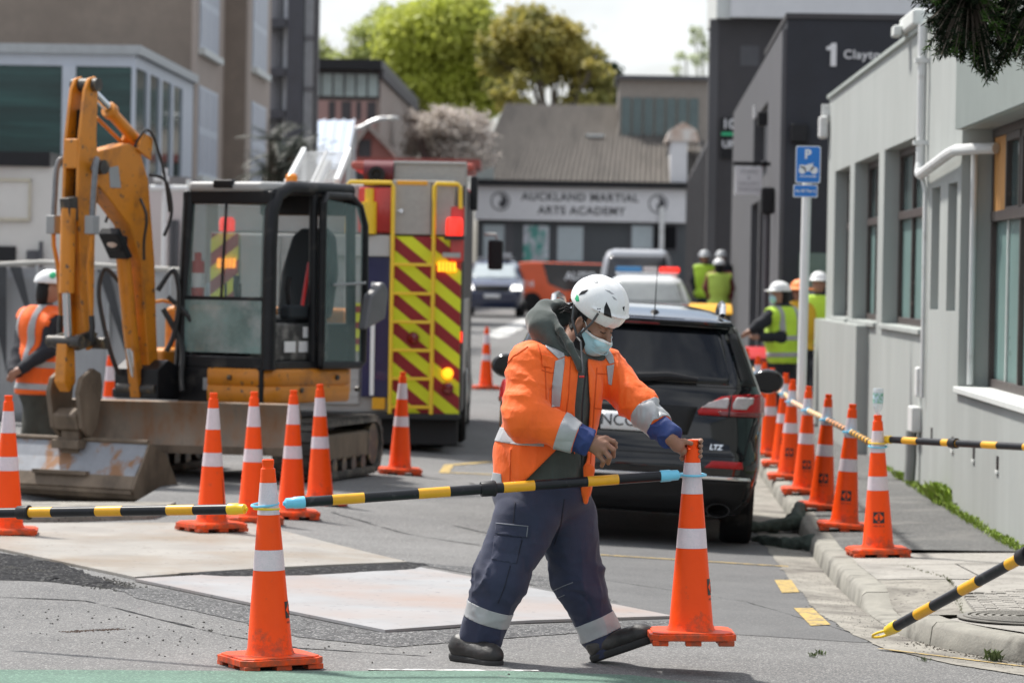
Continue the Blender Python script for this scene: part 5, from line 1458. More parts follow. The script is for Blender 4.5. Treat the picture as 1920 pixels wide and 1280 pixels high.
# --- silver van behind
rowsV = [(.25, .85, .05, 4.8, .15, .4, .05, .25), (.5, .93, .0, 4.95, .14, .45, .05, .3), (1.0, .95, .0, 4.9, .14, .45, .05, .3), (1.2, .94, .02, 4.5, .14, .4, .05, .25), (1.75, .84, .12, 3.9, .14, .3, .05, .2), (1.92, .76, .2, 3.6, .16, .3, .05, .15), (1.99, .6, .35, 3.3, .2, .3, .05, .1)]
t, c = facing_car(1194, 560, 93, R(-2), rowsV, m_spaint, 'silver van with a wide dark rear window behind the police car', (.34, (.9, 3.8), .93), zoff=.12)
c.patch('rear_window', M('smoked_glass', (.05, .05, .055), .1, spec=.7), [(1.15, -.8, .8), (1.82, -.70, .70)], .006)
for sx in (-1, 1): c.patch('tail_light', m_redl, [(.85, min(.82 * sx, .94 * sx), max(.82 * sx, .94 * sx)), (1.2, min(.8 * sx, .93 * sx), max(.8 * sx, .93 * sx))], .01, nx=4, nz=4)
c.side('side_window', m_cglass, [(.5, 1.22), (3.6, 1.2), (3.3, 1.75), (.6, 1.78)])
# --- orange and black panel van, broadside
pv_ = P(1046, 530, 122)
t = thing('delivery_van', 'orange and black sign-written van parked across the end of the road', 'van', (pv_.x + .1, 122, float(zroad(0, 122))), 0)
m_vor = M('van_orange', (.72, .1, .02), .35, var=.08, vs=3, coat=.5); m_vbk = M('van_black', (.02, .018, .018), .35, coat=.5)
b = MB(); T = frame((0, 0, 0), (1, 0, 0), (0, 0, 1), (0, -1, 0))
b.prism([(-1.45, .35), (1.7, .35), (1.72, .95), (1.6, 1.62), (-1.0, 1.66), (-1.4, 1.62), (-1.5, 1.0)], -.9, .9, T); b.build('body', m_vor, t, bevel=.06)
sw = MB(); sw.prism([(-.62, 1.62), (1.56, 1.6), (1.60, .86), (1.1, .72), (.1, .74), (-.42, .95)], .9, .905, T); sw.build('black_panel', m_vbk, t, smooth=0)
text('AUTO', .36, frame((.62, -.912, 1.2), (1, 0, 0), (0, 0, 1), (0, -1, 0)), m_swhite, t, depth=.002, bold=.01)
text('24', .34, frame((-1.05, -.912, .92), (1, 0, 0), (0, 0, 1), (0, -1, 0)), m_swhite, t, depth=.002)
for x in (-.95, 1.15):
    MB().lathe([(.32, -.1), (.34, -.06), (.34, .06), (.32, .1)], 20, frame((x, -.82, .34), (1, 0, 0), (0, 0, 1), (0, -1, 0))).build('wheel', m_tyre, t)
b = MB(); b.prism([(-1.36, 1.1), (-.75, 1.1), (-.72, 1.56), (-1.0, 1.58)], .9, .906, T) if False else None
# --- wheelie bins
def bin_(label, px, py, d, lid, body):
    p = P(px, py, d)
    z0 = p.z - 1.05
    t = thing('wheelie_bin', label, 'bin', (p.x, d, z0))
    b = MB(); vs_ = [(-.22, -.26, .06), (.22, -.26, .06), (.22, .24, .06), (-.22, .24, .06), (-.29, -.34, .98), (.29, -.34, .98), (.29, .36, .98), (-.29, .36, .98)]
    b.add(vs_, [(0, 3, 2, 1), (4, 5, 6, 7), (0, 1, 5, 4), (1, 2, 6, 5), (2, 3, 7, 6), (3, 0, 4, 7)]); b.build('bin_body', body, t, bevel=.02)
    b = MB(); n = 8
    prof = [(-.40, .97), (-.38, 1.0), (-.2, 1.09), (0, 1.13), (.2, 1.12), (.36, 1.05), (.38, .98)]
    T = frame((0, 0, 0), (0, 1, 0), (0, 0, 1), (1, 0, 0)); b.prism(prof, -.31, .31, T); b.build('lid', lid, t, bevel=.015)
    k = MB(); k.cyl((-.24, .38, 1.0), (.24, .38, 1.0), .016); k.build('handle', body, t)
    for sx in (-1, 1): MB().cyl((sx * .2, .26, .1), (sx * .26, .26, .1), .1, n=16).build('wheel', m_black, t)
bin_('wheelie bin with a domed red lid behind the car mirror and cone tips', 1414, 661, 49, M('lid_red', (.5, .02, .02), .35, var=.1), M('bin_dark', (.02, .026, .03), .5))
bin_('wheelie bin with a yellow lid beyond the black car roof', 1332, 579, 55, M('lid_yellow', (.78, .40, .01), .4, var=.08), M('bin_green', (.05, .065, .06), .5))
# ================================================================= EXCAVATOR
m_dig = M('digger_orange', (.58, .205, .010), .45, var=.06, vs=6, coat=.1, c2=(.30, .11, .018), c2s=3.2, c2at=.60, c2w=.08, speck=((.14, .08, .04), 38, .955))
m_digd = M('digger_black', (.012, .0125, .014), .4, spec=.25, var=.2, vs=10, c2=(.06, .055, .05), c2s=4, c2at=.66)
m_rust = M('worn_steel', (.22, .17, .125), .6, metal=.25, var=.3, vs=7, bump=.5, bs=60, c2=(.19, .095, .045), c2s=3.5, c2at=.55, c2w=.1, stretch=(1.6, 1.6, .5))
m_bare = M('bare_steel', (.24, .25, .27), .5, metal=.25, var=.14, vs=6, c2=(.24, .12, .055), c2s=4.2, c2at=.56, c2w=.05, bump=.2, bs=40)
m_muck = M('mucky_steel', (.12, .088, .06), .7, metal=.1, var=.35, vs=8, bump=.6, bs=50, c2=(.2, .15, .105), c2s=3, c2at=.58, stretch=(1, 1, .45))
m_grease = M('greasy_steel', (.05, .046, .042), .45, metal=.3, var=.5, vs=14, c2=(.28, .2, .1), c2s=9, c2at=.62)
m_rod = M('piston_rod', (.62, .65, .68), .12, metal=1, var=.03)
m_hose = M('hydraulic_hose', (.16, .17, .18), .45, var=.15, vs=25)
m_hosek = M('black_hose', (.018, .018, .018), .45)
m_cabglass = M('cab_glass', (.30, .42, .40), .04, var=.1, alpha=.2, spec=.4)
m_cabdirty = M('cab_glass_dirty', (.20, .29, .27), .2, var=.4, vs=3, alpha=.80, spec=.5, c2=(.38, .42, .40), c2s=3.5, c2at=.58, c2w=.12)
m_seat = M('seat_cloth', (.016, .022, .026), .8, var=.2)
m_grey = M('grey_plastic', (.28, .29, .29), .5, var=.1)
def smooth_path(p, n=6):
    p = [V(q) for q in p]; o = []
    for i in range(len(p) - 1):
        a, b_, c, d = p[max(0, i - 1)], p[i], p[i + 1], p[min(len(p) - 1, i + 2)]
        for t in np.linspace(0, 1, n, endpoint=False):
            o.append(.5 * (2 * b_ + (c - a) * t + (2 * a - 5 * b_ + 4 * c - d) * t ** 2 + (3 * b_ - a - 3 * c + d) * t ** 3))
    return o + [p[-1]]
EX, EY = -2.28, 31.7
ex = thing('excavator', 'orange tracked excavator with a black cab, raised boom and wide bucket', 'excavator', (EX, EY, 0), 0)
def grp(name, rz):
    o = bpy.data.objects.new(name, None); o.empty_display_size = .1; o.rotation_euler = (0, 0, rz); return put(o, ex)
# parts are built straight in the machine's frame: U = slewed upper works, L = undercarriage
U, L_ = rotz(R(-33)), rotz(R(-13))
def mbU(): return MB(U)
def mbL(): return MB(L_)
# --- tracks
for sx in (-1, 1):
    def trk(off, n=44):
        pts = []
        r, hl, zc = .235 + off, .78, .255
        per = 4 * hl + 2 * PI * r
        for k in range(n):
            s = per * k / n
            if s < 2 * hl: pts.append((-hl + s, zc - r))
            elif s < 2 * hl + PI * r: a = (s - 2 * hl) / r; pts.append((hl + r * math.sin(a), zc - r * math.cos(a)))
            elif s < 4 * hl + PI * r: pts.append((hl - (s - 2 * hl - PI * r), zc + r))
            else: a = (s - 4 * hl - PI * r) / r; pts.append((-hl - r * math.sin(a), zc + r * math.cos(a)))
        return pts
    o_, i_ = trk(0), trk(-.045)
    b = mbL(); x0, x1 = (sx * .57, sx * .97) if sx > 0 else (-.97, -.57)
    n = len(o_); vs_ = []
    for x in (x0, x1): vs_ += [(x, y, z) for y, z in o_] + [(x, y, z) for y, z in i_]
    fs = []
    for k in range(n):
        k2 = (k + 1) % n
        fs += [(k, k2, 2 * n + k2, 2 * n + k), (n + k2, n + k, 3 * n + k, 3 * n + k2), (k2, k, n + k, n + k2), (2 * n + k, 2 * n + k2, 3 * n + k2, 3 * n + k)]
    b.add(vs_, fs)
    t_ = b.build('track', M('track_rubber', (.06, .056, .05), .8, var=.3, vs=12, bump=.5, bs=50, c2=(.17, .15, .125), c2s=5, c2at=.55), ex, fix=True)
    lug = mbL()
    for k in range(n):
        (y0, z0), (y1, z1) = trk(.003)[k], trk(.003)[(k + 1) % n]
        lug.beam((x0, (y0 + y1) / 2, (z0 + z1) / 2), (x1, (y0 + y1) / 2, (z0 + z1) / 2), .045, .03, up=(0, (z1 - z0), -(y1 - y0)))
    lg_ = lug.build('track_lugs', M('track_rubber', (.06, .056, .05)), t_); lg_['kind'] = 'stuff'
    f = mbL(); f.box(min(sx * .66, sx * .945), max(sx * .66, sx * .945), -.66, .66, .15, .38); f.build('track_frame', m_muck, ex, bevel=.03)
    for y in (-.78, .78):
        w = mbL(); w.cyl((sx * .62, y, .255), (sx * .95, y, .255), .185, n=20); w.build('idler', m_grease, ex, bevel=.01)
    for y in (-.45, -.15, .15, .45):
        w = mbL(); w.cyl((sx * .62, y, .105), (sx * .95, y, .105), .075, n=14); w.build('roller', m_grease, ex)
c = mbL(); c.box(-.62, .62, -.5, .5, .22, .48); c.cyl((0, 0, .48), (0, 0, .66), .42, n=24); c.build('car_body', m_digd, ex)
# --- dozer blade
b = mbL(); pr = [(-1.62, .27), (-1.655, .30), (-1.60, .42), (-1.585, .55), (-1.625, .655), (-1.60, .665), (-1.55, .56), (-1.56, .42), (-1.58, .27)]
b.prism(pr, -.97, .97, frame((0, 0, 0), (0, 1, 0), (0, 0, 1), (1, 0, 0)))
bl = b.build('blade', m_rust, ex)
k = mbL(); k.box(-.97, .97, -1.665, -1.64, .245, .31); k.build('cutting_edge', m_muck, bl)
for sx in (-1, 1):
    k = mbL(); k.beam((sx * .45, -.4, .3), (sx * .45, -1.57, .42), .12, .14); k.build('blade_arm', m_muck, ex)
# --- upper works: deck, side panels, cab
b = mbU(); b.box(-.78, .90, -.80, .28, .64, .72); b.build('deck', m_digd, ex, bevel=.02)
b = mbU(); b.box(.02, .90, -.93, -.60, .60, .93); b.build('toe_box', m_digd, ex, bevel=.02)
b = mbU(); b.box(.30, .48, -.940, -.933, .74, .84); b.build('plate_label', m_grey, ex)
def panel(nm, pts, z0, z1, out=.0):
    "rounded skirt along a ground-plan line"
    b = mbU(); n = len(pts)
    prof = [(0, z0), (.015, z0), (.03, z0 + .02), (.03, (z0 + z1) / 2 - .012), (.018, (z0 + z1) / 2), (.03, (z0 + z1) / 2 + .012), (.03, z1 - .02), (.012, z1), (0, z1)]
    vs_ = []
    for i, (x, y) in enumerate(pts):
        a, c = pts[max(0, i - 1)], pts[min(n - 1, i + 1)]
        t = V((c[0] - a[0], c[1] - a[1])).normalized(); nr = V((t.y, -t.x))
        vs_ += [(x + nr.x * (o - .01), y + nr.y * (o - .01), z) for o, z in prof]
    m = len(prof)
    b.add(vs_, [(i * m + j, (i + 1) * m + j, (i + 1) * m + (j + 1) % m, i * m + (j + 1) % m) for i in range(n - 1) for j in range(m)] + [tuple(range(m)), tuple((n - 1) * m + j for j in range(m - 1, -1, -1))])
    return b.build(nm, m_dig, ex, smooth=50, fix=True)
arc = [(.76 + .2 * math.sin(a), -.74 - .2 * math.cos(a)) for a in np.linspace(0, PI / 2, 6)]
panel('side_panel', [(.36, -.94)] + arc + [(.96, -.3), (.96, .16), (.93, .22)], .645, .925)
for (x, y, z) in ((.985, -.5, .75), (.985, 0, .85), (.985, .3, .75), (.6, -.965, .85)):
    k = mbU(); k.cyl((x - .02, y, z), (x + .012, y, z), .022, n=10); k.build('panel_bolt', m_grease, ex)
b = mbU(); b.prism([(-.80, -.1), (.60, .36), (.66, .55), (.55, .8), (.3, .98), (-.3, 1.02), (-.72, .85), (-.82, .5)], .64, 1.42); b.build('engine_hood', m_dig, ex, bevel=.06)
b = mbU(); b.prism([(-.78, -.62), (-.36, -.62), (-.36, .1), (-.80, .1)], .70, 1.06); b.build('tank_cover', m_dig, ex, bevel=.04)
k = mbU(); k.tube([(-.72, -.55, 1.06), (-.72, -.55, 1.42), (-.72, -.2, 1.46), (-.72, .1, 1.42)], .016, 8); k.build('grab_rail', m_dig, ex)
# cab frame: x .0.. .95, y -.92.. .30, z .93..2.42
X0, X1, Y0, Y1, Z0, Z1 = .0, .95, -.90, .24, .92, 2.40
def post(a, b_, w=.07, nm='cab_pillar', par=None):
    k = mbU(); k.tube([a, b_], w * .62, 10); return k.build(nm, m_digd, par or ex)
cabf = post((X0 + .03, Y0, Z0), (X0 + .06, Y0 + .05, Z1 - .05), .085)
post((X0 + .03, Y1, Z0), (X0 + .06, Y1, Z1 - .05))
post((X1, Y1, Z0), (X1 - .03, Y1, Z1 - .05))
k = mbU(); k.tube([(X1 - .01, Y0, Z0), (X1 - .02, Y0 + .01, 1.9), (X1 - .03, Y0 + .04, 2.22), (X1 - .035, Y0 + .12, 2.35), (X1 - .04, Y0 + .28, 2.41), (X1 - .04, Y1, 2.41)], .058, 12); k.build('cab_pillar', m_digd, ex)
post((X1 - .02, -.28, Z0), (X1 - .035, -.28, Z1), .06)
k = mbU(); k.box(X0, X1, Y0 - .03, Y0 + .05, Z0, 1.02); k.box(X1 - .05, X1 + .01, Y0, Y1, Z0, .99); k.box(X0, X1, Y1 - .04, Y1 + .03, Z0, 1.3); k.box(X0 - .01, X0 + .04, Y0, Y1, Z0, 1.05); k.build('cab_sill', m_digd, ex, bevel=.015)
k = mbU(); k.box(X0 + .02, X1 - .02, Y0 + .02, Y0 + .09, 2.27, 2.38); k.box(X0 + .02, X0 + .08, Y0, Y1, 2.28, 2.38); k.box(X0, X1 - .05, Y1 - .05, Y1 + .02, 2.2, 2.38); k.build('cab_header', m_digd, ex, bevel=.02)
b = mbU(); rf = [(X0 + .02, Y0 + .08), (X0 + .10, Y0 - .01), (X1 - .12, Y0 + .0), (X1 - .02, Y0 + .1), (X1 - .02, Y1), (X1 - .1, Y1 + .06), (X0 + .1, Y1 + .06), (X0 + .02, Y1)]
b.prism(rf, 2.37, 2.455); b.build('cab_roof', M('cab_roof_grey', (.34, .34, .33), .45, var=.1, coat=.3), ex, bevel=.035)
b = mbU(); b.box(X0 + .35, X0 + .55, Y0 - .02, Y0 + .06, 2.40, 2.47); b.build('roof_lamp', m_digd, ex, bevel=.015)
b = mbU(); b.lathe([(.05, 2.45), (.05, 2.52), (.03, 2.54)], 12, Mx.Translation((.70, -.3, 0))); b.build('beacon', M('beacon_orange', (.8, .25, .02), .3), ex)
# glass
def pane(nm, pts, m_, par=ex, th=.006):
    a, b_, d_ = V(pts[0]), V(pts[1]), V(pts[-1]); nn = (b_ - a).cross(d_ - a).normalized() * th
    k = mbU(); n = len(pts); k.add([V(p) for p in pts] + [V(p) + nn for p in pts], [tuple(range(n - 1, -1, -1)), tuple(range(n, 2 * n))] + [(i, (i + 1) % n, n + (i + 1) % n, n + i) for i in range(n)])
    return k.build(nm, m_, par, smooth=0)
pane('front_window', [(X0 + .08, Y0, 1.50), (X1 - .08, Y0, 1.50), (X1 - .09, Y0 + .05, 2.28), (X0 + .1, Y0 + .05, 2.28)], m_cabglass)
pane('lower_window', [(X0 + .08, Y0 - .01, 1.05), (X1 - .08, Y0 - .01, 1.05), (X1 - .08, Y0 - .01, 1.48), (X0 + .08, Y0 - .01, 1.48)], m_cabdirty)
pane('rear_window', [(X0 + .08, Y1, 1.3), (X1 - .08, Y1, 1.3), (X1 - .08, Y1, 2.2), (X0 + .1, Y1, 2.2)], m_cabglass)
pane('side_window', [(X0 + .02, Y0 + .08, 1.1), (X0 + .02, Y1 - .06, 1.1), (X0 + .05, Y1 - .06, 2.27), (X0 + .05, Y0 + .1, 2.27)], m_cabglass)
k = mbU(); k.tube([(X0 + .46, Y0 - .02, 1.5), (X0 + .46, Y0 + .03, 2.28)], .012, 6); k.build('wiper', m_digd, ex)
k = mbU(); k.box(X0 + .05, X1 - .05, Y0 - .015, Y0 + .02, 1.475, 1.51); k.build('window_bar', m_digd, ex)
# folded-back door on the flank
DX, DY0, DY1 = X1 + .05, -.26, .34
k = mbU(); pts = [(DX, DY0, .95), (DX, DY0, 2.30), (DX - .02, DY0 + .08, 2.36), (DX - .02, DY1 - .18, 2.36), (DX - .01, DY1 - .06, 2.28), (DX, DY1, 2.12), (DX + .01, DY1, 1.5), (DX, DY1, .98), (DX, DY1 - .05, .95), (DX, DY0, .95)]
k.tube(pts, .033, 8); dr = k.build('door', m_digd, ex)
pane('door_glass', [(DX, DY0 + .03, .98), (DX, DY1 - .03, .98), (DX, DY1 - .03, 2.12), (DX, DY1 - .09, 2.28), (DX, DY0 + .03, 2.33)], m_cabglass, dr)
k = mbU(); k.tube([(DX + .05, DY0 + .1, 1.62), (DX + .05, DY1 - .05, 1.64)], .012, 6); k.build('door_bar', m_grey, dr)
mir = mbU(); mir.prism([(.0, 0), (.30, .1), (.34, .34), (.26, .42), (.08, .3)], 0, .10, frame((X1 + .12, DY1 - .20, 1.24), (0, 1, 0), (0, 0, 1), (1, 0, 0))); mir.build('mirror', M('mirror_grey', (.12, .12, .125), .4), ex, bevel=.03)
# interior
k = mbU(); k.box(.30, .82, -.32, .1, 1.22, 1.36); k.build('seat', m_seat, ex, bevel=.05)
k = mbU(); k.prism([(-.26, 0), (.26, 0), (.27, .4), (.20, .72), (.12, .78), (-.12, .78), (-.20, .72), (-.27, .4)], 0, .14, frame((.56, .17, 1.33), (1, 0, 0), (0, .18, .98), (0, -1, 0))); k.build('backrest', m_seat, ex, bevel=.05)
k = mbU(); k.box(.62, .88, -.75, .02, .98, 1.30); k.build('console', M('console_dark', (.05, .05, .048), .6, var=.5, vs=9, c2=(.25, .24, .22), c2s=7, c2at=.6), ex, bevel=.03)
k = mbU()
for y, z in ((-.62, 1.06), (-.42, 1.06), (-.36, 1.18)): k.box(.885, .895, y, y + .15, z, z + .09)
k.build('sticker', m_whitepaint, ex)
for x in (.30, .83):
    k = mbU(); k.box(x - .06, x + .06, -.55, -.1, 1.33, 1.45); k.build('armrest', m_seat, ex, bevel=.03)
    k = mbU(); k.tube([(x, -.48, 1.42), (x, -.52, 1.58), (x, -.5, 1.68)], [.018, .022, .03], 8); k.build('joystick', m_digd, ex)
k = mbU(); k.tube([(.86, -.35, 1.40), (.84, -.22, 1.80)], .017, 8); k.build('safety_lever', m_red, ex)
k = mbU(); k.box(.08, .92, -.85, .25, .94, .97); k.build('cab_floor', m_digd, ex)
k = mbU(); k.tube([(.12, -.80, 1.5), (.12, -.80, 1.8)], .055, 12); k.tube([(.12, -.80, 1.8), (.12, -.80, 1.87)], .03, 8); k.build('fire_extinguisher', m_red, ex)
k = mbU(); k.lathe([(.058, 1.58), (.058, 1.70)], 12, Mx.Translation((.12, -.80, 0)), caps=False); k.build('extinguisher_label', m_whitepaint, ex)
for x in (.35, .5):
    k = mbU(); k.tube([(x, -.7, .98), (x, -.72, 1.62)], .011, 6); k.build('pedal_lever', m_digd, ex)
# --- boom, stick and rams, in the arm plane (f forward, z up), x = -.18
AX = -.18
Tarm = frame((AX, 0, 0), (0, -1, 0), (0, 0, 1), (-1, 0, 0))
def arm(poly, w, nm, mat, par=ex, bev=.012, x=0):
    k = mbU(); k.prism(poly, -w / 2 - x, w / 2 - x, Tarm); return k.build(nm, mat, par, bevel=bev)
def a3(f, z, x=0): return (AX + x, -f, z)
def rod(nm, A, B, r, mat, par=ex, x=0, n=14):
    k = mbU(); k.cyl(a3(*A, x), a3(*B, x), r, n=n); return k.build(nm, mat, par)
arm([(.80, .66), (1.22, .66), (1.22, .9), (1.08, .98), (.92, .92)], .46, 'swing_post', m_digd)
boom = arm([(1.02, .82), (1.14, .78), (1.20, 1.2), (1.28, 1.78), (1.44, 2.08), (1.72, 2.30), (1.92, 2.44), (1.96, 2.58), (1.90, 2.66), (1.70, 2.70), (1.46, 2.75), (1.32, 2.70), (1.20, 2.46), (1.10, 1.8), (1.06, 1.2)], .17, 'boom', m_dig)
arm([(1.56, 2.38), (1.70, 2.38), (1.72, 2.54), (1.60, 2.56)], .176, 'boom_decal', m_grey, boom, 0)
for xx in (-.095, .095):
    arm([(1.20, 2.62), (1.38, 2.70), (1.30, 2.84), (1.18, 2.80)], .03, 'ram_bracket', m_dig, boom, .006, xx)
arm([(1.40, 1.82), (1.47, 1.80), (1.62, 2.0), (1.58, 2.06)], .20, 'lamp_hood', m_digd, boom)
k = mbU(); k.cbox(a3(1.5, 1.93), (.17, .1, .13)); wl = k.build('work_light', m_digd, boom, bevel=.02)
k = mbU(); k.ball(a3(1.555, 1.935), (.06, .02, .042)); k.build('lamp_lens', M('lamp_glass', (.6, .5, .42), .15, coat=.5), wl)
# lift ram in front of the boom
rod('lift_ram', (1.27, 1.06), (1.42, 1.86), .06, m_dig); rod('ram_rod', (1.19, .72), (1.30, 1.08), .04, m_rod)
arm([(1.14, .70), (1.23, .66), (1.36, 1.3), (1.30, 1.35)], .10, 'ram_guard', m_dig, ex, .008)
k = mbU(); k.cyl(a3(1.19, .74, -.2), a3(1.19, .74, .2), .05); k.build('pin', m_grease, ex)
# stick: two cheeks, open at the top
for xx in (-.07, .07):
    arm([(1.88, 1.08), (1.94, 1.06), (2.05, 1.6), (2.10, 2.3), (2.09, 2.75), (2.03, 3.16), (1.98, 3.25), (1.90, 3.27), (1.87, 3.18), (1.88, 2.75), (1.84, 2.52), (1.88, 2.1)], .032, 'stick', m_dig, ex, .006, xx)
arm([(1.89, 1.1), (1.92, 1.1), (1.98, 1.7), (2.02, 2.2), (1.90, 2.2)], .12, 'stick_web', m_dig)
arm([(2.035, 2.52), (2.10, 2.52), (2.10, 2.76), (2.03, 2.76)], .14, 'stick_plate', m_dig)
arm([(1.80, 2.25), (2.0, 2.25), (1.98, 3.0), (1.86, 3.0)], .10, 'stick_core', m_digd)
for f_, z_, h_, r_ in ((1.92, 3.2, .13, .055), (1.86, 2.54, .16, .06), (2.13, 1.13, .17, .05), (1.86, 1.12, .2, .05)):
    k = mbU(); k.cyl(a3(f_, z_, -h_), a3(f_, z_, h_), r_); k.build('pin', m_grease, ex)
# stick ram over the boom
rod('ram_rod', (1.92, 3.2), (1.52, 2.96), .038, m_rod); rod('stick_ram', (1.62, 3.01), (1.22, 2.75), .05, m_dig)
k = mbU(); k.cyl(a3(1.64, 3.02), a3(1.58, 2.99), .07); k.cyl(a3(1.26, 2.77), a3(1.20, 2.74), .075); k.build('ram_gland', m_dig, ex, bevel=.01)
rod('oil_pipe', (1.66, 2.95), (1.22, 2.70), .016, m_dig, x=-.10)
# bucket ram in front of the stick
rod('bucket_ram', (2.15, 2.2), (2.16, 1.52), .062, m_dig, x=.03); rod('ram_rod', (2.16, 1.54), (2.13, 1.14), .033, m_rod, x=.03)
arm([(2.05, 2.1), (2.19, 2.1), (2.21, 2.28), (2.06, 2.3)], .10, 'ram_eye', m_grease, ex, .01, .03)
for xx, top in ((-.2, 2.55), (.2, 2.55)):
    k = mbU(); k.tube(smooth_path([a3(1.95, 2.52, xx * .55), a3(1.99, 2.60, xx * .9), a3(2.03, 2.52, xx), a3(2.05, 2.3, xx), a3(2.06, 2.12, xx)]), .024, 8); k.build('hose', m_hose, ex)
    k = mbU(); k.cbox(a3(2.06, 2.07, xx), (.09, .09, .15)); k.build('hose_clamp', m_grey, ex, bevel=.01)
    k = mbU(); k.tube([a3(2.06, 2.0, xx), a3(2.06, 1.9, xx * .97), a3(2.05, 1.75, xx * .8), a3(2.02, 1.5, xx * .78), a3(2.0, 1.34, xx * .8)], .018, 8); k.build('oil_pipe', m_dig, ex)
    k = mbU(); k.tube([a3(2.0, 1.34, xx * .8), a3(2.0, 1.25, xx * .85), a3(2.0, 1.14, xx * .8)], .024, 8); k.build('hose', m_hosek, ex)
for pts, r in (([(1.25, 2.5, .13), (1.12, 2.45, .2), (1.06, 2.2, .22), (1.08, 2.0, .16)], .014), ([(1.35, 2.3, .12), (1.34, 2.15, .18), (1.33, 1.95, .15), (1.3, 1.8, .13)], .012), ([(1.1, 1.55, .12), (1.0, 1.72, .2), (.98, 1.5, .25), (1.0, 1.2, .22), (1.05, 1.05, .18)], .022),
               ([(1.3, 1.62, -.13), (1.36, 1.72, -.24), (1.4, 1.5, -.26), (1.34, 1.1, -.2), (1.25, .85, -.16)], .02), ([(1.0, 1.5, .15), (.9, 1.3, .32), (.86, 1.05, .3), (.9, .8, .26)], .02), ([(1.05, 1.4, .14), (.95, 1.1, .26), (1.0, .85, .3), (1.05, .72, .35)], .024), ([(1.5, 2.1, -.12), (1.3, 2.85, .1), (1.1, 2.6, .14), (1.0, 2.2, .15)], .012)):
    k = mbU(); k.tube(smooth_path([a3(f, z, x) for f, z, x in pts]), r, 8); k.build('hose', m_hosek, ex)
# linkage, quick hitch and tilting bucket
for xx in (-.1, .1):
    arm([(1.86, 1.20), (1.93, 1.22), (2.13, 1.18), (2.18, 1.10), (2.10, 1.06), (1.92, 1.10)], .04, 'link_bar', m_grease, ex, .008, xx)
arm([(2.07, 1.12), (2.18, 1.12), (2.20, .80), (2.13, .72), (2.05, .80)], .11, 'dog_bone', m_dig, ex, .015)
for xx in (-.15, .15):
    arm([(1.86, .78), (1.88, .88), (1.98, .92), (2.12, .84), (2.16, .72), (2.10, .44), (2.0, .36), (1.92, .44), (1.88, .62)], .05, 'hitch_cheek', m_muck, ex, .01, xx)
arm([(1.90, .40), (2.10, .42), (2.14, .54), (2.06, .60), (1.92, .58)], .25, 'hitch_body', m_muck, ex, .02)
arm([(1.86, .04), (2.05, .04), (2.06, .42), (1.90, .42)], .19, 'bucket_neck', m_muck, ex, .015)
arm([(1.90, .27), (2.12, .27), (2.12, .34), (1.90, .34)], .28, 'neck_plate', m_muck, ex, .006)
# bucket shell: curved sheet, end plates
def buck():
    pr = [(2.0, .34), (2.07, .20), (2.15, .08), (2.2, -.02), (2.16, -.10), (2.02, -.15), (1.7, -.13)]
    th = .022; W_ = .76
    inn = [(f - .03, z + (.02 if i > 3 else 0)) for i, (f, z) in enumerate(pr)]
    k = mbU(); nn = len(pr)
    m0 = [i for i in range(nn)]
    vs_ = []
    for x in (-W_, W_): vs_ += [(AX + x, -f, z) for f, z in pr] + [(AX + x, -f, z) for f, z in inn]
    for i in range(nn - 1):
        k.m = 1 if i >= 2 else 0
        k.add([vs_[j] for j in (i, i + 1, 2 * nn + i + 1, 2 * nn + i)], [(0, 1, 2, 3)])
        k.m = 1
        k.add([vs_[j] for j in (nn + i, nn + i + 1, 3 * nn + i + 1, 3 * nn + i)], [(0, 3, 2, 1)])
    k.m = 1
    k.add([vs_[j] for j in (0, nn, 3 * nn, 2 * nn)], [(0, 1, 2, 3)])
    o = k.build('bucket', [m_bare, m_muck], ex, smooth=45)
    for x in (-W_, W_):
        q = mbU(); q.prism(pr + [(1.62, -.02), (1.78, .24)], -x - .018, -x + .018, Tarm); q.build('bucket_end', m_muck, o, bevel=.004)
    q = mbU(); q.tube([(AX - W_, -2.0, .345), (AX + W_, -2.0, .345)], .02, 8); q.build('bucket_rim', m_muck, o)
    q = mbU(); q.box(AX - .28, AX + .28, -2.19, -2.14, .07, .10); q.build('bucket_rib', m_muck, o)
    q = mbU(); q.box(AX - W_, AX + W_, -2.215, -2.18, -.06, -.035); q.build('wear_strip', m_muck, o)
buck()
# ================================================================= FIRE ENGINE
m_fred = M('engine_red', (.55, .02, .012), .3, var=.06, coat=.6)
m_lime2 = M('chevron_lime', (.68, .74, .015), .4, var=.05)
m_maroon = M('chevron_red', (.26, .008, .012), .4, var=.08)
m_rail = M('rail_yellow', (.80, .52, .02), .35, var=.06, coat=.3)
m_check = M('checker_plate', (.36, .345, .32), .42, metal=.35, var=.08, vs=20, bump=.7, bs=55)
m_alu = M('aluminium', (.42, .42, .41), .45, metal=.3, var=.07, vs=5)
m_darkgrey = M('flank_dark', (.06, .06, .065), .5, var=.2)
m_fnavy = M('engine_navy', (.016, .02, .075), .3, var=.1, coat=.5)
FD = 37.0
fp = P(625, 800, FD)
fe = thing('fire_engine', 'fire engine with red and lime chevron rear, yellow ladder rails and amber lights', 'fire engine', (fp.x, FD, float(zroad(fp.x, FD)) - .02), R(-.2))
s_ = sc(FD)
fx = lambda px: (px - 625) / s_
zf_ = lambda py: 1.7 - (py - 518.5) / s_ - fe.location.z
def fb(nm, px0, px1, py0, py1, y0, y1, m_, bev=.01, par=None):
    k = MB(); k.box(fx(px0), fx(px1), y0, y1, zf_(py1), zf_(py0)); return k.build(nm, m_, par or fe, bevel=bev)
bd = fb('body', 388, 860, 442, 776, .06, 6.0, m_alu, .02)
fb('upper_body', 395, 856, 345, 440, .5, 5.4, m_alu, .02)
fb('cab', 395, 858, 320, 776, 6.1, 8.0, m_fred, .08)
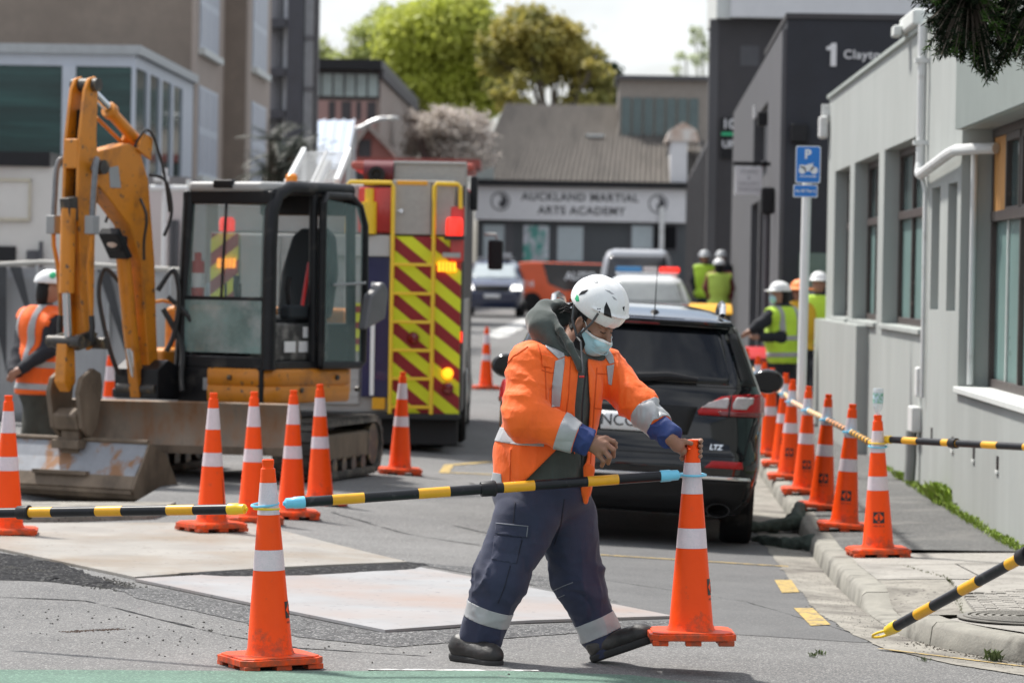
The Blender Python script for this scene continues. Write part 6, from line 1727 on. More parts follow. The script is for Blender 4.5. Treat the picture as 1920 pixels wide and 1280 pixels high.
fb('cab_roof', 600, 866, 272, 288, 5.6, 7.8, M('red_roof', (.36, .07, .05), .5), .03)
fb('chassis', 405, 845, 776, 818, .5, 7.8, m_black, .02)
fb('rear_step', 392, 862, 774, 786, -.10, .5, m_black, .015)
fb('bumper', 395, 858, 786, 835, .1, .3, m_black, .02)
# centre: shutter, locker, navy flank
fb('roller_shutter', 520, 672, 480, 760, .02, .07, m_alu, .008)
fb('pump_locker', 560, 726, 442, 482, -.06, .3, m_alu, .01)
fb('navy_panel', 676, 727, 482, 745, -.03, .1, m_fnavy, .01)
fb('shutter_edge', 692, 700, 530, 742, -.05, 0, m_whitepaint, .004)
fb('reflector', 697, 722, 746, 768, -.045, 0, m_ybar, .004)
fb('lime_block', 648, 676, 570, 660, -.02, .06, m_lime2, .004)
for py in (575, 605, 635): fb('maroon_bar', 652, 672, py, py + 12, -.03, -.018, m_maroon, .002)
sh = MB()
for k in range(18): sh.box(fx(522), fx(670), .012, .02, zf_(478 + 282 * k / 18) - .004, zf_(478 + 282 * k / 18) + .004)
so_ = sh.build('shutter_slats', m_alu, fe); so_['kind'] = 'stuff'
def chevron(px0, px1, py0, py1, sgn, y):
    x0, x1, z0, z1 = fx(px0), fx(px1), zf_(py1), zf_(py0)
    k = MB(); k.box(x0, x1, y, y + .05, z0, z1); pn = k.build('chevron_panel', m_lime2, fe, bevel=.004)
    per = 52.3 / s_; sl = .80
    rect = [(x0, z0), (x1, z0), (x1, z1), (x0, z1)]
    xr = x0 if sgn > 0 else x1
    for i in range(-3, 14):
        zc = z1 - i * per + .02
        # band: z - zc + sl*sgn*(x-xr) in [-t, 0]
        n = (sl * sgn, 1)
        c0 = zc + sl * sgn * xr
        q = polyclip(rect, n, c0)
        if len(q) > 2: q = polyclip(q, (-n[0], -n[1]), -(c0 - per * .50))
        if len(q) > 2:
            kk_ = MB(); kk_.prism(q, 0, .003, frame((0, y, 0), (1, 0, 0), (0, 0, 1), (0, -1, 0))); kk_.build('red_stripe', m_maroon, pn, smooth=0)
    return pn
chevron(730, 806, 443, 775, 1, -.005)
chevron(808, 860, 443, 775, 1, -.012)
chevron(390, 442, 443, 775, -1, -.012)
fb('side_shutter', 445, 519, 445, 772, .0, .06, m_alu, .008)
# checker plate locker and hose bulk
ck = fb('locker', 729, 846, 338, 440, -.02, .5, m_check, .012)
fb('locker_seam', 801, 803, 342, 438, -.024, -.018, m_black, .0)
fb('bulkhead', 728, 866, 304, 440, .25, .6, m_check, .012)
fb('bulkhead_rim', 728, 866, 301, 306, .22, .6, m_alu, .006)
fb('amber_reflector', 737, 794, 339, 347, -.03, 0, m_ambglow if False else M('amber_strip', (.75, .35, .02), .4), .004)
k = MB(); k.cyl((fx(746), -.05, zf_(396)), (fx(746), -.02, zf_(396)), .02); k.cyl((fx(738), -.045, zf_(396)), (fx(750), -.045, zf_(396)), .008); k.build('latch', m_chrome, ck)
# red end column with lamps
fb('red_column', 838, 864, 385, 490, -.03, .3, m_fred, .02)
k = MB(); k.lathe([(.085, -.02), (.085, .13), (.07, .16)], 16, Mx.Translation((fx(846), -.12, zf_(437)))); k.build('beacon', m_redglow, fe)
k = MB(); k.lathe([(.1, -.06), (.1, -.02)], 16, Mx.Translation((fx(846), -.12, zf_(437)))); k.build('beacon_base', m_black, fe)
fb('lamp_bracket', 824, 858, 472, 482, -.06, 0, m_alu, .01)
def lampstrip(px):
    o = fb('amber_lamp', px - 17, px + 17, 490, 508, -.06, 0, m_ambglow, .008)
    for q in range(1, 5): fb('lamp_divider', px - 17 + 6.8 * q - .8, px - 17 + 6.8 * q + .8, 490, 508, -.064, -.058, M('amber_dim', (.5, .18, .01), .4), 0, o)
lampstrip(833); lampstrip(420)
def rlamp(px, py, r, m_, nm):
    k = MB(); k.lathe([(r, 0), (r, .04), (r * .8, .055), (0.0, .06)], 18, frame((fx(px), -.02, zf_(py)), (1, 0, 0), (0, 0, 1), (0, -1, 0))); k.build(nm, m_, fe)
rlamp(838, 698, .055, m_ambglow, 'indicator'); rlamp(838, 726, .06, m_redd, 'tail_lamp'); rlamp(772, 633, .06, m_redd, 'tail_lamp'); rlamp(412, 698, .055, m_ambglow, 'indicator'); rlamp(412, 726, .06, m_redd, 'tail_lamp')
fb('side_marker', 860, 864, 620, 640, .0, .1, m_redglow, .003)
k = MB(); k.lathe([(.075, 0), (.08, .1), (.06, .14)], 14, Mx.Translation((fx(421), -.1, zf_(440)))); k.build('beacon', m_redglow, fe)
# yellow rails: ladder and hand rails
def railf(pts, r=.021, nm='hand_rail'):
    k = MB(); k.tube([(fx(a), y, zf_(b_)) for a, b_, y in pts], r, 8); return k.build(nm, m_rail, fe)
lr = railf([(731, 775, -.10), (731, 352, -.10), (727, 344, -.10), (650, 344, -.10), (646, 348, -.10), (646, 440, -.10)])
railf([(808, 775, -.10), (808, 350, -.10), (812, 344, -.10), (852, 345, -.10), (856, 350, -.10), (857, 390, -.10)])
for py in (496, 550, 603, 656, 709, 762):
    k = MB(); k.box(fx(731), fx(808), -.115, -.085, zf_(py) - .016, zf_(py) + .016); k.build('rung', m_rail, fe, bevel=.006)
k = MB(); k.tube([(fx(686), -.06, zf_(440)), (fx(686), -.06, zf_(380))], .075, 14); k.tube([(fx(686), -.06, zf_(380)), (fx(686), -.06, zf_(355))], .045, 12); k.build('standpipe', m_rail, fe)
fb('red_hatch', 664, 728, 352, 438, .1, .3, m_fred, .02)
k = MB(); k.cyl((fx(672), .3, zf_(325)), (fx(728), .3, zf_(325)), .13, n=20); k.build('hose_reel', M('reel_maroon', (.12, .012, .02), .5), fe)
k = MB(); k.lathe([(.085, 0), (.085, .06), (.05, .06), (.045, .02)], 18, frame((fx(697), .16, zf_(328)), (1, 0, 0), (0, 0, 1), (0, -1, 0))); k.build('reel_hub', m_blackpl, fe)
# wheels
for y, w in ((2.0, 1), (6.6, 1.0)):
    for sx in (-1, 1):
        x = sx * (1.22 if y < 3 else 1.19)
        t_ = MB().lathe([(.3, -.16), (.47, -.16), (.5, -.12), (.5, .12), (.47, .16), (.3, .16)], 28, frame((x - sx * .1, y, .5), (0, 1, 0), (0, 0, 1), (1, 0, 0))).build('wheel', m_tyre, fe)
        MB().lathe([(.3, .14), (.28, .17), (.18, .13), (.1, .18), (0, .19)], 20, frame((x - sx * .1, y, .5), (0, sx, 0), (0, 0, 1), (sx, 0, 0))).build('rim', m_alu, t_)
for sx in (-1, 1): MB().lathe([(.3, -.16), (.47, -.16), (.5, -.12), (.5, .12), (.47, .16), (.3, .16)], 24, frame((sx * .95, .75, .5), (0, 1, 0), (0, 0, 1), (1, 0, 0))).build('wheel', m_tyre, fe)
fb('mudguard', 862, 866, 560, 700, .3, 3.4, m_alu, .005)
fb('flank_cover', 860.5, 864, 346, 772, .12, 5.9, m_darkgrey, .003)  # added cover sheet: the flank's dark look is put into its colour
# wing mirror and aerial boxes
k = MB(); k.tube([(fx(885), 7.6, zf_(420)), (fx(912), 7.6, zf_(420)), (fx(915), 7.6, zf_(430))], .02, 6); k.build('mirror_arm', m_alu, fe)
k = MB(); x_ = fx(885) + .13; k.box(x_ - .08, x_ + .1, 7.55, 7.7, zf_(500) , zf_(432)); k.build('wing_mirror', m_blackpl, fe, bevel=.03)
k = MB(); k.box(fx(868), fx(882), 2.0, 2.6, zf_(385), zf_(318)); k.build('flood_light', m_blackpl, fe, bevel=.02)
# roof ladder
ld = thing('ladder', 'aluminium ladder sloping over the fire engine roof', 'ladder', (fp.x, FD, fe.location.z + 2.55), R(-.2))
lo_ = V(ld.location)
A0, A1 = P(537, 347, 37.3) - lo_, P(568, 284, 40.6) - lo_
B0, B1 = P(630, 343, 37.3) - lo_, P(652, 284, 40.6) - lo_
for a, b_ in ((A0, A1), (B0, B1)):
    k = MB(); k.beam(a, b_, .05, .09); k.build('ladder_rail', m_whitepaint, ld, bevel=.008)
k = MB(); k.beam((A0 + B0) / 2, (A1 + B1) / 2, .025, .03); k.build('ladder_rail', m_alu, ld)
for i in range(11):
    t_ = (i + .5) / 11
    k = MB(); k.cyl(A0.lerp(A1, t_), B0.lerp(B1, t_), .009, n=8); k.build('rung', m_whitepaint, ld)
k = MB(); k.beam(A0.lerp(B0, .5) + V((0, 0, -.12)), A1.lerp(B1, .5) + V((0, 0, -.12)), .12, .06); k.build('ladder_gantry', m_alu, ld)
k = MB(); k.beam(A1, A1 + V((0, 0, -.45)), .05, .05); k.beam(B1, B1 + V((0, 0, -.45)), .05, .05); k.build('gantry_post', m_alu, ld)
# ================================================================= BUILDINGS
m_sage = M('sage_render', (.365, .385, .37), .85, var=.08, vs=1.6, bump=.5, bs=40, c2=(.315, .333, .318), c2s=.9, c2at=.60, c2w=.2, stretch=(1.2, 1.2, .4))
m_sage2 = M('sage_metal', (.35, .385, .36), .6, var=.05, vs=2)
m_sill = M('sill_white', (.6, .62, .6), .7, var=.06)
m_brown = M('frame_brown', (.055, .042, .038), .5, var=.2, vs=8, c2=(.2, .15, .13), c2s=9, c2at=.7)
m_ply = M('plywood', (.55, .27, .08), .75, var=.2, vs=3, stretch=(4, 4, .6))
m_wglass = M('window_glass', (.10, .15, .15), .05, var=.3, vs=1, spec=.7)
m_frost = M('frosted_glass', (.17, .27, .255), .3, var=.12, vs=2, spec=.5, c2=(.22, .33, .31), c2s=1.2)
m_pipe = M('pipe_white', (.66, .67, .66), .45, var=.05, c2=(.4, .39, .36), c2s=5, c2at=.66)
m_blackw = M('black_render', (.022, .024, .032), .7, var=.25, vs=1.5, bump=.2, bs=30)
m_greyw = M('grey_render', (.09, .09, .098), .8, var=.12, vs=1.2, c2=(.09, .09, .095), c2s=1.4)
m_darkw = M('dark_cladding', (.05, .047, .05), .7, var=.15, vs=2)
m_darkw2 = M('dark_cladding_grey', (.085, .083, .088), .7, var=.15, vs=2, stretch=(1, 1, .2))
m_offw = M('parapet_white', (.66, .66, .67), .6, var=.04)
# --------------------------------------------------------------- grey rendered building, right
gb = thing('grey_building', 'sage grey rendered building with deep brown windows along the right pavement', 'building', (WALLX(0), 0, 0))
gb.rotation_euler = (0, 0, -math.atan(.02))
WT = 0.0
def gbx(nm, x0, x1, y0, y1, z0, z1, m_=m_sage, bev=.0, par=gb):
    k = MB(); k.box(x0, x1, y0, y1, z0, z1); return k.build(nm, m_, par, bevel=bev)
HT = 3.93
bays = [(23.2, 29.0, .92, 2.92), (32.2, 36.6, 1.32, 3.02), (37.3, 40.7, 1.32, 3.02), (41.4, 43.9, 1.32, 3.02)]
wl_ = MB(); y = 16.0
for i, (a, c, z0, z1) in enumerate(bays):
    if i == 1:
        for (p, q) in ((y, 29.3), (30.05, 30.72), (31.47, a)): wl_.box(0, .45, p, q, -.3, HT)
        for (p, q) in ((29.3, 30.05), (30.72, 31.47)): wl_.box(0, .45, p, q, -.3, 1.5); wl_.box(0, .45, p, q, 2.52, HT); wl_.box(.10, .45, p, q, 1.5, 2.52)
    else: wl_.box(0, .45, y, a, -.3, HT)
    wl_.box(0, .45, a, c, -.3, z0); wl_.box(0, .45, a, c, z1, HT)
    y = c
wl_.box(0, .45, y, 45.2, -.3, HT)
wl_.box(.45, 9, 44.9, 45.2, -.3, HT); wl_.box(.45, 9, 16, 16.3, -.3, HT)
wall_g = wl_.build('wall', m_sage, gb, smooth=0)
gbx('dado', -.13, 0.0, 38.2, 45.2, -.3, 1.28); gbx('parapet_cap', -.03, .48, 16, 45.24, HT, HT + .05, m_sage2, .01); gbx('roof', .4, 9, 16, 45.2, 3.4, 3.6, m_greyw)
gbx('interior', .9, 9, 16.3, 44.9, -.2, 3.4, M('room_dark', (.03, .032, .032), .9))
for i, (a, c, z0, z1) in enumerate(bays):
    X = .235 if i == 0 else .15
    w = thing('tmp', 'x', 'x'); bpy.data.objects.remove(w)
    fr = MB(); t = .07
    for (p, q, r, s_1) in ((a, c, z0, z0 + t), (a, c, z1 - t, z1), (a, a + t, z0, z1), (c - t, c, z0, z1)): fr.box(X, X + .09, p, q, r, s_1)
    zt = z0 + (z1 - z0) * (.66 if i == 0 else .62)
    fr.box(X - .012, X + .09, a + t, c - t, zt - .04, zt + .04)
    nmul = 3 if i == 0 else 3
    for k in range(1, nmul):
        yy = a + (c - a) * k / nmul
        fr.box(X + .002, X + .085, yy - .035, yy + .035, z0 + t, z1 - t)
    fo = fr.build('window', m_brown, gb, bevel=.006)
    for k in range(nmul):
        y0, y1 = a + (c - a) * k / nmul + .03, a + (c - a) * (k + 1) / nmul - .03
        for j, (p, q) in enumerate(((z0 + t, zt), (zt, z1 - t))):
            ply = i == 0 and k == nmul - 1 and j == 1
            pn = MB(); pn.box(X + .04, X + .052, y0, y1, p, q); pn.build('pane', m_frost if j == 0 else m_wglass, fo, smooth=0)
            if ply:
                pn = MB(); pn.box(X + .012, X + .03, y1 - .9, y1 - .02, p, q); pn.build('plywood_board', m_ply, fo, smooth=0)
            if i == 0 and j == 1 and not ply or (ply):
                f2 = MB(); yb = y1 - (.93 if ply else .04)
                for (p1, q1, r1, s1) in ((y0, yb, p, p + .06), (y0, yb, q - .06, q), (y0, y0 + .06, p, q), (yb - .06, yb, p, q)): f2.box(X - .004, X + .05, p1, q1, r1, s1)
                f2.build('sash', m_brown, fo, bevel=.005)
        if i == 0 and k >= nmul - 2:
            cu = MB(); cu.box(X + .02, X + .035, (y0 + y1) / 2 - .02, (y0 + y1) / 2 + .02, z0 + t, zt); cu.build('curtain_edge', m_sill, fo, smooth=0)
    gbx('window_sill', -.035, X + .02, a - .01, c + .01, z0 - .045, z0 + .003, m_sill if i == 0 else m_sage, .008)
# corrugated fascia over the near window
co = MB(); n = 44
prof = []
for k in range(n * 2 + 1): prof.append((-.05 - (.036 if k % 2 else 0), 23.0 + (28.75 - 23.0) * k / (2 * n)))
vs_ = [(x, y, 2.90) for x, y in prof] + [(x, y, 3.52) for x, y in prof]; m = len(prof)
co.add(vs_, [(k, k + 1, m + k + 1, m + k) for k in range(m - 1)])
co.box(-.045, .0, 23, 28.75, 2.90, 3.52)
co.build('corrugated_fascia', m_sage2, gb, smooth=0)
k = MB(); k.tube([(-.06, 31.95, HT), (-.06, 31.95, 2.72)], .042, 10); k.tube([(-.06, 31.95, 2.74), (-.07, 31.9, 2.66), (-.08, 31.7, 2.64), (-.09, 29.15, 2.73), (-.06, 28.9, 2.75), (.1, 28.75, 2.76), (.22, 28.6, 2.76)], .044, 10); k.tube([(-.05, 31.95, 2.66), (-.03, 31.75, 2.5), (-.03, 31.7, .75)], .02, 8); k.build('downpipe', m_pipe, gb)
k = MB(); k.tube([(.09, 28.93, 2.72), (.09, 28.93, .94)], .025, 8); k.build('pipe', m_pipe, gb)
for zc in (2.9, 3.6): gbx('pipe_clip', -.125, -.0, 31.9, 32.0, zc, zc + .04, m_pipe)
gbx('meter_box', -.05, 0, 32.05, 32.25, .74, 1.0, m_pipe, .02); gbx('utility_box', -.09, 0, 32.0, 32.4, .44, .66, m_pipe, .015)
k = MB(); k.tube([(-.07, 32.2, .45), (-.07, 32.2, .2), (-.08, 32.2, .02)], .05, 10); k.build('conduit', M('conduit_grey', (.25, .26, .25), .6), gb)
for yy in (26.0, 27.6, 29.2, 31.0): gbx('wall_vent', -.004, .02, yy, yy + .13, .42, .52, m_trim); gbx('vent_lip', -.014, .004, yy - .01, yy + .14, .40, .42, m_sill)
gbx('window_vent', .0, .0 + .02, 30.3, 30.6, 3.3, 3.5, m_greyw) if False else None
gbx('flood_lamp', -.13, -.02, 44.95, 45.25, 3.45, 3.72, m_pipe, .03); gbx('lamp_arm', -.1, .2, 45.05, 45.15, 3.72, 3.86, m_pipe, .01)
gbx('roof_vent', -.08, .4, 32.8, 34.2, HT + .05, HT + .2, m_sill, .03); gbx('vent_spout', -.16, -.08, 33.8, 34.1, HT + .02, HT + .12, m_sill, .02)
# --------------------------------------------------------------- black building "1 Clayton"
bk = thing('black_building', 'black building with a white street number and name on its flank', 'building', (3.50, 48.5, 0))
FA = math.atan(.033)
k = MB(rotz(-FA)); k.box(.0, 10, 0, 8, -.5, 5.13); 
bko = k.build('wall', m_blackw, bk, smooth=0)
FA = math.atan(.033)
k = MB(rotz(-FA))
for y0, y1, z0, z1 in ((.02, 4.7, -.5, 5.0), (4.7, 12, 2.95, 3.45), (4.7, 5.0, 3.45, 4.3), (11.3, 12, 3.45, 4.3), (4.7, 12, 4.3, 5.0), (7.9, 8.3, -.5, 2.95), (12, 24.5, -.5, 5.0)): k.box(-.06, .3, y0, y1, z0, z1)
k.build('front_wall', m_greyw, bk, smooth=0)
k = MB(rotz(-FA)); k.box(.22, .3, 4.7, 12, -.5, 4.4); k.build('window', m_cglass, bk, smooth=0)
for y0, y1, z0, z1 in ((4.75, 4.85, -.5, 2.95), (6.3, 6.4, -.5, 2.95), (10.1, 10.2, -.5, 2.95), (4.7, 12, 2.1, 2.18), (8.0, 8.1, 3.45, 4.3)):
    k = MB(rotz(-FA)); k.box(.14, .22, y0, y1, z0, z1); k.build('window_frame', m_darkw2, bk, smooth=0)
k = MB(rotz(-FA)); k.box(-.12, .2, 4.9, 11.4, 3.40, 3.45); k.build('window_sill', m_greyw, bk, smooth=0)
k = MB(rotz(-FA)); k.box(-.02, 10.05, -.03, 8.1, 5.13, 5.2); k.build('parapet_cap', m_darkw, bk)
def b46(px, py): p = P(px, py, 48.485); p = p - V((3.50, 48.5, 0)); return p + V((0, -.033 * p.x, 0))
q = b46(1560, 103); k = MB(); k.prism([(-.02, -.15), (.055, -.15), (.055, .15), (-.01, .15), (-.03, .115), (-.075, .10), (-.075, .055), (-.02, .06)], 0, .012, Mx.Translation(q) @ FACE_CAM); k.build('house_number', m_offw, bk, smooth=0)
q = b46(1622, 104); text('Clayton', .16, Mx.Translation(q) @ FACE_CAM, m_offw, bk, 'lettering', .004, bold=.003, space=1.12)
k = MB(); p_ = b46(1498, 250); k.cbox(p_ + V((0, -.05, 0)), (.22, .12, .24)); k.build('junction_box', m_blackpl, bk, bevel=.02)
k = MB(); p_ = b46(1518, 500); k.box(p_.x - .14, p_.x + .3, -.03, 0, .0, 2.1); k.build('door', M('door_sage', (.12, .17, .15), .6), bk)
k = MB(rotz(-FA)); k.box(-.2, -.06, 5, 5.4, 3.95, 4.15); k.build('wall_lamp', m_blackpl, bk, bevel=.02)
k = MB(rotz(-FA)); k.box(-.09, -.06, 10.6, 10.9, 4.3, 4.5); k.build('wall_lamp', m_offw, bk)
# projecting white sign and its post
sg = thing('hanging_sign', 'white projecting sign with faint lettering on the grey shopfront', 'sign', (P(1404, 338, 52).x, 52, 0))
pz = lambda py, d: 1.7 - (py - 529) / sc(d)
k = MB(); k.box(-.19, .19, -.03, .03, pz(366, 52), pz(312, 52)); k.build('sign_panel', m_offw, sg, bevel=.01)
for i_, tx_ in enumerate(('STUDIO', '&', 'GALLERY', 'PARKING')): text(tx_, .07, Mx.Translation((0, -.034, pz(322 + 11 * i_, 52))) @ FACE_CAM, M('faint_ink', (.35, .36, .38), .6), sg, depth=.001)
k = MB(); k.box(-.22, .24, -.02, .04, pz(310, 52), pz(303, 52)); k.box(.2, .45, -.02, .02, pz(310, 52), pz(303, 52)); k.build('sign_bracket', m_blackpl, sg)
cl = thing('signal_box', 'black box on a slim grey pole by the dark shopfront', 'pole', (P(1437, 500, 50).x, 50, float(zpath(P(1437, 500, 50).x, 50))))
k = MB(); k.tube([(0, 0, 0), (0, 0, 2.9)], .045, 10); k.build('pole', m_greyw, cl)
k = MB(); z_ = pz(375, 50) - cl.location.z; k.box(-.09, .09, -.1, .1, z_ - .18, z_ + .18); k.build('signal_head', m_blackpl, cl, bevel=.03)
# --------------------------------------------------------------- tall dark building
td = thing('dark_building', 'tall charcoal building with a white parapet beyond the black one', 'building', (3.97, 74, 0))
k = MB(); k.box(0, 9, 0, 3.5, -.2, 6.9); k.build('wall', m_darkw, td, smooth=0)
k = MB(); k.box(-.16, .02, -.02, .2, -.2, 6.9); k.build('corner_pilaster', m_darkw2, td, smooth=0)
k = MB(); k.box(.22, 9.4, -.4, 4, 6.92, 9.2); k.build('parapet', m_offw, td, smooth=0)
k = MB(); k.box(-.05, .24, -.3, 3.6, 6.9, 9.2); k.build('parapet_end', m_sill, td, smooth=0)
k = MB(); k.box(.45, .82, -.012, 0, 5.98, 6.38); k.build('window', m_greyw, td)
k = MB(); k.box(.10, .38, -.06, -.0, 4.15, 4.95); ps = k.build('sign_panel', m_blackpl, td)
text('10', .26, Mx.Translation((.24, -.066, 4.82)) @ FACE_CAM, m_offw, ps, depth=.001, bold=.006); text('UP', .2, Mx.Translation((.24, -.066, 4.42)) @ FACE_CAM, m_offw, ps, depth=.001, bold=.006)
k = MB(); k.box(.10, .38, -.064, -.058, 4.60, 4.66); k.build('green_stripe', m_grn, ps)
lb2 = thing('low_dark_building', 'low dark ribbed building receding beyond the charcoal one', 'building', (4.15, 79, 0), -FA)
k = MB(); k.box(0, 6, 0, 36, -.2, 4.9)
k.build('wall', m_darkw2, lb2, smooth=0)
for i in range(26):
    k = MB(); k.box(-.06, .0, .4 + i * 1.35, .75 + i * 1.35, 0, 4.7); k.build('rib', m_darkw if i % 3 else m_greyw, lb2, smooth=0)
for i in (4, 9, 16): k = MB(); k.box(-.02, .02, i * 1.35 + .8, i * 1.35 + 1.7, .5, 2.6); k.build('door', m_blackpl, lb2, smooth=0)
# --------------------------------------------------------------- martial arts academy at the end of the street
AD = 140
ac = thing('academy_building', 'grey hall with a corrugated roof and a long white sign across the street end', 'building', (P(1085, 520, AD).x, AD, .65), R(-1.0))
sA = sc(AD)
axx = lambda px: (px - 1085) / sA
azz = lambda py: 1.7 - (py - 524) / sA - .65
m_slate = M('slate_wall', (.075, .082, .088), .75, var=.1, vs=1)
m_roofc = M('corrugated_roof', (.19, .175, .16), .85, spec=.2, var=.12, vs=1.5, c2=(.14, .13, .12), c2s=.5, stretch=(3, .4, 1))
m_winp = M('pale_blind', (.42, .48, .5), .5, var=.06)
def ab(nm, a, b_, c, d_, y0, y1, m_, par=None, bev=0):
    k = MB(); k.box(axx(a), axx(b_), y0, y1, azz(d_), azz(c)); return k.build(nm, m_, par or ac, smooth=0, bevel=bev)
ab('wall', 893, 1310, 345, 610, 0, 10, m_slate)
sn = ab('sign_board', 888, 1283, 351, 415, -.3, -.05, m_offw, None, .02)
m_ink = M('sign_ink', (.05, .05, .055), .6)
text('AUCKLAND MARTIAL', .41, Mx.Translation((axx(1085), -.305, azz(371))) @ FACE_CAM, m_ink, sn, depth=.002, space=1.12, bold=.012)
text('ARTS ACADEMY', .41, Mx.Translation((axx(1088), -.305, azz(396))) @ FACE_CAM, m_ink, sn, depth=.002, space=1.12, bold=.012)
for px in (936, 1231):
    T = frame((axx(px), -.30, azz(380)), (1, 0, 0), (0, 0, 1), (0, -1, 0)); r = .36
    k = MB(); k.lathe([(r, 0), (r, .012), (r - .05, .012), (r - .05, 0)], 28, T, caps=False)
    pts = [(.26 * math.cos(a), .26 * math.sin(a)) for a in np.linspace(-PI / 2 + .6, PI / 2 + .6, 14)] + [(.13 * math.cos(a) - .075, .13 * math.sin(a) + .11) for a in np.linspace(PI / 2 + .6, -PI / 2 + .6, 8)] + [(.13 * math.cos(a) + .075, .13 * math.sin(a) - .11) for a in np.linspace(PI / 2 + .6, 3 * PI / 2 + .6, 8)]
    k.prism(pts, 0, .012, T); k.build('yin_yang', m_ink, sn, smooth=0)
ab('door', 905, 945, 424, 560, -.04, .02, m_winp); ab('door_post', 946, 962, 418, 600, -.1, .02, m_greyw)
po = ab('poster', 980, 1028, 424, 492, -.05, .02, M('poster_print', (.5, .52, .56), .5, var=.4, vs=3, c2=(.08, .3, .26), c2s=2.2, c2at=.5, c2w=.06))
fr_ = ab('window', 1039, 1097, 420, 495, -.05, .02, m_greyw); ab('pane', 1044, 1092, 425, 490, -.07, -.05, m_winp, fr_)
fr_ = ab('window', 1178, 1270, 418, 468, -.05, .02, m_greyw); ab('pane', 1183, 1222, 421, 464, -.07, -.05, m_winp, fr_); ab('pane', 1226, 1266, 421, 464, -.07, -.05, m_cglass, fr_)
ab('pipe', 1234, 1243, 385, 480, -.45, -.35, m_pipe)
# roof of ribbed sheets, pitched back
e0, e1 = V((axx(893) - .3, -.5, azz(346))), V((axx(1318), -.5, azz(346)))
h0, h1 = V((axx(893) + .75, 10, azz(346) + 3.45)), V((axx(1318), 10, azz(346) + 3.45))
N = 22
for i in range(N):
    k = MB(); vs_ = []; m = 5
    for j in range(m):
        u = (i + j / (m - 1)) / N; dz = .085 * (1 if j % 2 else -1)
        for A_, B_ in ((e0, e1), (h0, h1)): q = A_.lerp(B_, u); vs_.append((q.x, q.y, q.z + dz))
    k.add(vs_, [(2 * j, 2 * j + 2, 2 * j + 3, 2 * j + 1) for j in range(m - 1)])
    k.build('roof_sheet', m_roofc, ac, smooth=0)
ab('eaves', 888, 1318, 340, 351, -.55, .0, m_blackpl)
k = MB(); k.prism([(e0.x, 0), (e0.x + .9, 0), (e0.x + .9, .6), (e0.x, .35)], 0, .2, frame((0, -.2, azz(346)), (1, 0, 0), (0, 0, 1), (0, -1, 0))); k.build('gable_end', M('pale_green_board', (.35, .38, .36), .7), ac, smooth=0)
for px, py in ((1105, 262),):
    k = MB(); u = (px - 893) / 425; v = (346 - py) / 146; q = (e0.lerp(e1, u)).lerp(h0.lerp(h1, u), v); k.box(q.x - .35, q.x + .35, q.y - .2, q.y + .2, q.z + .02, q.z + .12); k.build('roof_patch', m_sill, ac)
mo = ab('monitor', 1157, 1340, 130, 256, 6, 12, M('monitor_render', (.28, .25, .22), .8))
ab('monitor_cap', 1150, 1344, 124, 132, 5.7, 12.2, m_greyw, mo)
for i in range(7):
    ab('monitor_pane', 1163 + i * 22, 1181 + i * 22, 167, 250, 5.93, 6.0, M('louvre_glass', (.10, .14, .14), .2), mo)
ab('monitor_sill', 1152, 1324, 250, 258, 5.8, 6.0, m_greyw, mo)
wb = ab('white_dormer', 1253, 1284, 262, 346, -.2, 4, m_offw)
k = MB(); k.prism([(axx(1243), azz(262)), (axx(1306), azz(262)), (axx(1300), azz(240)), (axx(1275), azz(226)), (axx(1250), azz(242))], .3, -4, frame((0, 0, 0), (1, 0, 0), (0, 0, 1), (0, -1, 0))); k.build('dormer_roof', M('terracotta_pale', (.5, .36, .28), .7, c2=(.7, .68, .64), c2s=2, c2at=.5), wb)
# --------------------------------------------------------------- brown brick building with glazed entry, left
m_brick = M('brown_brick', (.235, .19, .155), .85, var=.12, vs=3, bump=.3, bs=30, c2=(.2, .16, .13), c2s=.6, c2at=.6)
m_brick2 = M('tan_brick_lit', (.36, .30, .26), .85, var=.07, vs=2)  # paler copy of the brick: light on the street faces is in the colour
m_tealg = M('teal_glass', (.008, .035, .034), .06, var=.4, vs=.6, spec=.35, c2=(.02, .075, .07), c2s=.9, c2at=.55, stretch=(.4, .4, 5))
m_palefr = M('pale_frame', (.46, .50, .56), .5, var=.05)
m_blue_win = M('blue_blind', (.30, .33, .40), .4, var=.1)
bb_ = thing('brown_building', 'brown brick building with tall pale windows and a glazed corner entry', 'building', (-6.05, 70, 0), -math.atan(.02))
k = MB(); k.box(-10, 0, 0, 6, -.2, 11)
for z0 in np.arange(0, 11, .6): pass
k.build('wall', m_brick, bb_, smooth=0)
k = MB(); k.box(-.05, .02, -.02, 5.6, -.2, 11); k.build('street_wall', m_brick2, bb_, smooth=0)
k = MB(); k.box(.02, .46, 5.6, 6.1, -.2, 11); k.build('return_wall', m_brick, bb_, smooth=0)
k = MB(); k.box(-3, .46, 6.1, 11.4, -.2, 11); k.build('bay_wall', m_brick2, bb_, smooth=0)
for x, y0, y1 in ((.02, .7, 4.2), (.46, 6.9, 10.2)):
    for z0, z1 in ((.8, 1.5), (3.55, 5.25), (5.95, 7.7)):
        fo = MB(); fo.box(x - .01, x + .03, y0, y1, z0, z1); fo = fo.build('window', m_palefr, bb_, smooth=0)
        for i in range(3):
            for j in range(2):
                k = MB(); k.box(x + .03, x + .036, y0 + .1 + i * (y1 - y0) / 3, y0 - .1 + (i + 1) * (y1 - y0) / 3, z0 + .08 + j * (z1 - z0) / 2, z0 - .06 + (j + 1) * (z1 - z0) / 2); k.build('pane', m_blue_win, fo, smooth=0)
        k = MB(); k.box(x, x + .12, y0 - .1, y1 + .1, z0 - .12, z0); k.build('window_sill', m_sill, fo, smooth=0)
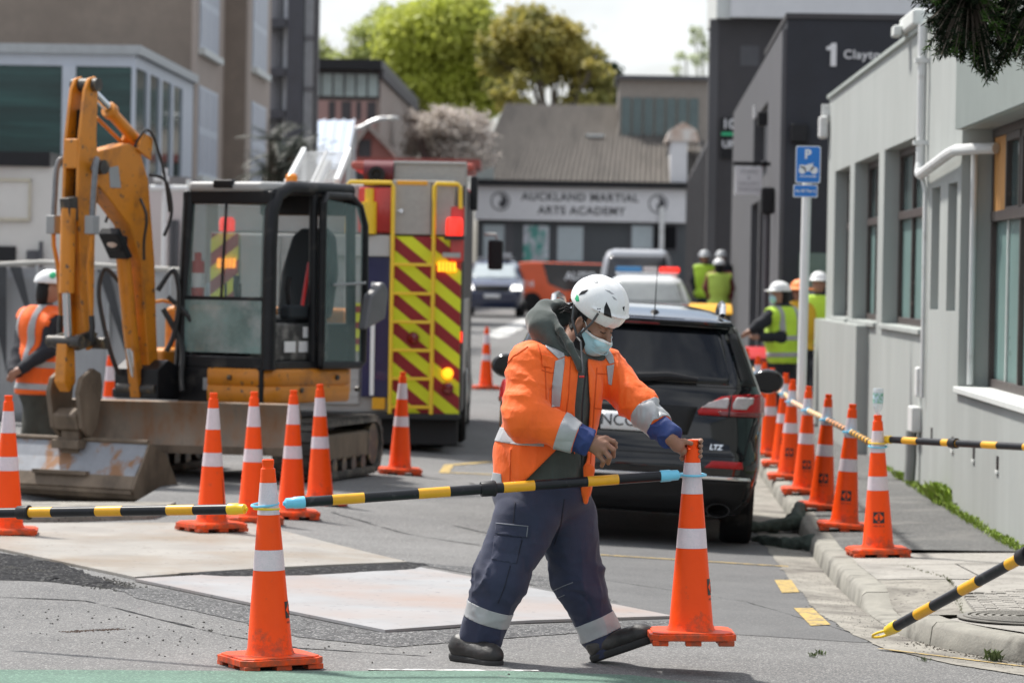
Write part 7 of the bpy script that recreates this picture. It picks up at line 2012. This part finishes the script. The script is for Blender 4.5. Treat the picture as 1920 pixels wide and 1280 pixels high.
# glazed entry box
ge = MB(); ge.box(-6, 0, -9, -.01, 5.04, 5.24); ge.build('entry_fascia', m_palefr, bb_, smooth=0)
ge = MB(); ge.box(-6.1, .1, -9.1, -.01, 5.24, 5.39); ge.build('entry_roof', M('zinc_roof', (.36, .38, .39), .5), bb_, smooth=0)
for x0, x1 in ((-3.0, -1.18), (-.97, -.03), (-6, -3.2)):
    k = MB(); k.box(x0, x1, -8.97, -8.93, 1.0, 5.04); k.build('entry_pane', m_tealg, bb_, smooth=0)
for x in (-1.075, -3.1, -.02):
    k = MB(); k.box(x - (.11 if x < -1 else .03), x + (.11 if x < -1 else .03), -9.03, -8.9, .2, 5.04); k.build('entry_mullion', m_palefr, bb_, smooth=0)
ys_ = [-9, -7.2, -5.4, -3.6, -1.8]
for i, y in enumerate(ys_):
    if i < 4: k = MB(); k.box(-.05, -.01, y + .2, y + 1.6, .8, 5.04); k.build('entry_pane', m_tealg, bb_, smooth=0)
    else: k = MB(); k.box(-.05, 0, y + .1, -.02, .2, 5.04); k.build('entry_panel', m_palefr, bb_, smooth=0)
    if i: k = MB(); k.box(-.06, .02, y - .18, y + .18, .2, 5.04); k.build('entry_mullion', m_palefr, bb_, smooth=0)
k = MB(); k.box(-6, -.1, -8.9, -.1, .0, .9); k.build('entry_floor', m_greyw, bb_)
# --------------------------------------------------------------- white site cabin and walls
m_cabin = M('cabin_white', (.60, .585, .55), .7, var=.05, vs=1.5, c2=(.5, .46, .44), c2s=.7, c2at=.62)
sx_ = lambda px, d: P(px, 500, d).x
wc = thing('site_cabin', 'off white site cabin with a black roof edge at the picture edge', 'building', (sx_(110, 52), 52, 0))
k = MB(); k.box(sx_(-40, 52) - wc.location.x, sx_(205, 52) - wc.location.x, 0, 3, 0, 3.14); k.build('wall', m_cabin, wc, smooth=0)
k = MB(); k.box(sx_(-40, 52) - wc.location.x, sx_(92, 52) - wc.location.x, -.08, 3, 3.14, 3.34); k.build('roof_edge', m_blackpl, wc, smooth=0)
k = MB(); x0, x1 = sx_(-30, 52) - wc.location.x, sx_(52, 52) - wc.location.x
k.box(x0, x1, -.03, 0, 2.42, 2.93); k.build('panel', m_cabin, wc, smooth=0)
k = MB(); k.box(x0, x1 + .03, -.06, 0, 2.38, 2.42); k.box(x0, x1 + .03, -.06, 0, 2.93, 2.97); k.box(x1, x1 + .03, -.05, 0, 2.38, 2.97); k.build('panel_frame', M('cream_trim', (.5, .46, .36), .7), wc, smooth=0)
for a, c, u, v in ((-10, 30, 468, 500), (50, 78, 475, 505)): k = MB(); k.box(sx_(a, 52) - wc.location.x, sx_(c, 52) - wc.location.x, -.05, 0, 1.7 - (v - 512) / 134.6, 1.7 - (u - 512) / 134.6); k.build('equipment_box', m_blackpl if a < 0 else m_greyw, wc, bevel=.01)
k = MB(); k.tube([(sx_(78, 52) - wc.location.x, -.1, 1.5), (sx_(78, 52) - wc.location.x, -.1, 2.1)], .03, 8); k.build('vent_pipe', m_greyw, wc)
pw = thing('pale_wall', 'pale pinkish wall with a dark slot window behind the digger boom', 'wall', (sx_(270, 57), 57, 0))
m_pinkw = M('wall_pinkish', (.54, .48, .47), .75, var=.05, vs=1.2)
k = MB(); k.box(sx_(200, 57) - pw.location.x, sx_(345, 57) - pw.location.x, 0, 4, 0, 3.02); k.build('wall_body', m_pinkw, pw, smooth=0)
k = MB(); k.box(sx_(195, 57) - pw.location.x, sx_(348, 57) - pw.location.x, -.05, 4, 3.02, 3.16); k.build('coping', M('coping_grey', (.2, .19, .19), .7), pw, smooth=0)
k = MB(); k.box(sx_(214, 57) - pw.location.x, sx_(236, 57) - pw.location.x, -.03, .1, 1.75, 2.6); k.build('window', m_cglass, pw, smooth=0)
k = MB(); k.box(sx_(210, 57) - pw.location.x, sx_(240, 57) - pw.location.x, -.04, .1, 2.6, 2.75); k.build('window_head', m_sill, pw, smooth=0)
for px in (322, 331): k = MB(); k.tube([(sx_(px, 57) - pw.location.x, -.08, 0), (sx_(px, 57) - pw.location.x, -.08, 2.5)], .04, 8); k.build('drain', m_greyw, pw)
wr = thing('pipe_railing', 'white pipe railing standing before the brown building', 'railing', (sx_(307, 50), 50, 0))
k = MB(); k.tube([(0, 0, 0), (0, 0, 1.7 - (318 - 513) / 140)], .035, 8); k.build('post', m_pipe, wr)
k = MB(); k.tube([(sx_(352, 50) - wr.location.x, 0, 0), (sx_(352, 50) - wr.location.x, 0, 1.7 - (338 - 513) / 140)], .035, 8); k.build('post', m_pipe, wr)
k = MB(); k.tube([(-.2, 0, 1.7 - (356 - 513) / 140), (sx_(420, 50) - wr.location.x, 0, 1.7 - (356 - 514) / 140)], .045, 8); k.build('rail', m_pipe, wr)
k = MB(); k.tube([(-.15, 0, 1.7 - (339 - 513) / 140), (.05, 0, 1.7 - (339 - 513) / 140)], .035, 8); k.build('rail', m_pipe, wr)
# fence hung with grey sheeting
fn = thing('site_fence', 'temporary fence hung with sagging grey sheeting behind the digger arm', 'fence', (sx_(150, 41), 41, 0))
zt = 1.7 - (497 - 512) / sc(41)
k = MB(); k.tube([(sx_(-40, 41) - fn.location.x, 0, zt - .05), (sx_(78, 41) - fn.location.x, 0, zt), (sx_(340, 41) - fn.location.x, 0, zt - .06)], .028, 8); k.build('top_rail', M('rail_pale', (.48, .46, .42), .6), fn)
for px in (-5, 70, 205, 320): k = MB(); k.tube([(sx_(px, 41) - fn.location.x, 0, 0), (sx_(px, 41) - fn.location.x, 0, zt - .03)], .022, 8); k.build('post', m_steel, fn)
m_tarp = M('sheeting_grey', (.34, .345, .355), .6, var=.12, vs=2, c2=(.46, .465, .47), c2s=1.1, c2at=.55, stretch=(2, 2, .4))
m_tarpd = M('mesh_dark', (.05, .052, .056), .8, var=.3, vs=4)
x0, x1 = sx_(-40, 41) - fn.location.x, sx_(345, 41) - fn.location.x
k = MB(); nx_, nz_ = 60, 12; g = []
for j in range(nz_ + 1):
    for i in range(nx_ + 1):
        x = x0 + (x1 - x0) * i / nx_; z = .02 + (zt - .08) * j / nz_
        g.append((x, .06 + .07 * float(noise3(x * 4.2 + .6 * (1.8 - z), 3.1, z * .7)) * (1.25 - z / 2.2), z))
k.add(g, [(j * (nx_ + 1) + i, j * (nx_ + 1) + i + 1, (j + 1) * (nx_ + 1) + i + 1, (j + 1) * (nx_ + 1) + i) for j in range(nz_) for i in range(nx_)])
to = k.build('sheeting', m_tarp, fn, smooth=60); to.modifiers.new('cloth', 'SOLIDIFY').thickness = .01
for a, b_, c in (((18, 500), (40, 500), (70, 640)), ((182, 505), (205, 505), (255, 720)), ((-30, 500), (12, 500), (12, 700)), ((225, 505), (236, 505), (250, 640))):
    pts = [P(q[0], q[1], 40.9) - V(fn.location) for q in (a, b_, c)]
    k = MB(); k.add(pts + [p + V((0, .012, 0)) for p in pts], [(0, 2, 1), (3, 4, 5), (0, 1, 4, 3), (1, 2, 5, 4), (2, 0, 3, 5)]); k.build('dark_mesh', m_tarpd, fn, smooth=0)
# --------------------------------------------------------------- dark flats tower, left of the sky
tw = thing('apartment_tower', 'dark grey apartment tower with black balcony slabs against the sky', 'building', (sx_(540, 95), 95, 0))
tx_ = lambda px: sx_(px, 95) - tw.location.x
tz = lambda py: 1.7 - (py - 517) / sc(95)
m_twg = M('tower_grey', (.30, .30, .32), .6, var=.08, vs=.8); m_twd = M('tower_dark', (.045, .05, .065), .3, var=.2, coat=.3); m_tww = M('tower_white', (.62, .64, .67), .5)
def tb(nm, a, b_, z0, z1, y0, y1, m_, par=tw): k = MB(); k.box(tx_(a), tx_(b_), y0, y1, z0, z1); return k.build(nm, m_, par, smooth=0)
tb('wall', 470, 531, 0, 12, 1, 1.6, m_twg); tb('white_fin', 523, 533, 0, 12, .3, 1.2, m_tww); tb('dark_fin', 509, 519, 0, 12, .5, 1.1, M('tower_mid', (.16, .16, .17), .6))
tb('dark_shaft', 534, 564, 0, 12, -.5, .6, m_twd); tb('white_strip', 565, 584, tz(330), 12, -.2, .5, m_tww); tb('edge_column', 584, 590, 0, 12, -.6, .5, m_darkw)
tb('grey_strip', 563, 585, 0, tz(300), -.3, .5, m_twg)
for py in (48, 140, 218, 290): tb('balcony_slab', 490, 532, tz(py) - .1, tz(py) + .1, -.4, 1.2, m_twd)
for py in (75, 170): tb('strip_joint', 565, 584, tz(py) - .06, tz(py) + .06, -.24, -.2, m_twg)
# --------------------------------------------------------------- house with black roof and its neighbours
hs = thing('gabled_house', 'brown pink house with a black roof and a wide upper window', 'house', (sx_(708, 125), 125, 0), -math.atan(.02))
hx_ = lambda px: sx_(px, 125) - hs.location.x
hz = lambda py: 1.7 - (py - 519) / sc(125)
m_pinkb = M('pink_board', (.33, .21, .19), .8, var=.1, vs=2); m_brownb = M('brown_block', (.29, .245, .215), .85, var=.08)
def hb(nm, a, b_, u, v, y0, y1, m_, par=hs): k = MB(); k.box(hx_(a), hx_(b_), y0, y1, hz(v), hz(u)); return k.build(nm, m_, par, smooth=0)
hb('wall', 570, 708, 135, 560, 0, 25, m_brownb)
hb('front_boarding', 572, 700, 192, 320, -.12, 0, m_pinkb)
for a, b_ in ((612, 624), (636, 654), (664, 672), (684, 700)): hb('dark_opening', a, b_, 194, 228, -.16, -.12, m_darkw)
hw = hb('window', 575, 706, 138, 188, -.15, 0, m_darkw)
for i in range(6): hb('pane', 578 + 21.5 * i, 596 + 21.5 * i, 142, 184, -.2, -.15, M('pale_green_glass', (.27, .33, .32), .15, var=.3, vs=1), hw)
rf_ = MB(); rf_.box(hx_(560), hx_(712), -.8, 26, hz(135), hz(116)); rf_.build('roof', m_blackpl, hs, smooth=0)
rf_ = MB(); rf_.box(0.0, .12, -.5, 25.5, hz(150), hz(133)); rf_.build('roof_fascia', m_darkw, hs, smooth=0)
mr = thing('metal_roof_shed', 'lean-to with a pale blue metal roof below the house', 'shed', (sx_(625, 112), 112, 0))
q = lambda px, py, d, o: P(px, py, d) - V(o.location)
k = MB(); A_, B_, C_, D_ = q(583, 310, 110, mr), q(648, 310, 110, mr), q(664, 226, 116, mr), q(590, 226, 116, mr)
k.add([A_, B_, C_, D_] + [p - V((0, 0, .12)) for p in (A_, B_, C_, D_)], [(0, 1, 2, 3), (7, 6, 5, 4), (0, 4, 5, 1), (1, 5, 6, 2), (2, 6, 7, 3), (3, 7, 4, 0)]); k.build('roof', M('roof_paleblue', (.40, .47, .58), .5, var=.05, c2=(.4, .38, .38), c2s=.9, c2at=.62, stretch=(3, .4, .4)), mr, smooth=0)
for i in range(5):
    k = MB(); k.beam(A_.lerp(B_, i / 4), D_.lerp(C_, i / 4), .06, .1); k.build('roof_seam', m_palefr, mr)
k = MB(); k.box(A_.x, B_.x, A_.y + .2, A_.y + 6, -.2, A_.z - .12); k.build('wall', m_pinkb, mr, smooth=0)
rh = thing('red_roofed_house', 'small house with a rust red gable beside the pale metal roof', 'house', (sx_(705, 118), 118, 0))
k = MB(); pts = [(q(662, 400, 118, rh).x, .2), (q(760, 400, 118, rh).x, .2), (q(760, 330, 118, rh).x, q(700, 318, 118, rh).z), (q(690, 232, 118, rh).x, q(690, 236, 118, rh).z), (q(662, 300, 118, rh).x, q(662, 292, 118, rh).z)]
k.prism(pts, -5, 0, frame((0, 0, 0), (1, 0, 0), (0, 0, 1), (0, -1, 0))); k.build('wall', M('rust_gable', (.30, .12, .10), .75, var=.1), rh, smooth=0)
k = MB(); k.beam(V((pts[3][0], -.1, pts[3][1])), V((pts[2][0] + .2, -.1, pts[2][1])), .4, .14); k.beam(V((pts[3][0], -.1, pts[3][1])), V((pts[4][0] - .2, -.1, pts[4][1])), .4, .14); k.build('barge_board', m_brownb, rh)
k = MB(); k.box(pts[4][0] + .15, pts[4][0] + .55, -.06, 0, q(670, 285, 118, rh).z - 1, q(670, 262, 118, rh).z); k.build('window', m_darkw, rh)
rs = thing('red_awning_roof', 'long low red roof edge behind the fire engine', 'roof', (sx_(770, 100), 100, 0))
k = MB(); k.box(sx_(650, 100) - rs.location.x, sx_(897, 100) - rs.location.x, 0, 4, 1.7 - (312 - 519) / 70, 1.7 - (297 - 519) / 70); k.build('roof', M('awning_red', (.30, .075, .06), .7), rs, smooth=0)
k = MB(); k.box(sx_(655, 100) - rs.location.x, sx_(872, 100) - rs.location.x, .3, 4, 0, 1.7 - (313 - 519) / 70); k.build('wall', m_darkw, rs, smooth=0)
# street lamp
sl_ = thing('street_lamp', 'curved grey street lamp in front of the brown house', 'street lamp', (sx_(662, 90), 90, .3))
s90 = sc(90); o_ = V(sl_.location)
k = MB(); k.tube(smooth_path([V((0, 0, 0)), V((0, 0, 3.0)), P(664, 258, 90) - o_, P(680, 238, 90) - o_, P(706, 225, 90) - o_, P(725, 222, 90) - o_]), .05, 8); k.build('pole', m_steel, sl_)
k = MB(); p_ = P(736, 222, 90) - o_; k.ball(p_, (.17, .1, .06)); k.build('lamp_head', m_alu, sl_)
# ================================================================= TREES AND THE OVERHANGING BRANCH
m_bark = M('bark', (.10, .08, .06), .9, var=.3, vs=8)
def leafmat(nm, a, b_, s=.35):
    m = M(nm, a, .6, var=.3, vs=s, c2=b_, c2s=s * 1.7, c2at=.52, c2w=.12)
    t = m.node_tree; p = t.nodes['Principled BSDF']
    tr_ = nd(t, 'BsdfTranslucent'); ms = nd(t, 'MixShader'); ms.inputs[0].default_value = .45
    t.links.new(p.inputs['Base Color'].links[0].from_socket, tr_.inputs['Color'])
    t.links.new(p.outputs[0], ms.inputs[1]); t.links.new(tr_.outputs[0], ms.inputs[2])
    t.links.new(ms.outputs[0], t.nodes['Material Output'].inputs['Surface'])
    return m
def tree(nm, label, cat, d, foot, clumps, leaf, mat, n, seed=1, bark=None, twigs=0, fill=.72, flat=1):
    "clumps: (px, py, r px x, r px y[, depth offset])"
    rnd = random.Random(seed)
    f = P(foot[0], foot[1], d); f.z = float(zroad(0, min(d, 170)))
    t = thing(nm, label, cat, f); s = sc(d)
    C_ = []
    for c in clumps:
        p = P(c[0], c[1], d + (c[4] if len(c) > 4 else rnd.uniform(-1.5, 1.5))) - f
        C_.append((p, c[2] / s, c[3] / s))
    k = MB()
    hub = V((0, 0, min(p.z - r for p, _, r in C_) * .75))
    k.tube([(0, 0, -.2), hub * .5 + V((.05, 0, 0)), hub], [.34 * s / s, .26, .2], 8)
    for p, rx, rz_ in C_:
        mid = hub.lerp(p, .5) + V((rnd.uniform(-.3, .3), rnd.uniform(-.3, .3), -.2))
        k.tube([hub, mid, p, p + V((rnd.uniform(-.3, .3) * rx, 0, rz_ * .7))], [.14, .09, .05, .015], 6)
        for _ in range(twigs):
            a = p + V((rnd.gauss(0, .4) * rx, rnd.gauss(0, .4) * rx, rnd.gauss(0, .4) * rz_)); b_ = a + V((rnd.uniform(-.5, .5), rnd.uniform(-.5, .5), rnd.uniform(.1, .8)))
            k.tube([mid.lerp(p, rnd.random()), a, b_], [.04, .02, .006], 4, False)
    k.build('trunk', bark or m_bark, t)
    vs_, fs_ = [], []
    w = [rx * rx * rz_ for _, rx, rz_ in C_]; tot_ = sum(w)
    for (p, rx, rz_), wi in zip(C_, w):
        m = int(n * wi / tot_)
        subs = []
        for _ in range(max(5, int(m / 45))):
            v = V((rnd.gauss(0, 1), rnd.gauss(0, 1), rnd.gauss(0, 1))).normalized() * (rnd.random() ** .4)
            subs.append(p + V((v.x * rx, v.y * rx * flat, v.z * rz_)))
        for _ in range(m):
            q = rnd.choice(subs) + V((rnd.gauss(0, 1) * rx * .19, rnd.gauss(0, 1) * rx * .19, rnd.gauss(0, 1) * rz_ * .17))
            u = V((rnd.gauss(0, 1), rnd.gauss(0, 1), rnd.gauss(0, 1))).normalized(); v = u.orthogonal().normalized()
            L = leaf * rnd.uniform(.6, 1.3)
            i = len(vs_)
            vs_ += [q - u * L * .5, q + v * L * .28, q + u * L * .5, q - v * L * .28]; fs_.append((i, i + 1, i + 2, i + 3))
    me = bpy.data.meshes.new('crown'); me.from_pydata([tuple(q) for q in vs_], [], fs_); me.materials.append(mat)
    o = put(bpy.data.objects.new('crown', me), t); o['kind'] = 'stuff'
    return t
lg1 = leafmat('leaf_lime', (.42, .47, .07), (.52, .55, .12))
lg2 = leafmat('leaf_olive', (.42, .35, .08), (.26, .26, .07))
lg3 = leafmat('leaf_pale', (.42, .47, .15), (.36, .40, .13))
lg4 = leafmat('leaf_dark', (.035, .06, .025), (.05, .08, .03))
lg5 = leafmat('blossom_mauve', (.58, .52, .47), (.46, .42, .37))
tree('tree', 'bright lime green tree rising behind the roofs in the middle', 'tree', 178, (815, 400), [(825, 60, 95, 62), (770, 95, 60, 60), (880, 105, 72, 70), (830, 140, 90, 62), (760, 160, 50, 45), (915, 170, 42, 34), (860, 25, 60, 36), (800, 195, 70, 34), (880, 200, 60, 30), (745, 60, 26, 22), (728, 120, 24, 24), (905, 55, 34, 34), (940, 90, 24, 30), (790, 20, 34, 18), (735, 200, 28, 24), (935, 190, 26, 24)], .36, lg1, 36000, 3, twigs=2)
tree('tree', 'olive brown autumn-toned tree right of the lime green one', 'tree', 172, (1040, 400), [(985, 60, 62, 44), (1050, 90, 55, 46), (1000, 120, 55, 40), (1090, 130, 45, 42), (1120, 165, 38, 34), (940, 100, 40, 52), (950, 165, 34, 30), (1085, 190, 44, 20), (965, 35, 34, 20), (1030, 45, 26, 22), (1085, 95, 26, 20), (1108, 128, 24, 20), (1128, 186, 26, 18), (960, 195, 40, 16), (1010, 80, 40, 34)], .33, lg2, 17000, 5, twigs=4)
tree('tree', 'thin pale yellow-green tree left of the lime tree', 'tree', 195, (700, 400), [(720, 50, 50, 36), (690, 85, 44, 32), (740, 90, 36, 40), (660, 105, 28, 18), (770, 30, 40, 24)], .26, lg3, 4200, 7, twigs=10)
tree('tree', 'small dark tree between the olive tree and the rooftop window box', 'tree', 175, (1142, 400), [(1140, 140, 20, 24), (1150, 170, 22, 26)], .3, lg4, 2600, 9)
tree('shrub', 'mauve grey twiggy shrub beside the corrugated roof', 'shrub', 132, (840, 480), [(830, 240, 55, 36), (885, 250, 38, 44), (795, 270, 42, 34), (860, 290, 60, 28), (780, 225, 24, 20)], .17, lg5, 11000, 11, twigs=14, bark=M('twig_mauve', (.16, .12, .115), .9))
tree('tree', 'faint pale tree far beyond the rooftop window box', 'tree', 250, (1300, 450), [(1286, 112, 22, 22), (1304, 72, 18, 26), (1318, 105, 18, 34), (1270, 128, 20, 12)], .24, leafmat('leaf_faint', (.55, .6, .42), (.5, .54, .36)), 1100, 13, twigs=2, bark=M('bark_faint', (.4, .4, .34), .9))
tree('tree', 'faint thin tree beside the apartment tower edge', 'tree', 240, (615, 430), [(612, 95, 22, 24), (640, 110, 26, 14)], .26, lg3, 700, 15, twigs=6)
# dark palm-like shrubs by the tower foot
pt = thing('palm', 'dark palms massed at the foot of the apartment tower', 'palm', (sx_(535, 64), 64, .1))
o_ = V(pt.location)
k = MB(); fo = MB(); rnd = random.Random(21)
for px, py in ((512, 262), (545, 285), (575, 300), (528, 310), (500, 320), (560, 330)):
    c = P(px, py, 64 + rnd.uniform(-.6, .6)) - o_
    k.tube([(c.x * .9, c.y, 0), (c.x, c.y, c.z)], [.12, .08], 7)
    for i in range(22):
        a = rnd.uniform(0, 2 * PI); e = rnd.uniform(-.3, 1.1); L = rnd.uniform(.5, .85)
        dr_ = V((math.cos(a) * math.cos(e), math.sin(a) * math.cos(e), math.sin(e)))
        prev = c
        for j in range(1, 5):
            nx2 = c + dr_ * L * j / 4 + V((0, 0, -.32 * (j / 4) ** 2 * L))
            sd = (nx2 - prev).cross(V((0, 0, 1))).normalized()
            for q in range(3):
                b0 = prev.lerp(nx2, q / 3)
                for sg_ in (-1, 1):
                    tip = b0 + sd * sg_ * .22 * (1.1 - j / 5) + (nx2 - prev) * .5 + V((0, 0, -.05)); fo.add([b0, b0 + (nx2 - prev) * .14, tip], [(0, 1, 2)])
            prev = nx2
k.build('trunk', m_bark, pt); fr_ = fo.build('fronds', M('frond_dark', (.022, .032, .016), .55, var=.4, vs=3), pt, smooth=0); fr_['kind'] = 'stuff'
# overhanging conifer branch, top right
BD = 13.6
br_ = thing('conifer_branch', 'dark conifer branch with spiky leaves hanging into the top corner', 'branch', P(1880, -120, BD))
o_ = V(br_.location); rnd = random.Random(31)
k = MB(); nd_ = [MB(), MB()]
top = V((.25, 0, .35))
out_ = [(1690, -8), (1730, 8), (1760, 25), (1745, 55), (1735, 95), (1752, 108), (1790, 100), (1800, 118), (1835, 130), (1850, 158), (1862, 150), (1885, 120), (1915, 130), (1935, 128)]
ends = [P(x, y, BD + rnd.uniform(-.12, .12)) - o_ for x, y in out_]
def inside(x, y):
    yy = np.interp(x, [1690, 1730, 1745, 1760, 1800, 1850, 1870, 1890, 1940], [-5, 15, 95, 105, 112, 152, 130, 118, 126]); return y < yy
spots = list(ends)
while len(spots) < 1500:
    x, y = rnd.uniform(1695, 2120), rnd.uniform(-130, 150)
    if inside(x, y): spots.append(P(x, y, BD + rnd.uniform(-.28, .28)) - o_)
hubs = [top.lerp(P(x, y, BD) - o_, .8) for x, y in ((1760, -60), (1800, -20), (1850, 20), (1890, 40), (1930, 60), (1770, 40), (2000, 40), (2070, 20), (1900, -80), (2020, -70))]
for h in hubs: k.tube([top, top.lerp(h, .5) + V((0, 0, .03)), h], [.02, .014, .008], 6)
for i, e in enumerate(spots):
    h = min(hubs, key=lambda q: (q - e).length)
    dirn = (e - h); 
    st_ = e - dirn.normalized() * min(.09, dirn.length) if dirn.length > 1e-3 else e
    k.tube([h, st_.lerp(h, .3) + V((0, 0, .01)), e], [.004, .003, .0018], 4, False)
    ax = (e - st_).normalized() if (e - st_).length > 1e-4 else V((0, 0, -1))
    tipm = nd_[1] if (i < 14 or rnd.random() < .12) else nd_[0]
    for j in range(34):
        t = rnd.random(); p = st_.lerp(e, t)
        r = V((rnd.gauss(0, 1), rnd.gauss(0, 1), rnd.gauss(0, 1))).normalized()
        dv = (r + ax * .55 + V((0, 0, -.15))).normalized(); L = rnd.uniform(.02, .037)
        sd = dv.orthogonal().normalized() * L * .1
        tipm.add([p, p + dv * L * .45 + sd, p + dv * L, p + dv * L * .45 - sd], [(0, 1, 2, 3)])
k.build('twigs', m_bark, br_)['kind'] = 'stuff'
o = nd_[0].build('leaves', M('conifer_dark', (.006, .013, .004), .8, spec=.15, var=.4, vs=12), br_, smooth=0); o['kind'] = 'stuff'
o = nd_[1].build('leaves', M('conifer_tip', (.035, .075, .012), .7, spec=.2, var=.4, vs=12), br_, smooth=0); o['kind'] = 'stuff'
